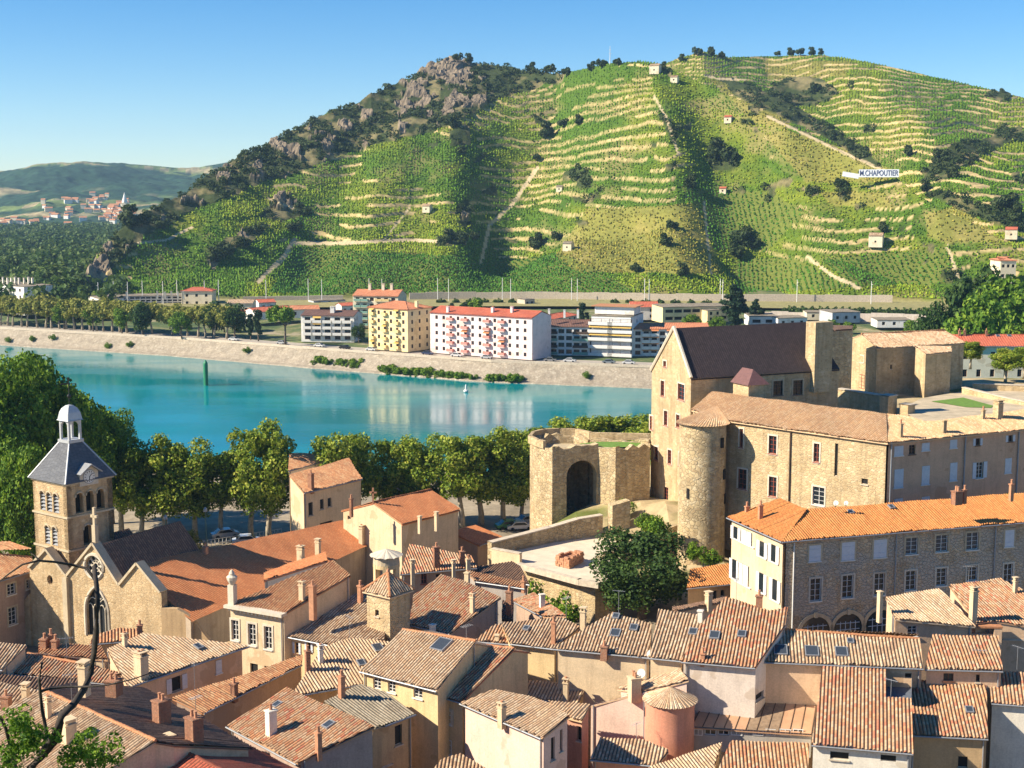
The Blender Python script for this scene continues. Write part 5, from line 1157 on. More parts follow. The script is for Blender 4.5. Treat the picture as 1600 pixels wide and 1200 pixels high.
# ---------------------------------------------------------------- the long hospital building
def hospital():
    h = House('hospital_building', 'long grey brown stone building with a bright orange hipped roof and rows of framed windows', 'building', 11, M['stone_dark'], M['t_new'], style='canal', amp=.06, over=.5)
    h.face((1136, 808), (1222, 846), 26, .33, [(1261, 796), (1220, 779)])
    h.face((1222, 846), (1760, 803), 26, .33, [(1760, 758), (1261, 796)], None)
    h.make_walls(); h.smat = 'bshut'
    up = ((1264, 852, 1282, 877), (1315, 847, 1335, 875), (1365, 843, 1385, 871), (1415, 840, 1434, 866), (1462, 836, 1481, 862), (1510, 832, 1529, 859), (1570, 828, 1584, 854))
    for i, b in enumerate(up): h.win(*b, 'wb' if i > 2 else 'w', 'c' if i in (0, 1, 2, 6) else None, 'ashlar')
    for b in ((1266, 904, 1283, 939), (1316, 899, 1333, 934), (1366, 896, 1382, 930), (1415, 892, 1431, 922), (1463, 888, 1479, 915), (1511, 884, 1527, 907), (1568, 881, 1582, 916)): h.win(*b, 'w', None, 'ashlar_pale')
    h.smat = 'wshut'; h.build()
    # render on the sunlit end wall with its shutters
    w = h.hit(1180, 880)[1]; ex, en, o = v3(w['d']), v3(w['n']), v3(w['p']); m = MB(); W = lambda s, z: o+ex*s+en*.03+[0, 0, z]
    m.poly([W(0, 11), W(w['L'], 11), W(w['L'], w['z1']-.05), W(0, w['z0']-.05)]); m.build('render_coat', M['cream'], h.root)
    f = lambda x, y: ((ray_plane(x, y, o, en)-o)@ex, ray_plane(x, y, o, en)[2])
    for x0, y0, x1, y1, k in ((1146, 873, 1151, 902, 'p'), (1154, 877, 1171, 908, 's'), (1148, 822, 1153, 840, 'p'), (1160, 826, 1176, 846, 's'), (1189, 845, 1194, 868, 'p'), (1207, 850, 1213, 876, 'p'), (1188, 894, 1194, 923, 'p'), (1209, 904, 1216, 936, 'p')):
        s0, z1 = f(x0, y0); s1, _ = f(x1, y0+3); _, z0 = f(x0, y1); Wd = max(.9, s1-s0)
        m = MB(); m.box(o+ex*(s0+Wd/2)+en*.06+[0, 0, (z0+z1)/2], (Wd, .1, z1-z0), ax=(ex, en, (0, 0, 1))); wo = m.build('window', M['glass'], h.root)
        m = MB()
        for sx in ((s0-.35, s0+Wd+.35) if k == 'p' else (s0+Wd*.25, s0+Wd*.75)): m.box(o+ex*sx+en*.12+[0, 0, (z0+z1)/2], (.62 if k == 'p' else Wd*.46, .06, z1-z0), ax=(ex, en, (0, 0, 1)))
        m.box(o+ex*(s0+Wd/2)+en*.1+[0, 0, z0-.1], (Wd+1.2, .2, .12), ax=(ex, en, (0, 0, 1))); m.build('shutter', M['wframe'], wo)
    # arcade of the ground floor
    w = h.hit(1300, 950)[1]; ex, en, o = v3(w['d']), v3(w['n']), v3(w['p']); g = lambda x, y: ((ray_plane(x, y, o, en)-o)@ex, ray_plane(x, y, o, en)[2])
    for cx, ty in ((1274, 959), (1325, 954), (1375, 948), (1424, 943), (1472, 939)):
        s, z = g(cx, ty); r = 1.75; zs = z-r-.3; mm = MB(); out = arch_outline(s-r-.42, s+r+.42, 11.1, zs, 16); inn = arch_outline(s-r, s+r, 11.2, zs, 16)
        mm.prism(out, [inn], o+en*.16, ex, np.array([0, 0, 1.]), en, .25); mm.box(o+ex*s+en*.2+[0, 0, zs+r+.22], (.35, .2, .6), ax=(ex, en, (0, 0, 1))); ar = mm.build('arch', M['ashlar'], h.root)
        k = MB(); k.prism(arch_outline(s-r, s+r, 11.2, zs, 16), [], o+en*.04, ex, np.array([0, 0, 1.]), en, .02); k.build('pane', M['glass'], ar)
        k = MB()
        for dx in (-.9, -.3, .3, .9): k.box(o+ex*(s+dx)+en*.07+[0, 0, (11.2+zs+.9)/2], (.07, .05, zs+.9-11.2), ax=(ex, en, (0, 0, 1)))
        for zz in (zs-1, zs, zs+.7): k.box(o+ex*s+en*.072+[0, 0, zz], (2*r*.8, .05, .07), ax=(ex, en, (0, 0, 1)))
        k.build('glazing_bars', M['bshut'], ar)
    for px in (1239, 1398, 1552):
        _, w2, sx, _z = h.hit(px, 890); m = MB(); q = o+ex*sx+en*.14; m.tube([q+[0, 0, 12], q+[0, 0, 25.7]], .08, 6); m.build('drainpipe', M['wframe'] if px == 1239 else M['zinc'], h.root)
    h.chim(1167, 790, 800, 5, 'o'); h.chim(1188, 788, 812, 7, 'o'); h.chim(1495, 766, 779, 14, 'b', z=29); h.chim(1507, 764, 778, 6, 'b', z=29); h.chim(1580, 755, 774, 6, 'o', z=29); h.sky(1325, 797, 1334, 805); h.sky(1388, 789, 1397, 797)
hospital()
# ---------------------------------------------------------------- church
def church():
    A, B = P(105, 901, 19), P(250, 927, 19); ex = v3(B-A); L = np.linalg.norm(ex); ex /= L; en = np.array([ex[1], -ex[0], 0]); bk = -en; o = np.array([A[0], A[1], 0]); ez = np.array([0, 0, 1.])
    c = o+ex*5+bk*8; t = thing('parish_church', 'stone church with three gables, rose window, long red nave roof and a square belfry', 'church', (c[0], c[1], ZG))
    f = lambda x, y: ((ray_plane(x, y, o, en)-o)@ex, ray_plane(x, y, o, en)[2])
    prof = [f(46, 888), f(73, 859), f(105, 901), f(146, 850), f(187, 915), f(215, 881), f(252, 927)]
    out = [(prof[0][0], ZG), (prof[-1][0], ZG)]+prof[::-1]
    rc = f(147, 885); rr = abs(f(160, 885)[0]-f(134, 885)[0])/2; rose = [(rc[0]+rr*math.cos(a), rc[1]+rr*math.sin(a)) for a in np.linspace(0, 2*math.pi, 25)[:-1]]
    g0, g1 = f(134, 965), f(170, 965); gz0, gz1 = f(152, 995)[1], f(152, 957)[1]; goth = arch_outline(g0[0], g1[0], gz0, gz1, 8, True)
    oc = f(78, 906); ocu = [(oc[0]+.45*math.cos(a), oc[1]+.55*math.sin(a)) for a in np.linspace(0, 2*math.pi, 13)[:-1]]
    m = MB(); m.prism(out, [rose, goth, ocu], o, ex, ez, en, .9); m.build('facade', M['stone_church'], t)
    # copings
    m = MB()
    for a, b in zip(prof[:-1], prof[1:]):
        p, q = o+ex*a[0]+ez*(a[1]+.12)+bk*.3, o+ex*b[0]+ez*(b[1]+.12)+bk*.3; d = q-p; Ld = np.linalg.norm(d); d = d/Ld; m.box((p+q)/2, (Ld, 1.15, .26), ax=(d, en, np.cross(d, en)))
    m.build('coping', M['ashlar'], t)
    # rose tracery
    m = MB(); W = lambda s, z, dep: o+ex*s+ez*z-en*dep
    def ring(cx, cz, r, n, rad, dep): m.tube([W(cx+r*math.cos(a), cz+r*math.sin(a), dep) for a in np.linspace(0, 2*math.pi, n+1)], rad, 5)
    ring(rc[0], rc[1], rr+.12, 24, .2, -.03); ring(rc[0], rc[1], rr*.28, 12, .07, .3)
    for k in range(8):
        a = k*math.pi/4; m.tube([W(rc[0]+rr*.28*math.cos(a), rc[1]+rr*.28*math.sin(a), .3), W(rc[0]+rr*math.cos(a), rc[1]+rr*math.sin(a), .3)], .08, 5); ring(rc[0]+rr*.72*math.cos(a+.39), rc[1]+rr*.72*math.sin(a+.39), rr*.24, 8, .05, .3)
    wo = m.build('rose_window', M['ashlar_pale'], t); m = MB(); m.prism(rose, [], o-en*.5, ex, ez, en, .05); m.build('pane', M['glass'], wo)
    m = MB(); s0, s1 = g0[0], g1[0]; sc = (s0+s1)/2; w2 = (s1-s0)/2
    ol = goth[1:]; m.tube([W(p[0], p[1], -.03) for p in ol+[goth[0]]], .17, 5)
    for s in (s0+w2*.5, sc, sc+w2*.5): m.tube([W(s, gz0, .35), W(s, gz1+(.9 if s == sc else .3), .35)], .08, 5)
    for s in (s0+w2*.25, s0+w2*.75, sc+w2*.25, sc+w2*.75): m.tube([W(s+w2*.25*math.cos(a), gz1+.1+w2*.4*math.sin(a), .35) for a in np.linspace(0, math.pi, 7)], .06, 5)
    for s in (s0+w2*.5, sc+w2*.5): m.tube([W(s+w2*.5*math.cos(a), gz1+.3+w2*.7*math.sin(a), .35) for a in np.linspace(0, math.pi, 9)], .06, 5)
    ring(sc, gz1+w2*1.05, w2*.28, 10, .06, .35)
    wo = m.build('gothic_window', M['ashlar_pale'], t); m = MB(); m.prism(goth, [], o-en*.5, ex, ez, en, .05); m.build('pane', M['glass'], wo)
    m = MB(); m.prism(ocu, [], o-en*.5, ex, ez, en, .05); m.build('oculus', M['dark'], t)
    # finial cross
    p = o+ex*prof[3][0]+ez*prof[3][1]; m = MB(); zc = lambda y: PD(146, y, dist(p))[2]; m.box(p+ez*1.1+bk*.3, (.5, .5, 2.0), ax=(ex, en, ez)); m.box(p+ez*2.9+bk*.3, (.3, .3, 2.4), ax=(ex, en, ez)); m.box(p+ez*3.1+bk*.3, (.95, .3, .3), ax=(ex, en, ez)); m.build('finial_cross', M['ashlar'], t)
    # buttress strip and corner quoins
    m = MB(); s, z = f(107, 960); m.box(o+ex*s+en*.2+ez*((ZG+19)/2), (.7, .5, 9), ax=(ex, en, ez)); m.build('buttress', M['ashlar'], t)
    m = MB(); p = o+ex*(prof[0][0]+.1); k0, k1 = P(33, 985, 13.5), P(61, 952, 16.5); n_ = np.array([0, 0, 1.]); a = o+ex*prof[0][0]+en*.2; q = [a+ez*16.2, a-ex*3.2+ez*13, a-ex*3.2+ez*ZG, a+ez*ZG]; m.poly(q); m.poly([x+bk*.9 for x in q][::-1])
    for i in range(4): j = (i+1) % 4; m.poly([q[j], q[i], q[i]+bk*.9, q[j]+bk*.9])
    m.build('flying_buttress', M['stone_church'], t)
    # roofs (planes of real tiles): two gabled bays and the long nave
    def roof(polys, mat, seed, style='modern', per=.34, amp=.035):
        V = []; Fc = []; UV = []; b0 = parent_base(t)
        for k, (pl, u) in enumerate(polys):
            pl = [np.array(p, float) for p in pl]; ar = sum(p[0]*q[1]-p[1]*q[0] for p, q in zip(pl, pl[1:]+pl[:1])); pl = pl if ar > 0 else pl[::-1]
            v, fc, uv, n = tile_sheet(pl, u, per, amp, seed+k, style); i = len(V); V += [p-b0 for p in v]; Fc += [tuple(i+j for j in q) for q in fc]; UV += uv
        return link('roof', mesh_np('roof', V, Fc, M[mat], uv=UV), t)
    w = lambda k, d, dz=0: o+ex*prof[k][0]+ez*(prof[k][1]-.25+dz)+bk*d
    roof([([w(0, .5), w(1, .5), w(1, 13), w(0, 13)], bk[:2]), ([w(1, .5), w(2, .5), w(2, 13), w(1, 13)], bk[:2]), ([w(2, .5), w(3, .5), w(3, 14), w(2, 14)], bk[:2]), ([w(3, .5), w(4, .5), w(4, 14), w(3, 14)], bk[:2])], 't_brn', 5)
    # nave: the plane fixed by its ridge and eave
    h = House('x', '', '', ZG, M['grey'], M['t_nave'], style='modern'); h.face((300, 972), (624, 832), 16.3, .36, [(580, 804), (216, 880), (250, 928)]); fc = h.faces[0]; roof([(fc, h.dirs[0])], 't_nave', 31)
    hi = sorted(fc, key=lambda p: -p[2])[:2]
    h.make_walls(); m = MB()
    for wl in h.walls:
        W2 = lambda s, z: (wl['p'][0]+wl['d'][0]*s, wl['p'][1]+wl['d'][1]*s, z); m.poly([W2(0, ZG), W2(wl['L'], ZG), W2(wl['L'], wl['z1']), W2(0, wl['z0'])])
    m.build('nave_wall', plaster('nave_plaster', (.40, .31, .22), .6), t)
    m = MB(); m.tube([hi[0]+[0, 0, .08], hi[1]+[0, 0, .08]], .16, 6); m.build('ridge_tiles', M['clay'], t)
    # stacks along the nave eave, urn on the ridge
    h.root = t
    for x, y0, y1, ww in ((470, 856, 878, 10), (497, 845, 870, 8), (565, 824, 850, 9), (585, 829, 848, 4)): h.chim(x, y0, y1, ww, 'c')
    h.chim(321, 853, 866, 9, 'o')
    p0 = fc[0]
    # curved parapet at the nave corner
    m = MB(); q = o+ex*prof[-1][0]
    cur = [(0, ZG), (9, ZG), (9, 15.3), (7.6, 15.5), (6.6, 15.2), (5.4, 15.6), (4.4, 16.8), (3.2, 18.2), (1.8, 18.9), (0, 18.9)]
    dv = v3(P(345, 975, 16)-q); dv = dv/np.linalg.norm(dv); m.prism([(x_, z_-1.5 if z_ > 12 else z_) for x_, z_ in cur], [], q+en*.1, dv, ez, np.array([dv[1], -dv[0], 0]), .6); m.build('curved_parapet', M['ochre'], t)
    # -------- belfry
    a_, b_ = np.array([-.80, .60, 0]), np.array([.60, .80, 0]); S = 6.3; F0 = P(103, 754, 29.5); F0 = np.array([F0[0], F0[1], 0]); zt = 29.3
    ctr = F0+a_*S/2+b_*S/2; tw = MB()
    def face(o2, e2, n2, holes): tw.prism([(0, ZG), (S, ZG), (S, zt), (0, zt)], holes, o2, e2, ez, n2, .7)
    nl = np.array([-b_[0], -b_[1], 0]); nr = np.array([-a_[0], -a_[1], 0])
    zl = lambda x, y: ray_plane(x, y, F0, nl)[2]
    zu0, zu1 = zl(75, 799), zl(75, 776); zd0, zd1 = zl(75, 850), zl(75, 828)
    ups = [arch_outline(S*(.28+.2*k)-.5, S*(.28+.2*k)+.5, zu0, zu1, 8) for k in range(3)]; dn2 = [arch_outline(S*(.38+.22*k)-.5, S*(.38+.22*k)+.5, zd0, zd1, 8) for k in range(2)]
    upr = [arch_outline(S*(.27+.23*k)-.55, S*(.27+.23*k)+.55, zu0, zu1, 8) for k in range(3)]; dnr = [arch_outline(S*.42-.6, S*.42+.6, zd0, zd1, 8)]
    # left face runs from the far-left corner to the front corner
    face(F0+a_*S, -a_, nl, ups+dn2); face(F0, b_, nr, upr+dnr); face(F0+b_*S, a_, b_, []); face(F0+a_*S+b_*S, -b_, a_, [])
    bo = tw.build('belfry', M['stone_church'], t)
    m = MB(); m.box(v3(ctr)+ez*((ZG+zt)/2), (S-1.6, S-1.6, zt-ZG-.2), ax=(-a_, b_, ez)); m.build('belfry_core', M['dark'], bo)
    for hl in ups+dn2:
        m = MB(); x0, x1, z0, z1 = hl[0][0], hl[1][0], hl[0][1], hl[2][1]
        for z in np.arange(z0+.2, z1+.5, .42): p = F0+a_*S-a_*((x0+x1)/2)+ez*z-nl*.28; d = (nl*.8-ez*.6); m.box(p, (x1-x0, .55, .05), ax=(-a_, d, np.cross(-a_, d)))
        m.build('louvres', M['zinc'], bo)
    m = MB()
    for z in (zl(75, 803), zl(75, 854), zt-.1): m.box(v3(ctr)+ez*z, (S+.3, S+.3, .22), ax=(-a_, b_, ez))
    for hl, o2, e2, n2 in [(h_, F0+a_*S, -a_, nl) for h_ in ups+dn2]+[(h_, F0, b_, nr) for h_ in upr+dnr]:
        m.tube([o2+e2*p[0]*1.0+ez*(p[1]+.14)+n2*.04 for p in hl[2:]], .12, 5)
    m.build('string_course', M['ashlar'], bo)
    # slate pyramid, lantern, dome, cross
    D0 = dist(ctr); zat = lambda y: PD(105, y, D0)[2]; zL, zD, zTop = zat(690), zat(656), zat(632); rl = .88
    def sq(s, z): return [v3(ctr)+a_*i*s+b_*j*s+ez*z for i, j in ((-1, -1), (1, -1), (1, 1), (-1, 1))]
    lo, hi2 = sq(S/2+.35, zt), sq(rl, zL); V = []; Fc = []; UV = []; b0 = parent_base(t)
    for k in range(4):
        pl = [lo[k], lo[(k+1) % 4], hi2[(k+1) % 4], hi2[k]]; ar = sum(p[0]*q[1]-p[1]*q[0] for p, q in zip(pl, pl[1:]+pl[:1])); u = (lo[(k+1) % 4]-lo[k])[:2]; u = u/np.linalg.norm(u)
        pl = pl if ar > 0 else pl[::-1]; v, fcs, uv, n = tile_sheet(pl, u, .5, 0, 3+k, 'slate'); i = len(V); V += [p-b0 for p in v]; Fc += [tuple(i+j for j in q) for q in fcs]; UV += uv
    link('spire_roof', mesh_np('spire_roof', V, Fc, M['slate'], uv=UV), t)
    m = MB()
    for k in range(4): m.tube([lo[k]+[0, 0, .05], hi2[k]+[0, 0, .05]], .1, 5)
    m.build('hip_flashing', M['lead'], t)
    m = MB(); c0 = v3(ctr)
    m.box(c0+ez*(zL+.15), (2*rl+.3, 2*rl+.3, .35), ax=(a_, b_, ez))
    for i in (-1, 1):
        for j in (-1, 1): m.box(c0+a_*i*(rl-.14)+b_*j*(rl-.14)+ez*((zL+zD)/2), (.26, .26, zD-zL), ax=(a_, b_, ez))
    for k, (e2, n2) in enumerate(((a_, b_), (a_, -b_), (b_, a_), (b_, -a_))):
        m.prism([(-rl+.38, 0), (rl-.38, 0), (rl-.38, .9), (-rl+.38, .9)], [], c0+n2*(rl-.05)+ez*(zD-.02), e2, ez, n2, .2) if False else None
        r2 = rl-.25; ol = [(r2*math.cos(a), -.75+.65*math.sin(a)) for a in np.linspace(0, math.pi, 9)]+[(-r2, 0), (r2, 0)]; m.prism(ol, [], c0+n2*(rl-.04)+ez*zD, e2, ez, n2, .25)
    ln = m.build('lantern', M['lead'], t)
    m = MB(); prof_d = [(.96, 0), (.88, .12), (.82, .5), (.74, 1.0), (.56, 1.5), (.27, 1.85), (.04, 1.95)]; k_ = (zTop-zD)/1.95
    for (r0, z0), (r1, z1) in zip(prof_d[:-1], prof_d[1:]):
        s0, s1 = sq(r0*1.12, zD+z0*k_), sq(r1*1.12, zD+z1*k_)
        for k in range(4): m.poly([s0[k], s0[(k+1) % 4], s1[(k+1) % 4], s1[k]])
    m.poly(sq(.96*1.12, zD)[::-1]); m.build('dome', M['lead'], ln)
    m = MB(); m.tube([c0+ez*zTop, c0+ez*(zat(592))], .06, 6); zc = zat(600); m.tube([c0+ez*zc-b_*.55+a_*.55, c0+ez*zc+b_*.55-a_*.55], .05, 5); m.ball(c0+ez*zat(619), .24)
    for s in (-1, 1): m.ball(c0+ez*zc+(b_-a_)*.55*s, .1, 6, 4)
    m.ball(c0+ez*zat(591), .12, 6, 4); m.build('cross', M['iron'], ln)
    # clock in its dormer
    pc = F0+b_*S*.5; zc = ray_plane(137, 744, F0, nr)[2]; pc = pc+ez*zc; sc_ = (ray_plane(137, 744, F0, nr)-F0)@b_; pc = F0+b_*sc_+ez*zc; r = .74
    m = MB(); dor = [(-1.25, -1.0), (1.25, -1.0), (1.25, .55), (0, 1.35), (-1.25, .55)]; m.prism(dor, [], pc+nr*.25, b_, ez, nr, 2.2); cl = m.build('clock_dormer', M['ashlar_pale'], t)
    m = MB()
    for s in (-1, 1): a2, b2 = pc+nr*.4+b_*s*1.5+ez*.42, pc+nr*.4+ez*1.45; d = b2-a2; Ld = np.linalg.norm(d); m.box((a2+b2)/2-nr*.9, (Ld, 2.6, .12), ax=(d/Ld, nr, np.cross(d/Ld, nr)))
    m.build('dormer_roof', M['zinc'], cl)
    def disc(r, dep, mat, name, par):
        k = MB(); k.prism([(r*math.cos(a), r*math.sin(a)) for a in np.linspace(0, 2*math.pi, 25)[:-1]], [], pc+nr*dep, b_, ez, nr, .04); return k.build(name, mat, par)
    disc(r*1.12, .29, M['zinc'], 'clock_rim', cl); disc(r, .33, M['wframe'], 'clock_face', cl)
    m = MB()
    for k in range(12):
        a = k*math.pi/6; d = b_*math.sin(a)+ez*math.cos(a); m.box(pc+nr*.35+d*r*.78, (.07, .03, .17), ax=(np.cross(nr, d), nr, d))
    for a, ln_, th in ((math.radians(182), .45, .07), (math.radians(48), .5, .06)):
        d = b_*math.sin(a)+ez*math.cos(a); m.box(pc+nr*.37+d*ln_*.45, (th, .03, ln_), ax=(np.cross(nr, d), nr, d))
    m.build('clock_hands', M['iron'], cl)
    # cross chapel at the far end of the nave
    h = House('end_chapel', 'cream gabled hall with an orange roof and stone cross behind the church nave', 'hall', ZG, M['cream'], M['t_nave'], style='modern', over=.3)
    h.face((629, 819), (719, 796), 20.4, .32, [(674, 765), (583, 785)], (2, 3, 6.0)); h.win(543, 806, 548, 812, 'd'); h.build(); h.chim(549, 778, 800, 5, 'b'); h.chim(656, 805, 826, 6, 'c', z=20); h.chim(682, 803, 822, 6, 'c', z=20)
    p = min([q for q in h.faces[0] if q[2] > 22], key=lambda q: q[0]); m = MB(); m.box(p+ez*.9, (.22, .22, 2.0)); m.box(p+ez*1.3, (.95, .22, .2)); m.build('cross', M['pot'], h.root)
    h = House('side_lean_to', 'orange hipped lean to roof beside the grey church wall, half in shadow', 'house', ZG, M['brownw'], M['t_nave'], style='modern'); h.face((749, 852), (785, 839), 14.8, .28, [(743, 820), (704, 831)]); h.build()
    h = House('town_house', 'old stone house with tall framed windows at the left edge beside the church', 'house', ZG, M['brownw'], M['t_org']); h.face((-70, 928), (47, 893), 18.6, .32, [(50, 871), (-60, 862)], (2, 3, 4.0))
    for b in ((11, 912, 24, 929), (41, 906, 46, 920), (13, 949, 26, 976)): h.win(*b, 'w', None, 'ashlar')
    h.build()
church()
# ---------------------------------------------------------------- houses and blocks across the river
def flat(label, base, top, zg, wall, roof, right, depth=12, slope=.3, name='apartment_block', cat='apartment block', pitched=True, over=.4, style='modern', end=None):
    """block whose front runs from pixel base=(x,y of the left foot) to right=(x,y of the right eave); top = y of the left eave"""
    p = P(base[0], base[1], zg); ze = PD(base[0], top, dist(p))[2]
    h = House(name, label, cat, zg, M[wall], M[roof], style=style, over=over, per=.6, amp=.05 if pitched else 0)
    a = np.array([p[0], p[1], ze]); b = P(right[0], right[1], ze); u = (b-a)[:2]; L = np.linalg.norm(u); u = u/L; vh = np.array([-u[1], u[0]])
    v = lambda q, d, z: np.array([q[0]+vh[0]*d, q[1]+vh[1]*d, z])
    if not pitched: h.add([a, b, v(b, depth, ze+.25), v(a, depth, ze+.25)], u)
    elif end == 'hip':
        r = depth/2; zr = ze+r*slope; ra, rb = v(a, r, zr)+v3(u)*r, v(b, r, zr)-v3(u)*r; A2, B2 = v(a, depth, ze), v(b, depth, ze)
        h.add([a, b, rb, ra], u); h.add([b, B2, rb], vh); h.add([B2, A2, ra, rb], -u); h.add([A2, a, ra], -vh)
    else:
        r = depth/2; zr = ze+r*slope; h.add([a, b, v(b, r, zr), v(a, r, zr)], u); h.add([v(b, depth, ze), v(a, depth, ze), v(a, r, zr), v(b, r, zr)], -u)
    h.make_walls(); h.front = max(h.walls, key=lambda w: -w['n']@(-vh)*-1 if False else (w['n']@(-vh))+(.001*w['L'])); h.ze = ze; h.u = u; return h
def floors(h, w, nf, nb, wd=1.2, hh=1.4, style='b', z0=1.2, balc=None, m0=.03, m1=.03, skip=None):
    dz = (h.ze-h.zg-.6)/nf
    for i in range(nf):
        for j in range(nb):
            if skip and skip(i, j): continue
            h.winw(w, w['L']*(m0+(1-m0-m1)*(j+.5)/nb), h.zg+i*dz+z0*dz/3, wd, min(hh, dz*.62), style, None, None, sill=False)
    return dz
def balcony(h, w, s, z, wd, dep=1.1, mat='fwhite', rail='rframe', awn=None):
    ex, en, o = v3(w['d']), v3(w['n']), v3(w['p']); ez = np.array([0, 0, 1.]); m = MB(); c = o+ex*s+ez*z
    m.box(c+en*dep/2, (wd, dep, .18), ax=(ex, en, ez)); b = m.build('balcony', M[mat], h.root)
    k = MB(); k.box(c+en*dep+ez*.55, (wd, .06, .9), ax=(ex, en, ez))
    for sx in (-1, 1): k.box(c+en*dep/2+ex*sx*wd/2+ez*.55, (.06, dep, .9), ax=(ex, en, ez))
    k.build('railing', M[rail], b)
    if awn:
        k = MB(); d = en*.85-ez*.5; d = d/np.linalg.norm(d); k.box(c+en*dep*.6+ez*2.15, (wd*.95, dep*1.2, .05), ax=(ex, d, np.cross(ex, d))); k.build('awning', M[awn], b)
M['awy'] = plain('awning_yellow', (.62, .40, .10), .8); M['awo'] = plain('awning_orange', (.60, .22, .08), .8); M['awb'] = plain('awning_blue', (.35, .52, .58), .8); M['balr'] = plain('balcony_red', (.66, .25, .20), .6); M['baly'] = plain('balcony_yellow', (.78, .58, .25), .7); M['balg'] = plain('balcony_green', (.22, .38, .30), .7); M['balw'] = plain('balcony_white', (.74, .72, .68), .6, 0, .1)
def farbank():
    side = lambda h: max([w for w in h.walls if w is not h.front], key=lambda w: w['n'][0]+(w['n'][1] < 0)*.5)
    # pink block with red balconies
    h = flat('long pink apartment block with red balconies and a red roof on the far quay', (671, 551), 488, 6.3, 'fpink', 't_far', (831, 497), 13, .28); w = h.front; dz = floors(h, w, 5, 13, 1.1, 1.3, 'b'); h.build()
    for j in (2, 4, 7, 9): 
        for i in range(5): balcony(h, w, w['L']*(.03+.94*(j+.5)/13), h.zg+i*dz+.9, 2.6, 1.1, 'fpink', 'balr', 'awo' if (i, j) in ((2, 4), (2, 7), (1, 9)) else None)
    for k, x in enumerate((700, 770, 800)): h.chim(x, 480, 488, 5, 'r')
    # yellow block
    h = flat('yellow apartment block with an orange hipped roof and small balconies', (574, 545), 480, 6.3, 'fyel', 't_faro', (637, 484), 14, .3, end='hip'); w = h.front; dz = floors(h, w, 5, 6, 1.1, 1.4, 'b'); floors(h, side(h), 5, 3, 1, 1.4, 'b'); h.build()
    for j in (0, 2, 4):
        for i in range(5): balcony(h, w, w['L']*(.03+.94*(j+.5)/6), h.zg+i*dz+.9, 2.2, 1.0, 'fyel', 'baly', 'awy' if (i+j) % 4 == 0 else None)
    h.chim(651, 470, 480, 5, 'r')
    h = flat('lower yellow side wing under an orange roof joined to the right of the yellow block', (637, 547), 492, 6.3, 'fyel', 't_faro', (668, 489), 12, .25, end='hip'); floors(h, h.front, 4, 3, 1.1, 1.4, 'b'); h.build()
    # blocks behind
    h = flat('apartment block with an orange red roof and turquoise balconies behind the yellow block', (551, 512), 462, 7.5, 'fcream', 't_faro', (622, 463), 14, .3); w = h.front; dz = floors(h, w, 5, 6, 1.6, 1.4, 'b'); h.build()
    for j in (0, 1, 3, 4):
        for i in range(5): balcony(h, w, w['L']*(.03+.94*(j+.5)/6), h.zg+i*dz+.9, 2.8, 1.0, 'fcream', 'balg' if j < 2 else 'baly')
    for x in (578, 599, 612): h.chim(x, 444, 453, 5, 'r')
    # white block with balconies, left of the yellow one
    h = flat('white apartment block with long white balconies and a brown roof', (470, 534), 493, 6.3, 'fwhite', 't_farb', (553, 494), 14, .22); w = h.front; dz = floors(h, w, 4, 5, 2.2, 1.6, 'b'); floors(h, side(h), 4, 2, 1, 1.3, 'b'); h.build()
    for j in range(5):
        for i in range(1, 4): balcony(h, w, w['L']*(.03+.94*(j+.5)/5), h.zg+i*dz+.3, 3.3, 1.2, 'fwhite', 'balw', 'awy' if j == 1 and i > 1 else None)
    h.chim(520, 480, 488, 8, 'r')
    # brown-roofed low block and the large white one
    h = flat('white block with a dark brown roof and striped loggias beside the large white block', (844, 555), 510, 6.3, 'fwhite', 't_farb', (922, 511), 12, .32); w = h.front; dz = floors(h, w, 4, 6, 2.0, 1.9, 'b', .8); h.build()
    for j in (0, 1, 4, 5):
        for i in range(4): balcony(h, w, w['L']*(.03+.94*(j+.5)/6), h.zg+i*dz+.3, 2.6, .9, 'fwhite', 'balg' if i in (0, 2) else 'wood', 'awb' if (i, j) == (2, 4) else None)
    for x in (858, 882, 903): h.chim(x, 484, 494, 4, 'r')
    h = flat('large white stepped apartment block with deep balconies and yellow awnings', (923, 556), 493, 6.3, 'fwhite', 't_gry', (986, 495), 16, .02, pitched=False); w = h.front; dz = floors(h, w, 5, 2, 8.0, 1.9, 'b', .8, m0=.01, m1=.01); floors(h, side(h), 4, 1, 1, 1.2, 'b'); h.build()
    for j in range(2):
        for i in range(5): balcony(h, w, w['L']*(.01+.98*(j+.5)/2), h.zg+i*dz+.25, 8.6, 1.3, 'fwhite', 'balw', 'awy' if i in (2, 3) else None)
    q = h.faces[0]; c = sum(q)/4; m = MB(); u = v3(h.u); rz = math.atan2(u[1], u[0]); m.box(c+[0, 0, 1.5], (14, 8, 2.6), rz); m.build('penthouse', M['fwhite'], h.root); m = MB(); m.box(c+[0, 0, 2.95], (16, 10, .25), rz); m.build('penthouse_roof', M['t_tan'] and M['clay'], h.root)
    h = flat('long low white block with a tan roof and orange awnings next to the castle keep', (986, 557), 514, 6.3, 'fwhite', 't_faro', (1110, 514), 14, .2); w = h.front; dz = floors(h, w, 4, 9, 1.8, 1.7, 'r', .8); h.build()
    for j in (1, 2, 4, 5):
        for i in range(4): balcony(h, w, w['L']*(.03+.94*(j+.5)/9), h.zg+i*dz+.3, 3.0, 1, 'fwhite', 'balw', 'awo')
    # left-hand blocks
    h = flat('long grey white block with rows of windows behind the quay planes', (155, 487), 463, 7.5, 'fgrey', 't_gry', (333, 461), 12, .02, pitched=False); floors(h, h.front, 5, 20, 1.9, 1.5, 'd'); h.build()
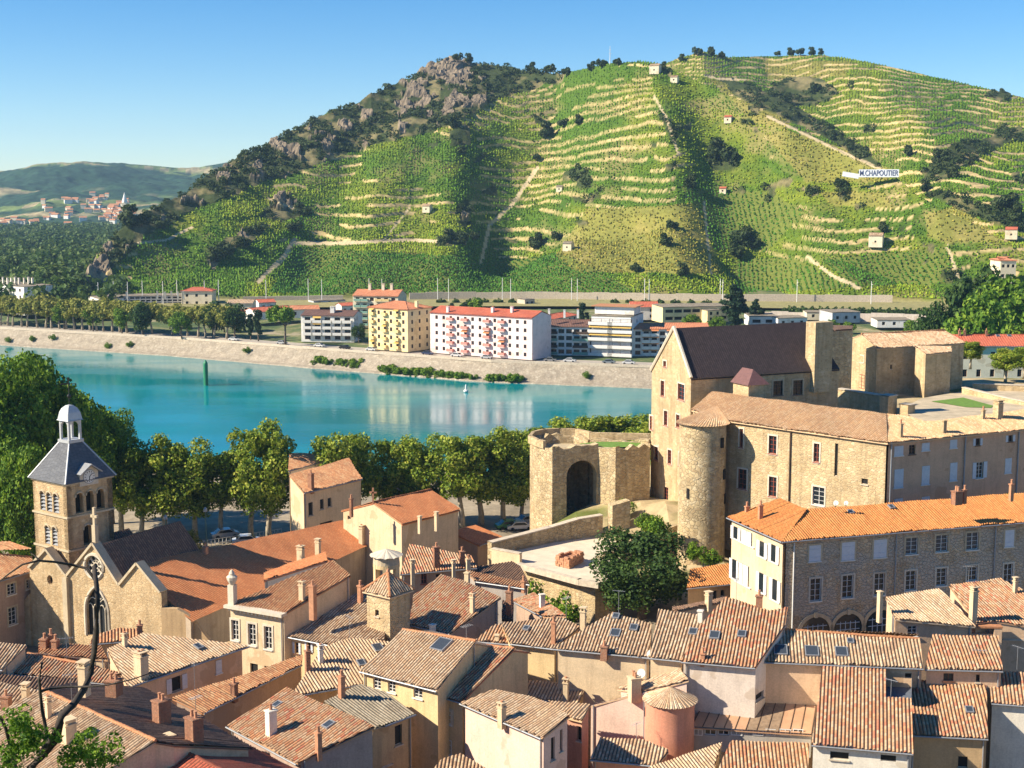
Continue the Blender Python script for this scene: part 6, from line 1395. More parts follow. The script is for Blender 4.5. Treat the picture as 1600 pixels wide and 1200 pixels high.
    for x in (161, 171, 180, 198, 246, 258, 268, 278, 287): h.chim(x, 456, 465, 3, 'w')
    h = flat('white gable end of the long grey white block', (139, 487), 462, 7.5, 'fwhite', 't_gry', (155, 467), 11, .02, pitched=False); h.build()
    h = flat('white flat roofed block with many roof vents at the left edge', (-40, 484), 441, 8, 'fwhite', 't_gry', (37, 448), 14, .02, pitched=False); floors(h, h.front, 4, 10, 1.5, 1.4, 'b'); h.build()
    for x in (5, 12, 18, 24, 30, 38, 45, 51): h.chim(x, 434, 444, 3, 'w')
    h = flat('pale block standing high behind the trees at the right edge', (1560, 470), 407, 12, 'fcream', 't_faro', (1590, 407), 14, .2, end='hip'); floors(h, h.front, 4, 3, 1.3, 1.5, 'd'); h.build()
    # low houses in between
    rows = [(355, 492, 474, 395, 474, 'fcream', 't_pale', 'cream bungalow with a tan roof left of the cypress trees', 9), (400, 500, 488, 460, 484, 'fwhite', 't_far', 'white shed with a long red roof behind the umbrella pine', 10), (405, 487, 473, 432, 472, 'fwhite', 't_far', 'small white house with a red gable roof behind the red roofed shed', 8), (452, 497, 484, 500, 483, 'fwhite', 't_faro', 'white house with an orange roof beside the white balconied block', 9), (534, 492, 478, 556, 477, 'fwhite', 't_far', 'tiny white house with a red roof left of the turquoise balconies', 7),
            (490, 478, 470, 540, 468, 'fgrey', 't_gry', 'grey railway shed with dark openings above the white block', 7), (862, 510, 499, 905, 492, 'fcream', 't_far', 'house with a bright red hipped roof behind the dark brown roofed block', 9), (985, 500, 480, 1030, 480, 'fgrey', 't_far', 'grey gabled house with a red roof behind the large white block', 12), (1035, 505, 480, 1140, 478, 'fyel', 't_gry', 'long yellow industrial shed with orange doors', 14),
            (1170, 510, 494, 1215, 494, 'fwhite', 't_gry', 'white flat hall right of the yellow industrial shed', 12), (1300, 505, 488, 1345, 487, 'fgrey', 't_gry', 'grey greenish hall beyond the castle chapel', 12), (1370, 512, 500, 1425, 500, 'fwhite', 't_gry', 'low white building with a flat roof left of the dark garden trees', 10), (1215, 512, 497, 1262, 496, 'fwhite', 't_gry', 'white van sized shed behind the ridge of the keep', 9), (820, 480, 468, 836, 467, 'stonetop', 't_gry', 'small ochre stone railway hut below the vineyards', 6),
            (128, 488, 477, 150, 475, 'fwhite', 't_far', 'little red roofed house behind the quay planes at the left', 7), (282, 480, 455, 332, 455, 'fcream', 't_far', 'house with a bright red hipped roof above the long grey block', 10), (352, 508, 492, 385, 491, 'fcream', 't_far', 'cream villa with a red roof and white porch at the end of the plane row', 9), (1105, 505, 485, 1128, 484, 'fyel', 't_gry', 'yellow annex with an orange door beside the spruce', 8), (1260, 500, 488, 1300, 488, 'fcream', 't_gry', 'cream wall building below the railway hedge', 8)]
    for x, yb, yt, x2, y2, wl, rf, lab, dep in rows:
        h = flat(lab, (x, yb), yt, 9.5, wl, rf, (x2, y2), dep, .3, 'house', 'house', pitched=rf != 't_gry', end='hip' if 'hip' in lab else None); n = max(2, int(h.front['L']/4)); floors(h, h.front, 1 if h.ze-h.zg < 5 else 2, n, 1.2 if 'industrial' not in lab else 3.2, 1.3, 'd'); h.build()
    h = flat('long cream house with a bright red roof and shutters beyond the castle court', (1490, 600), 541, 18, 'fcream', 't_far', (1700, 541), 11, .38, 'house', 'house', over=.5); w = h.front; floors(h, w, 2, 9, 1.0, 1.7, 'b', skip=None); h.build()
    for x in (1499, 1507, 1541): h.chim(x, 516, 525, 4, 'b')
    h.sky(1556, 523, 1562, 527); h.sky(1574, 523, 1580, 527)
    # retaining wall and hedge of the railway
    def strip(label, pts, z0, z1, th, mat, name, cat):
        ps = [PD(x, 470, d) for x, d in pts]; t = thing(name, label, cat, (ps[0][0], ps[0][1], z0)); m = MB()
        for a, b in zip(ps[:-1], ps[1:]):
            d = b-a; m.box(((a[0]+b[0])/2, (a[1]+b[1])/2, (z0+z1)/2+random.uniform(-.2, .2)), (np.linalg.norm(d[:2])+.2, th, z1-z0), math.atan2(d[1], d[0]))
        m.build('masonry', M[mat], t)
    strip('long pale stone retaining wall of the railway at the foot of the vineyards', [(x, 682+4*math.sin(x*.01)) for x in range(640, 1420, 26)], 9, 14.2, 1.2, 'stonetop', 'retaining_wall', 'wall')
    strip('pale stone railway wall at the foot of the hill, left stretch', [(x, 684) for x in range(380, 560, 26)], 9, 13, 1.2, 'stonetop', 'retaining_wall', 'wall')
    strip('long pale yard wall below the railway hedge on the right', [(x, 604) for x in range(1180, 1480, 26)], 9, 12.4, .8, 'pinkwhite', 'yard_wall', 'wall')
    # catenary masts
    i = 0; mm = MB(); mm.tube([(0, 0, 0), (0, 0, 11)], [.2, .14], 6); mm.box((0, -1.2, 9.6), (.12, 2.6, .14)); mm.box((0, -1.0, 8.4), (.1, 2.0, .1)); me = mesh_np('mast', np.array(mm.v), mm.f, M['balw'])
    words = ['left end of the railway', 'above the quay planes', 'beside the long grey block', 'above the grey block roof', 'right of the red hipped roof', 'left of the bare path', 'at the foot of the path', 'above the red roofed shed', 'over the railway shed', 'behind the turquoise balconies', 'right of the orange red roof', 'behind the pink block', 'above the pink block roof', 'left of the railway hut', 'right of the railway hut', 'behind the dark brown roof', 'above the large white block', 'left of the yellow shed', 'above the yellow shed', 'left of the spruce', 'right of the spruce', 'above the castle keep roof', 'above the chapel', 'right of the chapel', 'left of the garden trees']
    for x, d in zip((154, 178, 200, 223, 255, 277, 320, 342, 416, 482, 503, 577, 597, 684, 701, 785, 798, 893, 902, 1007, 1014, 1125, 1129, 1245, 1361), [672, 678]*20):
        p = PD(x, 470, d); o = link('railway_mast', me, None, (p[0], p[1], 10.5)); tag(o, 'slim pale railway mast '+words[i % len(words)], 'mast', 'railway masts along the foot of the hill'); i += 1
    # green marker post, white swan
    p = P(322, 602, 0); m = MB(); m.lathe((p[0], p[1], -2), [(.75, 0), (.75, 9.2), (.5, 9.6), (.25, 10.2)], 12); tag(m.build('channel_marker', plain('marker_green', (.02, .22, .09), .5), None, origin=(p[0], p[1], 0)), 'tall green channel marker post standing in the river', 'marker post')
    p = P(728, 613, 0); m = MB(); m.ball((p[0], p[1], .4), (.8, .55), 10, 6); m.lathe((p[0], p[1], .8), [(.3, 0), (.25, 1.3), (.05, 1.8)], 8); tag(m.build('buoy', M['wframe'], None, origin=(p[0], p[1], 0)), 'small white buoy floating off the reed bed', 'buoy')
    # cars
    def car(label, loc, rz, col):
        t = thing('parked_car', label, 'car', loc, 'parked cars', rz); pm = plain('car_paint_'+'_'.join(f'{int(c*99)}' for c in col), col, .25, .3, .05); L = lambda v: np.array(v)+np.array(loc)
        m = MB(); pr = [(-2.1, .35), (-2.1, .8), (-1.5, .92), (-.9, 1.42), (.7, 1.45), (1.4, .95), (2.05, .8), (2.1, .35)]; m.prism(pr[::-1], [], L((0, -.85, 0)), np.array([1., 0, 0]), np.array([0, 0, 1.]), np.array([0, -1., 0]), 1.7); m.build('body', pm, t)
        m = MB()
        for s in (-1, 1): m.prism([(-1.25, .95), (1.15, .95), (.62, 1.36), (-.82, 1.34)], [], L((0, s*.87 if s < 0 else .87, 0)), np.array([1., 0, 0])*(1 if s < 0 else -1)*1.0, np.array([0, 0, 1.]), np.array([0, float(s), 0]), .02)
        m.box(L((1.08, 0, 1.2)), (.75, 1.5, .03), ax=((.8, 0, -.6), (0, 1, 0), (.6, 0, .8))); m.box(L((-1.25, 0, 1.17)), (.7, 1.5, .03), ax=((.72, 0, .69), (0, 1, 0), (-.69, 0, .72))); m.build('window', M['glass'], t)
        for sx in (-1.3, 1.3):
            for sy in (-.8, .8): m = MB(); m.tube([L((sx, sy-.1, .32)), L((sx, sy+.1, .32))], .32, 10); m.build('wheel', M['iron'], t)
        return t
    rd = offset_line(densify(TOE, 6), 13)
    cols = {'white': (.7, .7, .7), 'silver': (.45, .46, .48), 'dark blue': (.04, .06, .13), 'black': (.02, .02, .022), 'red': (.35, .03, .02), 'pale blue': (.4, .48, .56), 'green': (.06, .2, .08)}
    far = [(372, 'white', 'at the end of the plane row'), (440, 'silver', 'under the umbrella pine'), (501, 'white', 'before the white balconied block'), (531, 'black', 'before the white balconied block'), (570, 'white', 'before the yellow block'), (662, 'dark blue', 'between the yellow and pink blocks'), (725, 'white', 'before the pink block'), (760, 'silver', 'before the pink block'), (852, 'white', 'before the striped loggias'), (868, 'silver', 'before the striped loggias'), (900, 'white', 'between the two white blocks'), (938, 'black', 'before the large white block'), (950, 'pale blue', 'before the large white block'), (980, 'white', 'nearest the castle keep on the far quay')]
    for x, c, wd in far:
        k = min(range(len(rd)), key=lambda i: abs(proj((rd[i][0], rd[i][1], 8))[0]-x)); p = rd[k]; q = rd[k+1]; car(f'{c} parked car {wd}', (p[0], p[1], 6.02), math.atan2(q[1]-p[1], q[0]-p[0]), cols[c])
    for x, y, c, wd, a in ((795, 826, 'green', 'under the planes left of the ruined bastion', .3), (812, 828, 'white', 'beside the ruined bastion', .2), (826, 818, 'silver', 'in the shade against the bastion', .4), (352, 840, 'silver', 'under the planes behind the red nave roof', .4), (385, 850, 'white', 'by the promenade railing', .2), (270, 852, 'dark blue', 'in the tree shade near the belfry', .3), (470, 880, 'black', 'at the foot of the cream riverside house', .8)):
        z = 9.4; p = P(x, y, z); z = float(zland(p[0], p[1])); p = P(x, y, z); car(f'{c} parked car {wd}', (p[0], p[1], z), a, cols[c])
    # the big sign on the hill
    c = hill_at(1374, 281); ex = np.array([.955, -.297, 0]); en = np.array([ex[1], -ex[0], 0]); L = 60*mpp(c); z0 = c[2]-1; Hh = 12*mpp(c)
    t = thing('hillside_sign', 'long white painted wall sign with big blue lettering among the vines', 'sign', (c[0], c[1], z0)); m = MB(); fwd = en*7+np.array([0, 0, .6]); m.box(c+fwd+[0, 0, Hh/2], (L, .6, Hh), ax=(ex, en, (0, 0, 1))); m.box(c+fwd-ex*(L/2+4.2)+[0, 0, Hh*.28], (8.6, .6, Hh*.62), ax=(ex*.98-np.array([0, 0, .17]), en, (.17*ex[0], .17*ex[1], .98))); m.build('panel', plain('sign_white', (.72, .75, .80), .7, 0, .12, 1), t)
    cu = bpy.data.curves.new('lettering', 'FONT'); cu.body = 'M.CHAPOUTIER'; cu.size = Hh*.98; cu.align_x = 'CENTER'; cu.align_y = 'CENTER'; cu.extrude = .05; cu.offset = .03; cu.materials.append(plain('sign_blue', (.03, .05, .16), .6))
    o = link('lettering_curve', cu, t); pw = c+fwd+en*.36+np.array([0, 0, Hh/2]); ez = Vector((0, 0, 1)); X = Vector(ex); o.matrix_local = Matrix.Translation(Vector(pw-parent_base(t))) @ Matrix((X, ez, Vector(en))).transposed().to_4x4(); bpy.context.view_layer.update()
    s = L*.96/max(1e-3, cu.bounding_box[0][0] if False else o.dimensions.x); o.scale = (s, 1, 1); bpy.context.view_layer.update(); me = bpy.data.meshes.new_from_object(o.evaluated_get(bpy.context.evaluated_depsgraph_get())); o2 = link('lettering', me, t); o2.matrix_local = o.matrix_local.copy(); bpy.data.objects.remove(o)
    # huts among the vines
    for x, y, s, lab, roof in ((668, 328, 3.2, 'small stone hut on the sunlit spur above the bare path', 't_tan'), (888, 388, 3.4, 'small white hut low in the middle vineyard', 't_gry'), (1369, 383, 4.6, 'square stone vineyard tower near the yellow vine mound', 't_tan'), (1024, 112, 4.2, 'little stone chapel on the summit of the hill', 't_tan'), (1138, 190, 3, 'tiny red roofed hut high on the right slope', 't_far'), (1130, 300, 2.6, 'red roofed shelter amid the dark green vines', 't_far'), (875, 296, 2.6, 'white shed on the bright terraces', 't_gry'), (1580, 372, 4, 'red roofed hut beside the yellow vine mound', 't_far'), (1054, 126, 3, 'stone hut just below the summit chapel', 't_tan')):
        q = hill_at(x, y+3)-np.array([0, 0, .6]); h = House('vineyard_hut', lab, 'hut', q[2], M['fcream'], M[roof], style='modern', over=.2, per=.5, group='huts among the vines'); zt = q[2]+s*1.25; w = s*.75; u = np.array([.92, -.38]); vh = np.array([.38, .92]); C = q[:2]
        pt = lambda i, j, z: np.array([*(C+u*w*i+vh*w*j), z]); zr = zt+w*.4; h.add([pt(-1, -1, zt), pt(1, -1, zt), pt(1, 0, zr), pt(-1, 0, zr)], u); h.add([pt(1, 1, zt), pt(-1, 1, zt), pt(-1, 0, zr), pt(1, 0, zr)], -u); h.make_walls(); wf = max(h.walls, key=lambda a: -a['n'][1]); h.winw(wf, wf['L']*.5, q[2]+s*.5, .9, 1.0, 'd', sill=False); h.build()
    q = hill_at(953, 101); m = MB(); m.tube([q, q+[0, 0, 12]], [.3, .12], 6); m.box(q+[0, 0, 7], (2, .2, .2)); m.box(q+[0, 0, 9.5], (1.4, .2, .2)); tag(m.build('antenna_mast', M['balw'], None, origin=q), 'thin pale antenna mast on the left of the hill summit', 'mast')
    # village in the distance
    k = 0; spots = [(60+RNG.uniform(0, 150), 333+RNG.normal(3, 7)) for _ in range(34)]+[(150+RNG.uniform(0, 60), 337+RNG.uniform(-6, 10)) for _ in range(22)]+[(140+RNG.uniform(0, 30), 312+RNG.normal(0, 4)) for _ in range(10)]+[(172+RNG.uniform(0, 26), 322+RNG.normal(0, 4)) for _ in range(10)]+[(0+RNG.uniform(0, 60), 350+RNG.normal(0, 2)) for _ in range(12)]+[(100+RNG.uniform(0, 20), 316+RNG.normal(0, 3)) for _ in range(5)]
    for x, y in spots:
        q = FAR_AT(x, y); s = RNG.uniform(3.5, 6.5); hh = RNG.uniform(4, 7); a = RNG.uniform(-.5, .5); m = MB(); r = MB(); ex, ey = np.array([math.cos(a), math.sin(a), 0]), np.array([-math.sin(a), math.cos(a), 0]); q = q-np.array([0, 0, 2])
        m.box(q+[0, 0, hh/2+.5], (s*2, s*1.2, hh+1), a); t = thing('village_house', 'x', 'house', q, 'far village houses'); m.build('wall', M['fcream'] if RNG.random() < .7 else M['fwhite'], t); z = hh+1
        p = lambda i, j, zz: q+ex*s*1.05*i+ey*s*.7*j+np.array([0, 0, zz]); r.poly([p(-1, -1, z), p(1, -1, z), p(1, 0, z+2), p(-1, 0, z+2)]); r.poly([p(1, 1, z), p(-1, 1, z), p(-1, 0, z+2), p(1, 0, z+2)]); r.poly([p(-1, 1, z), p(-1, -1, z), p(-1, 0, z+2)]); r.poly([p(1, -1, z), p(1, 1, z), p(1, 0, z+2)]); r.build('roof', M['t_faro_flat'] if 't_faro_flat' in M else M['clay'], t)
        t['label'] = 'tiny pale orange roofed house of the far village '+('on the slope above it' if y < 325 else 'on the plain at its left' if x < 62 else 'around its church')
    q = FAR_AT(196, 347); m = MB(); m.box(q+[0, 0, 14], (7, 7, 30)); t = thing('village_steeple', 'pale pointed church steeple rising over the far village', 'steeple', q); m.build('tower', M['fcream'], t); m = MB(); m.lathe(q+[0, 0, 29], [(4.6, 0), (.1, 15)], 4); m.build('spire', M['fwhite'], t)
farbank()
# ---------------------------------------------------------------- trees
M['lf_plane'] = foliage('leaves_plane', (.06, .115, .010), (.21, .30, .022), (.44, .45, .07), .5)
M['lf_pale'] = foliage('leaves_quay', (.13, .16, .02), (.29, .30, .05), (.42, .38, .10), .4)
M['lf_dark'] = foliage('leaves_dark', (.018, .045, .010), (.045, .095, .018), (.10, .16, .03), .6)
M['lf_mid'] = foliage('leaves_mid', (.04, .10, .01), (.12, .23, .016), (.26, .36, .03), .5)
M['lf_pine'] = foliage('needles', (.010, .03, .014), (.022, .055, .024), (.045, .085, .03), .6)
M['lf_yel'] = foliage('leaves_yellow', (.10, .12, .02), (.25, .24, .05), (.40, .34, .10), .8)
M['lf_scrub'] = foliage('leaves_scrub', (.022, .045, .012), (.05, .085, .02), (.10, .12, .04), .15)
M['bark'] = plain('bark', (.16, .12, .085), .9, 0, .5, 4); M['bark_pale'] = plain('bark_plane', (.38, .32, .23), .85, 0, .4, 2.5)
def leaves(centres, radii, n, size, seed=0, up=.25, flat=1.0):
    """n leaf clumps as small bent quads spread over the surfaces of many lobes"""
    rg = np.random.default_rng(seed); C = np.array(centres); Rr = np.array(radii); w = Rr**2; k = rg.choice(len(C), n, p=w/w.sum())
    d = rg.normal(size=(n, 3)); d[:, 2] = d[:, 2]*1.0+up; d /= np.linalg.norm(d, axis=1)[:, None]
    r = Rr[k]*(rg.uniform(.55, 1.08, n)); p = C[k]+d*r[:, None]*np.array([1, 1, flat]); nr = d+rg.normal(0, .55, (n, 3)); nr /= np.linalg.norm(nr, axis=1)[:, None]
    t = np.cross(nr, rg.normal(size=(n, 3))); t /= np.linalg.norm(t, axis=1)[:, None]; b = np.cross(nr, t); s = size*rg.uniform(.6, 1.4, n)[:, None]
    V = np.stack([p-t*s, p-b*s*.7+nr*s*.15, p+t*s, p+b*s*.7+nr*s*.15], 1).reshape(-1, 3); i = np.arange(n)*4
    return V, np.stack([i, i+1, i+2, i+3], 1)
def lobes(rx, ry, rz, n, lr, seed, low=-.8, power=.55):
    rg = np.random.default_rng(seed); o = []
    while len(o) < n:
        d = rg.normal(size=3); d /= np.linalg.norm(d); r = rg.uniform(.25, 1)**power
        if d[2]*r < low: continue
        o.append((d[0]*rx*r, d[1]*ry*r, d[2]*rz*r))
    return np.array(o), rg.uniform(.7, 1.3, n)*lr
def crown_mesh(name, mat, rx, ry, rz, nl, lr, n, size, seed, low=-.8, flat=1.0, shape=None):
    c, r = lobes(rx, ry, rz, nl, lr, seed, low)
    if shape: c = shape(c)
    V, Fc = leaves(c, r, n, size, seed, flat=flat); return mesh_np(name, V, Fc, M[mat])
def trunk_mesh(h, r, seed, limbs=4, reach=2.5, mat='bark', lean=.0):
    rg = random.Random(seed); m = MB(); top = np.array([lean*h, rg.uniform(-.1, .1)*h, h]); m.tube([(0, 0, -.6), (lean*h*.2, 0, h*.3), top*.7, top], [r*1.25, r, r*.8, r*.55], 8)
    for k in range(limbs):
        a = k*6.283/limbs+rg.uniform(-.4, .4); s = top*rg.uniform(.75, 1); e = s+np.array([math.cos(a)*reach, math.sin(a)*reach, reach*rg.uniform(.8, 1.5)]); m.tube([s, (s+e)/2+[0, 0, reach*.15], e], [r*.5, r*.36, r*.16], 6)
    return mesh_np('trunk', np.array(m.v), m.f, M[mat], smooth=True)
class Kind:
    def __init__(s, name, crown, trunk, cz): s.name, s.crown, s.trunk, s.cz = name, crown, trunk, cz
    def put(s, label, loc, sc=1, rz=None, group=None, cat='tree', sz=None):
        t = thing(s.name, label, cat, loc, group, rz if rz is not None else random.uniform(0, 6.28)); t.scale = (sc, sc, sz or sc)
        c = link('crown', s.crown, t); c.location = (0, 0, s.cz)
        if s.trunk: link('trunk', s.trunk, t)
        return t
def at(px, py, z=None):
    z0 = 9.4 if z is None else z; p = P(px, py, z0)
    if z is None:
        for _ in range(3): z0 = float(zland(p[0], p[1])); p = P(px, py, z0)
    return p
ORD = 'first second third fourth fifth sixth seventh eighth ninth tenth eleventh twelfth thirteenth fourteenth fifteenth sixteenth seventeenth eighteenth nineteenth twentieth'.split()+['twenty '+w for w in 'first second third fourth fifth sixth seventh eighth ninth'.split()]+['thirtieth', 'thirty first', 'thirty second']
def trees():
    PL = [Kind('plane_tree', crown_mesh('plane_crown', 'lf_plane', 4.0, 4.0, 5.6, 34, 1.45, 8500, .235, 11+k), trunk_mesh(6.5, .42, k, 5, 3, 'bark_pale'), 9.0) for k in range(4)]
    # the promenade planes: x, foot row, top row, relative width, label tail
    row = [(190, 838, 690, 1.0, 'just right of the belfry'), (222, 846, 700, .95, 'second to the right of the belfry'), (258, 845, 690, 1.0, 'leaning over the promenade lamp'), (305, 842, 690, 1.0, 'above the flowerpot chimney'), (345, 838, 700, .9, 'in the middle of the promenade row'), (392, 842, 672, 1.05, 'left of the riverside house, dark'), (420, 846, 668, 1.05, 'tall and sunlit left of the riverside house'),
           (528, 838, 682, 1.05, 'right of the riverside house, dense'), (556, 832, 676, .95, 'behind the cross chapel, tall'), (604, 822, 688, .85, 'thin crowned, with its branches showing'), (632, 824, 690, .9, 'behind the orange gabled hall'), (668, 822, 684, 1.0, 'open crowned with a pale forked limb'), (722, 826, 676, 1.05, 'dark, left of the parked cars'), (752, 820, 680, 1.1, 'broad, over the parked cars'), (786, 822, 678, 1.0, 'shading the ruined bastion'), (815, 815, 700, .8, 'pressed against the ruined bastion')]
    for i, (x, yb, yt, wd, lab) in enumerate(row):
        p = at(x, yb); hh = (zabove(x, yb, p[2], yt)-p[2]); k = PL[i % 4]; t = k.put('plane tree on the promenade, '+lab, p, wd, None, 'plane trees along the near promenade', sz=hh/15.0)
    far2 = [(845, 668, 252), (872, 660, 250), (900, 655, 248), (925, 652, 250), (950, 650, 247), (975, 656, 250), (1000, 655, 248), (815, 672, 246), (1025, 655, 250)]
    for i, (x, yt, d) in enumerate(far2):
        p = PD(x, yt, d); z = float(zland(p[0], p[1])); PL[(i+1) % 4].put(f'plane tree behind the ruined bastion, {ORD[i]} in the hedge like row', (p[0], p[1], min(z, 12)), 1.15, None, 'plane trees behind the bastion', sz=(p[2]-min(z, 12))/15)
    # big tree mass at the left
    BIG = [Kind('large_tree', crown_mesh('big_crown', 'lf_mid', 8.0, 8.0, 8.5, 70, 2.0, 19000, .27, 31+k, -.7), trunk_mesh(9, .6, 40+k, 5, 4), 13.0) for k in range(2)]
    for i, (x, yt, d, s, lab) in enumerate(((58, 552, 205, 1.0, 'tall bright green tree behind the belfry, rising over the river'), (5, 560, 196, 1.0, 'tall green tree at the left edge, cut by the frame'), (128, 610, 222, .85, 'dark green tree at the right of the left hand clump'), (168, 640, 232, .7, 'smaller dark tree at the water edge beside the belfry'), (20, 690, 182, .62, 'lower tree in the shade left of the belfry'), (-20, 640, 190, .8, 'shaded tree at the far left below the tall ones'))):
        p = PD(x, yt, d); z = 9.3; hh = p[2]-z; BIG[i % 2].put(lab, (p[0], p[1], z), s, None, 'big trees behind the belfry', sz=hh/22.0)
    # great dark tree in the middle
    K = Kind('evergreen_oak', crown_mesh('oak_crown', 'lf_dark', 4.6, 4.6, 4.6, 40, 1.65, 12000, .20, 77, -.9), trunk_mesh(5, .45, 3, 5, 2.4), 6.4); p = at(1003, 968); K.put('great round dark tree in front of the round castle tower', p, 1.12, 0, sz=(zabove(1003, 968, p[2], 826)-p[2])/11.8)
    B = Kind('bush', crown_mesh('bush_crown', 'lf_mid', 2.0, 2.0, 1.3, 12, .9, 1500, .20, 5), None, 1.0); D = Kind('bush', crown_mesh('bush_crown_dark', 'lf_dark', 2.0, 2.0, 1.4, 12, .9, 1500, .22, 6), None, 1.1)
    for x, y, s, lab, k in ((845, 950, 1.2, 'bush in the shade below the terrace wall, left', B), (868, 955, 1.4, 'bush in the shade below the terrace wall, middle', B), (893, 966, 1.2, 'bush in the shade below the terrace wall, right', B), (912, 962, .9, 'yellowish bush at the foot of the great dark tree', B), (1030, 834, .8, 'small green bush on the rocky mound below the round tower', B), (1012, 826, .7, 'tuft of green on the rocky mound, left one', B), (975, 800, .6, 'low tuft beside the arch of the bastion', B), (1084, 870, .6, 'tuft of weeds at the foot of the round tower', B), (870, 826, .5, 'ivy tuft at the foot of the black arch', D), (1110, 880, .6, 'dry tuft under the round tower beside the hospital', B), (948, 820, .6, 'green shrub on the wall top beside the arch', B)):
        p = at(x, y); k.put(lab, p, s, None, 'bushes around the castle mound', 'bush')
    V = Kind('climbing_plant', crown_mesh('ivy', 'lf_dark', 4.5, 1.2, 3.0, 14, 1.1, 2200, .24, 8), None, 2.0); p = PD(1585, 790, 172); V.put('dark creeper hanging on the brown wing above the orange roof', (p[0], p[1], 24.2), .62, .4, cat='plant'); 
    Y = Kind('climbing_plant', crown_mesh('creeper', 'lf_yel', .45, .45, 3.4, 14, .4, 900, .14, 9), None, 3.6); p = P(1547, 1200, 11); Y.put('bright yellow green creeper on the corner of the garden wall', (p[0], p[1], 11), 1, 0, cat='plant')
    # palms and planes of the castle court
    G = Kind('plane_tree', PL[0].crown, PL[0].trunk, 9.0)
    for x, yb, s, lab in ((1516, 575, .55, 'small round plane tree left of the court lamp'), (1571, 596, .62, 'round plane tree with a pale trunk in the castle court'), (1600, 590, .6, 'round plane tree at the right edge of the castle court')):
        p = P(x, yb, 30); G.put(lab, p, s, None, 'plane trees of the castle court', sz=s*.62)
    # quay planes on the far side (pollarded, leaning)
    Q = [Kind('quay_plane_tree', crown_mesh('quay_crown', 'lf_pale', 4.2, 4.2, 3.0, 20, 1.5, 2300, .42, 60+k, -.6), trunk_mesh(5.2, .38, 50+k, 5, 2.2, 'bark_pale', .12), 7.4) for k in range(4)]
    ln = offset_line(densify(TOE, 2), 17); px = [proj((p[0], p[1], 6))[0] for p in ln]; i = 0; x = -8.0
    while x < 352:
        if not 242 < x < 262:
            k = min(range(len(ln)), key=lambda j: abs(px[j]-x)); p = ln[k]; Q[i % 4].put(f'pollarded plane tree on the far quay, {ORD[min(i, 31)]} from the left', (p[0]+random.uniform(-.4, .4), p[1]+random.uniform(-.6, .6), 6), random.uniform(1.05, 1.2), None, 'pollarded planes along the far quay'); i += 1
        x += 10.5+x*.012
    # conifers and garden trees of the far bank
    cone = lambda c: np.stack([c[:, 0]*(1-(c[:, 2]+5)/11), c[:, 1]*(1-(c[:, 2]+5)/11), c[:, 2]], 1)
    CY = Kind('cypress', crown_mesh('cypress_crown', 'lf_pine', 1.0, 1.0, 5, 18, .7, 1500, .3, 21), trunk_mesh(2, .2, 2, 0), 6); SP = Kind('spruce', crown_mesh('spruce_crown', 'lf_pine', 5.5, 5.5, 7.5, 60, 1.0, 5200, .36, 23, -1, .55, shape=lambda c: np.stack([c[:, 0]*np.clip(.55-c[:, 2]/14, .05, 1), c[:, 1]*np.clip(.55-c[:, 2]/14, .05, 1), c[:, 2]], 1)), trunk_mesh(6, .35, 4, 0), 8)
    UM = Kind('umbrella_pine', crown_mesh('pine_crown', 'lf_mid', 5.0, 5.0, 2.2, 20, 1.5, 2600, .36, 25, -.3), trunk_mesh(6, .35, 6, 5, 2.2), 8.2); GT = [Kind('garden_tree', crown_mesh('garden_crown', m_, 4.2, 4.2, 4.4, 20, 1.7, 2600, .40, 27+k, -.7), trunk_mesh(4, .3, 8+k), 6.2) for k, m_ in enumerate(('lf_dark', 'lf_mid'))]
    for x, d, s, lab, k in ((403, 545, 1.15, 'dark cypress left of the umbrella pine', CY), (391, 550, .8, 'shorter cypress beside the tall one', CY), (390, 556, .9, 'dark cypress at the villa', CY), (910, 590, 1.0, 'cypress behind the dark brown roofed block', CY), (917, 590, .6, 'small cypress behind the large white block', CY), (946, 600, .7, 'cypress above the large white block', CY), (176, 640, .9, 'cypress above the long grey block', CY), (228, 640, .8, 'cypress behind the long grey block roof', CY),
                        (445, 527, 1.15, 'dark round umbrella pine on the far quay', UM), (1148, 560, 1.35, 'tall blue green spruce right of the yellow shed', SP), (1180, 575, .9, 'smaller spruce behind the keep ridge', SP), (725, 560, .85, 'cedar behind the pink block', SP), (705, 565, .8, 'dark fir behind the pink block, left one', SP),
                        (222, 575, 1.0, 'round dark tree in front of the long grey block', GT[0]), (190, 585, .8, 'small tree left of the long grey block', GT[1]), (283, 560, .8, 'bright tree in front of the long grey block', GT[1]), (332, 562, 1.05, 'dark tree right of the long grey block', GT[0]), (366, 556, 1.0, 'dark tree over the cream villa', GT[0]), (350, 580, .9, 'tree behind the villa roof', GT[0]), (585, 590, .7, 'tree behind the yellow block', GT[0]), (656, 540, .7, 'dark tree between the yellow and pink blocks', GT[0]), (740, 585, 1.0, 'round tree behind the pink block', GT[1]), (1080, 555, .7, 'pale tree before the yellow shed', GT[1]), (1120, 545, .7, 'tree before the yellow annex', GT[1]), (840, 520, .6, 'dark shrubby tree between the pink block and the loggias', GT[0]), (145, 600, .8, 'tree behind the white gable end', GT[1]), (100, 612, .9, 'tree right of the white flat roofed block', GT[1]), (118, 618, .8, 'reddish garden tree right of the white flat roofed block', GT[0]), (960, 505, .45, 'clipped bush tree before the large white block', GT[1]), (925, 505, .4, 'clipped bush tree before the striped loggias', GT[1]), (560, 530, .55, 'garden tree before the yellow block', GT[0]), (1300, 560, .55, 'young street tree left of the grey greenish hall', GT[1]), (1327, 560, .5, 'young street tree right of the grey greenish hall', GT[1]), (1425, 560, .6, 'young tree right of the low white building', GT[1]), (265, 600, .7, 'tree on the grey block roof line', GT[0])):
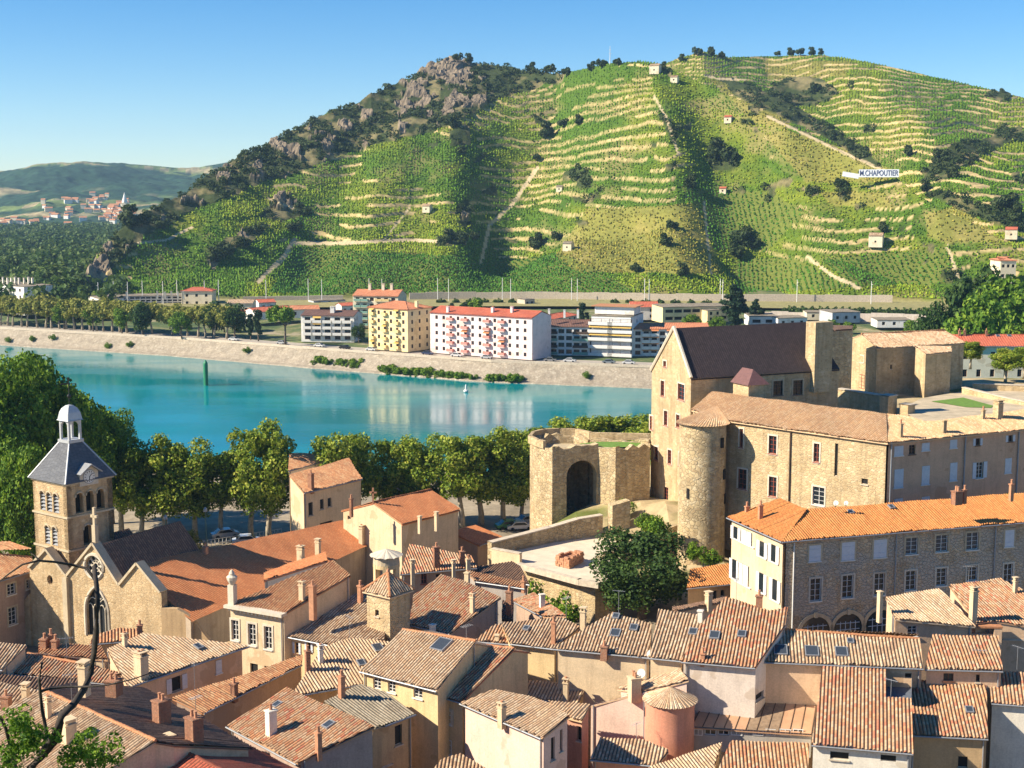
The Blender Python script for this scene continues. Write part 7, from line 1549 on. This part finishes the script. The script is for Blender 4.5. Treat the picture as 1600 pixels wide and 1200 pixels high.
        p = PD(x, 500, d); k.put(lab, (p[0], p[1], 6.5), s*1.08, None, 'trees between the far bank buildings')
    for x, yt, d, s, lab, k in ((1480, 478, 420, 1.2, 'dark bushy tree left of the tall garden trees', GT[0]), (1450, 490, 400, 1.0, 'dark low tree beyond the castle chapel', GT[0]), (1525, 425, 450, 1.7, 'tall dark cedar among the garden trees', GT[0]), (1565, 435, 430, 1.8, 'tall leafy tree at the right edge', GT[1]), (1600, 450, 420, 1.6, 'leafy tree cut by the right edge', GT[1]), (1540, 470, 380, 1.5, 'broad green tree in front of the cedar', GT[1]), (1500, 500, 380, 1.1, 'green tree above the red roofed house', GT[1]), (1590, 510, 360, 1.0, 'low green tree above the red roof at the edge', GT[1])):
        p = PD(x, yt, d); z = 14; k.put(lab, (p[0], p[1], z), s, None, 'garden trees beyond the castle court', sz=(p[2]-z)/11)
    # railway hedge and reeds, counted bushes on the quay
    HB = Kind('hedge_bush', crown_mesh('hedge_crown', 'lf_dark', 3.2, 2.2, 1.8, 10, 1.1, 700, .42, 41), None, 1.2)
    for j, x in enumerate(range(1232, 1470, 12)): p = PD(x, 480, 618); HB.put(f'dark hedge bush along the railway yard, {ORD[j]} from left', (p[0], p[1], 10.4), 1.0, None, 'hedge along the railway yard', 'hedge')
    for j, x in enumerate(list(range(690, 830, 22))+list(range(960, 1130, 24))): p = PD(x, 470, 662); HB.put(f'low bush on the railway bank, {ORD[j]} from left', (p[0], p[1], 10.6), .7, None, 'bushes on the railway bank', 'bush')
    RD = Kind('reed_clump', crown_mesh('reed_crown', 'lf_mid', 2.4, 1.4, 1.2, 10, .8, 900, .26, 43), None, .8)
    xs = [(x, 583, 'green reed bed below the pink block') for x in range(640, 832, 9)]+[(x, 575, 'bushy green bank below the yellow block') for x in (532, 541, 550, 560, 570, 580, 590)]
    for j, (x, y, wd) in enumerate(xs):
        k = min(range(len(ln)), key=lambda q: abs(px[q]-x)); p = offset_line(densify(TOE, 2), 1.6 if y == 583 else 4)[k]; RD.put(f'{ORD[j % 22]} clump from the left of the '+wd, (p[0], p[1], .5 if y == 583 else 1.6), random.uniform(.8, 1.25), None, 'reed clumps along the far bank', 'reeds')
    # hillside: scrub as one mass, single trees and bushes as things
    s = HILL['scr']; idx = np.argwhere(s); sel = idx[RNG.choice(len(idx), min(2600, len(idx)), replace=False)]; d = HILL['d'][sel[:, 0]]; a = HILL['az'][sel[:, 1]]; z = HILL['Z'][sel[:, 0], sel[:, 1]]; c = np.stack([d*np.sin(a), d*np.cos(a), z+.9], 1); r = RNG.uniform(1.2, 3.2, len(c))
    keep = vnoise(c[:, 0]*.06, c[:, 1]*.06, 5) > .33; c, r = c[keep], r[keep]
    Vv, Fc = leaves(c, r, len(c)*34, .75, 3, .5, .8); tag(link('hillside_scrub', mesh_np('hillside_scrub', Vv, Fc, M['lf_scrub'])), 'dark green scrub covering the rocky shoulder of the hill', 'scrub', kind='stuff')
    HT = [Kind('hillside_tree', crown_mesh('hill_crown', 'lf_scrub', 3.0, 3.0, 2.8, 14, 1.3, 900, .55, 45+k), trunk_mesh(2.4, .25, 60+k, 3, 1), 3.4) for k in range(2)]
    spots = [(852, 212, 1.4, 'on the bright terraces, the tallest'), (880, 195, .9, 'above the tallest terrace tree'), (905, 192, .9, 'right of the terrace tree'), (838, 248, .7, 'at the head of the gully'), (712, 196, 1.3, 'on the crest of the sunlit spur'), (722, 238, .9, 'below the spur crest'), (700, 376, 1.0, 'at the foot of the spur'), (740, 372, .8, 'right of the spur foot'), (838, 385, 1.2, 'beside the white hut'), (870, 372, .8, 'above the white hut'), (1116, 246, 1.6, 'in the dark hollow right of the centre'), (1140, 252, 1.2, 'at the right of the dark hollow'), (1080, 290, 1.0, 'on the dark green vines'), (1050, 355, .8, 'on the yellowish rows'), (1040, 382, .9, 'low on the yellowish rows'), (1160, 380, 1.5, 'at the head of the lowest bright vineyard'), (1150, 400, 1.2, 'beside the lowest bright vineyard'), (1175, 388, 1.1, 'right of the lowest bright vineyard'), (1066, 428, .9, 'on the low bank above the railway'), (992, 422, .7, 'left on the low bank above the railway'), (1420, 240, .9, 'in the right hand valley'), (1470, 245, 1.0, 'below the right terraces'), (1490, 275, 1.0, 'under the curved terraces'), (1312, 292, .8, 'left of the painted sign'), (1445, 296, .9, 'right of the painted sign'), (1570, 330, 1.6, 'dark at the right edge'), (1585, 345, 1.3, 'dark at the right edge, lower'), (460, 360, 1.0, 'at the top of the bare path'), (205, 352, 1.5, 'on the low left ridge'), (222, 352, 1.2, 'beside the low left ridge tree'), (1235, 82, .9, 'on the skyline, right hand grove, left'), (1250, 80, .9, 'on the skyline, right hand grove, middle'), (1268, 80, .9, 'on the skyline, right hand grove, right'), (1215, 83, .7, 'on the skyline left of the grove'), (1282, 82, .7, 'on the skyline right of the grove'), (1090, 84, 1.0, 'on the summit, left'), (1112, 84, 1.0, 'on the summit, middle'), (1128, 88, .8, 'on the summit, right'), (1066, 92, .8, 'below the summit'), (940, 102, .9, 'left of the antenna mast'), (925, 106, .8, 'on the left skyline of the vineyard'), (965, 98, .7, 'right of the antenna mast'), (1036, 106, .7, 'beside the summit chapel'), (350, 400, 1.2, 'in the dark scrub low on the left'), (335, 405, 1.0, 'at the left of the low scrub'), (380, 385, 1.0, 'at the right of the low scrub'), (1380, 360, .7, 'above the square vineyard tower'), (1275, 140, 1.0, 'in the scrub patch of the upper right'), (1230, 155, .9, 'at the left of the upper right scrub patch'), (715, 92, .9, 'beside the summit rocks'), (732, 95, .9, 'right of the summit rocks'), (860, 112, 1.0, 'on the wooded saddle, middle'), (830, 110, 1.0, 'on the wooded saddle, left'), (885, 114, .9, 'on the wooded saddle, right')]
    for i, (x, y, s, lab) in enumerate(spots):
        q = hill_at(x, y+4); HT[i % 2].put('dark tree or bush '+lab, (q[0], q[1], q[2]-.5), s*1.15, None, 'single trees on the vineyard hill')
    # wood on the plain at the left, one mass
    n = 620; a = RNG.uniform(azte(-60, 300)[0], azte(190, 300)[0], n); d = RNG.uniform(690, 2050, n)**1.0; d = 640+(d-690)*1.0; x = d*np.sin(a); y = d*np.cos(a); c = np.stack([x, y, np.full(n, 15.0)], 1); r = RNG.uniform(4, 8, n)
    near = (d < 900) & (RNG.random(n) < .35); c = c[~near]; r = r[~near]
    Vv, Fc = leaves(c, r, len(c)*90, 1.5, 13, .6, 1.1); tag(link('riverside_wood', mesh_np('riverside_wood', Vv, Fc, foliage('leaves_wood', (.025, .065, .015), (.075, .14, .025), (.16, .21, .05), .03))), 'dense green riverside wood on the far plain', 'wood', kind='stuff')
    # riverside house among the planes
    h = H_('cream riverside house with two tan roofs between the promenade planes', 9.5, 'cream', 't_org'); h.face((452, 762), (476, 770), 20.2, .3, [(496, 733), (455, 741)]); h.build() if False else None
    h = House('riverside_house', 'cream riverside house with salmon roofs between the promenade planes', 'house', 9.4, M['cream'], M['t_org']); h.face((475, 770), (566, 748), 20.4, .32, [(545, 716), (452, 742)]); h.win(482, 785, 489, 806, 'd'); h.win(500, 780, 506, 796, 'd'); h.win(512, 778, 518, 792, 'd'); h.win(500, 815, 520, 823, 'd'); h.build(); h.chim(486, 739, 764, 8, 'b')
    h = House('riverside_house', 'taller riverside house behind, its salmon roof against the turquoise water', 'house', 9.2, M['white'], M['t_org']); h.face((450, 736), (506, 720), 21.6, .3, [(504, 709), (452, 708)]); h.build()
    # promenade: lamps, railing, flower shrub
    for x, yb, yt, lab in ((261, 882, 812, 'right of the belfry'), (35, 868, 816, 'left of the belfry'), (323, 868, 800, 'over the nave roof')):
        p = at(x, yb); hh = zabove(x, yb, p[2], yt)-p[2]; t = thing('street_lamp', 'slim green street lamp '+lab, 'street lamp', p, 'green promenade lamps'); m = MB(); m.tube([p, p+[0, 0, hh]], [.11, .07], 8); m.build('post', M['gshut'], t); m = MB(); m.lathe(p+[0, 0, hh], [(.1, 0), (.3, .1), (.26, .5), (.05, .75)], 8); m.build('lantern', M['lead'], t)
    for j, x in enumerate((52, 85, 118, 206, 238, 420, 590, 930)):
        k = min(range(len(ln)), key=lambda q: abs(px[q]-x)); p = offset_line(densify(TOE, 2), 3+j % 3)[k]; B.put('weedy bush on the stone slope of the far quay, '+ORD[j]+' from the left', (p[0], p[1], 1.4+(j % 3)*.9), .7, None, 'weeds on the far quay slope', 'bush')
    YB = Kind('bush', crown_mesh('yellow_bush', 'lf_yel', 1.9, 1.9, 2.0, 12, .9, 1500, .2, 15), None, 1.7); YB.put('yellow green bush under the promenade lamp beside the nave roof', at(292, 868), 1.0, 0, None, 'bush')
    p, q = at(300, 858), at(440, 836); t = thing('promenade_railing', 'white promenade railing under the planes behind the nave roof', 'railing', p); m = MB(); n = 24
    for k in range(n+1): a = p+(q-p)*k/n; m.tube([a-[0, 0, .1], a+[0, 0, 1.0]], .05, 5)
    for z in (.4, 1.0): m.tube([p+[0, 0, z], q+[0, 0, z]], .045, 5)
    m.build('rails', M['wframe'], t)
    t = thing('street_lamp', 'street lamp with a curved black arm at the bottom edge below the speckled roof', 'street lamp', P(1366, 1198, 13)); p = P(1366, 1198, 13); m = MB(); m.tube([(p[0], p[1], 10), p], .07, 6); m.tube([p, p+[-.4, 0, .25], p+[-1.2, 0, .2], p+[-1.5, 0, -.2]], .06, 6); m.build('arm', M['iron'], t); m = MB(); m.lathe(p, [(.28, -.1), (.26, .15), (.1, .3)], 10); m.build('lamp_shade', M['lead'], t)
    a = P(1372, 1196, 13.5); t = thing('glass_canopy', 'grey framed glass canopy at the bottom below the speckled roof', 'canopy', a); m = MB(); b = P(1434, 1196, 13.5); d = (b-a); m.box((a+b)/2+[0, .8, .2], (np.linalg.norm(d), 2.4, .12), math.atan2(d[1], d[0])); m.build('frame', M['zinc'], t); m = MB(); m.box((a+b)/2+[0, .8, .29], (np.linalg.norm(d)*.85, 2.0, .05), math.atan2(d[1], d[0])); m.build('pane', M['glassb'], t)
    # satellite dishes
    for x, y, r, z, lab in ((1018, 1023, 8, 21.2, 'white satellite dish on the eave above the long yellow wall'), (1002, 1052, 7, 20.0, 'dark rimmed satellite dish on the chimney of the pink house'), (1306, 786, 4, 28.6, 'small white dish on the hospital ridge, left'), (1322, 786, 3.5, 28.6, 'small white dish on the hospital ridge, right')):
        q = P(x, y, z); mp = mpp(q); R0 = r*mp; t = thing('satellite_dish', lab, 'dish', q); m = MB(); nrm = np.array([-.45, -.8, .4]); nrm /= np.linalg.norm(nrm); e1 = np.cross(nrm, [0, 0, 1.]); e1 /= np.linalg.norm(e1); e2 = np.cross(e1, nrm); i0 = 0
        rings = [(0.02, 0), (.5, .04), (.8, .11), (1, .18)]
        for (r0, h0), (r1, h1) in zip(rings[:-1], rings[1:]):
            for k in range(16):
                aa, ab = k*math.pi/8, (k+1)*math.pi/8; f = lambda rr, hh, an: q+(e1*math.cos(an)*rr+e2*math.sin(an)*rr+nrm*hh)*R0
                m.poly([f(r0, h0, aa), f(r1, h1, aa), f(r1, h1, ab), f(r0, h0, ab)])
        m.build('bowl', M['wframe'], t); m = MB(); m.tube([q-[0, 0, R0*1.6], q-nrm*.1], .05, 5); m.tube([q-e2*R0*.8, q+nrm*R0*.9-e2*R0*.2], .03, 5); m.build('bracket', M['iron'], t)
    # bare branch with leaves at the lower left, a tree on the slope below the viewpoint
    D = 27.0; g = lambda x, y, dd=0: PD(x, y, D+dd); base = g(30, 1300); t = thing('bare_tree', 'dark bare tree branch reaching up across the lower left corner, a few leafy sprays', 'tree', (base[0], base[1], 43))
    m = MB(); r0 = mpp(g(60, 1150))
    def limb(pts, w0, w1): n = len(pts); m.tube([g(x, y, .4*math.sin(i)) for i, (x, y) in enumerate(pts)], [r0*(w0+(w1-w0)*i/(n-1))/2 for i in range(n)], 8)
    limb([(18, 1420), (30, 1290), (48, 1200), (70, 1172), (85, 1150), (96, 1118), (115, 1100), (132, 1076), (142, 1050), (147, 1020), (150, 985), (153, 945), (151, 915), (147, 885)], 15, 7)
    limb([(48, 1200), (72, 1178), (92, 1155), (97, 1130), (96, 1110)], 8, 4); limb([(76, 1168), (72, 1140), (66, 1110), (63, 1085), (61, 1062), (66, 1035)], 7, 4); limb([(63, 1080), (78, 1076), (105, 1073), (135, 1073), (170, 1070), (205, 1062), (240, 1050)], 5, 1.5)
    limb([(148, 905), (135, 888), (110, 882), (85, 878), (60, 876), (35, 882), (12, 898), (-5, 912)], 5, 2); limb([(62, 876), (54, 868), (48, 864)], 3, 1); limb([(40, 1250), (24, 1200), (15, 1160), (8, 1135), (0, 1120)], 8, 5); limb([(97, 1118), (92, 1112), (88, 1116)], 3, 1); limb([(98, 1112), (100, 1106), (102, 1103)], 3, 1)
    m.tube([g(18, 1420), (base[0], base[1], 43)], [r0*8, r0*11], 8); m.build('branch', plain('branch_bark', (.045, .035, .028), .9, 0, .5, 9), t, smooth=True)
    cs = []; rs = []
    for x, y, n in ((30, 1130, 26), (55, 1150, 22), (25, 1170, 20), (130, 1165, 20), (150, 1185, 22), (105, 1190, 14), (170, 1178, 8), (20, 1195, 14)):
        for _ in range(n): cs.append(g(x+random.gauss(0, 16), y+random.gauss(0, 12), random.uniform(-1, 1))); rs.append(.13)
    Vv, Fc = leaves(np.array(cs), rs, 4200, .036, 2); link('leaves', mesh_np('leaves', Vv-parent_base(t), Fc, M['lf_mid']), t)
trees()
def roof_clutter():
    """aerials on the ridges of the nearer houses"""
    hs = [o for o in bpy.data.objects if o.name.startswith('town_house') and not o.parent]; rg = random.Random(4)
    for o in hs:
        if o.location.y > 150 or rg.random() > .5: continue
        ro = next((c for c in o.children if c.name.startswith('roof')), None)
        if ro is None: continue
        n = len(ro.data.vertices); zs = max(ro.data.vertices[rg.randrange(n)].co.z for _ in range(60)); v = min((ro.data.vertices[rg.randrange(n)].co for _ in range(200)), key=lambda c: abs(c.z-zs))
        b = parent_base(o); q = np.array(v)+b; h = rg.uniform(1.3, 2.4); m = MB(); m.tube([q-[0, 0, .3], q+[0, 0, h]], .022, 5); a = rg.uniform(0, 3); d = np.array([math.cos(a), math.sin(a), 0]); e = np.array([-d[1], d[0], 0]); t = q+[0, 0, h-.08]; m.tube([t-d*.6, t+d*.6], .016, 4)
        for k in range(6): m.tube([t+d*(k-2.5)*.22-e*.28, t+d*(k-2.5)*.22+e*.28], .011, 4)
        m.build('aerial', M['zinc'], o)
roof_clutter()
# ---------------------------------------------------------------- haze
def haze():
    m = bpy.data.materials.new('haze_air'); m.use_nodes = True; nt = m.node_tree; nt.nodes.remove(nt.nodes['Principled BSDF'])
    v = nt.nodes.new('ShaderNodeVolumePrincipled'); v.inputs['Color'].default_value = (.45, .72, 1, 1); v.inputs['Density'].default_value = HAZE; v.inputs['Anisotropy'].default_value = .2
    nt.links.new(v.outputs[0], nt.nodes['Material Output'].inputs['Volume'])
    b = MB(); b.box((-400, 2250, 128), (6200, 5300, 264)); o = b.build('haze', m); tag(o, 'pale blue summer haze', None, None, 'stuff')
HAZE = .000085
haze()
# ---------------------------------------------------------------- camera, sun, sky
cam = bpy.data.objects.new('camera', bpy.data.cameras.new('camera')); COL.objects.link(cam)
cam.data.lens = 50; cam.data.sensor_width = 36; cam.location = (0, 0, CAMZ); cam.rotation_euler = (math.pi/2-PITCH, 0, 0)
cam.data.clip_start = .5; cam.data.clip_end = 60000; SC.camera = cam
SUN_EL, SUN_BACK = R(35), R(14)
sd = Vector((-math.cos(SUN_EL)*math.cos(SUN_BACK), -math.cos(SUN_EL)*math.sin(SUN_BACK), math.sin(SUN_EL)))
sun = bpy.data.objects.new('sun', bpy.data.lights.new('sun', 'SUN')); COL.objects.link(sun)
sun.data.energy = 5.0; sun.data.angle = R(.5); sun.data.color = (1, .89, .70); sun.rotation_euler = sd.to_track_quat('Z', 'Y').to_euler(); sun.location = (-60, -20, 140)
w = bpy.data.worlds.new('World'); SC.world = w; w.use_nodes = True; nt = w.node_tree
sky = nt.nodes.new('ShaderNodeTexSky'); sky.sky_type = 'NISHITA'; sky.sun_disc = False; sky.sun_elevation = SUN_EL
sky.sun_rotation = math.atan2(sd.x, sd.y); sky.altitude = 0; sky.air_density = .75; sky.dust_density = 0; sky.ozone_density = 2.5
bg = nt.nodes['Background']; hs = nt.nodes.new('ShaderNodeHueSaturation'); hs.inputs['Hue'].default_value = .503; hs.inputs['Saturation'].default_value = 1.42; hs.inputs['Value'].default_value = 1.0; nt.links.new(sky.outputs[0], hs.inputs['Color']); nt.links.new(hs.outputs[0], bg.inputs[0]); bg.inputs[1].default_value = .08
SC.view_settings.view_transform = 'Standard'; SC.view_settings.look = 'None'; SC.view_settings.exposure = .95; SC.view_settings.gamma = 1
SC.cycles.max_bounces = 6; SC.cycles.diffuse_bounces = 3; SC.cycles.glossy_bounces = 3; SC.cycles.transmission_bounces = 3; SC.cycles.volume_bounces = 0
SC.cycles.use_denoising = True
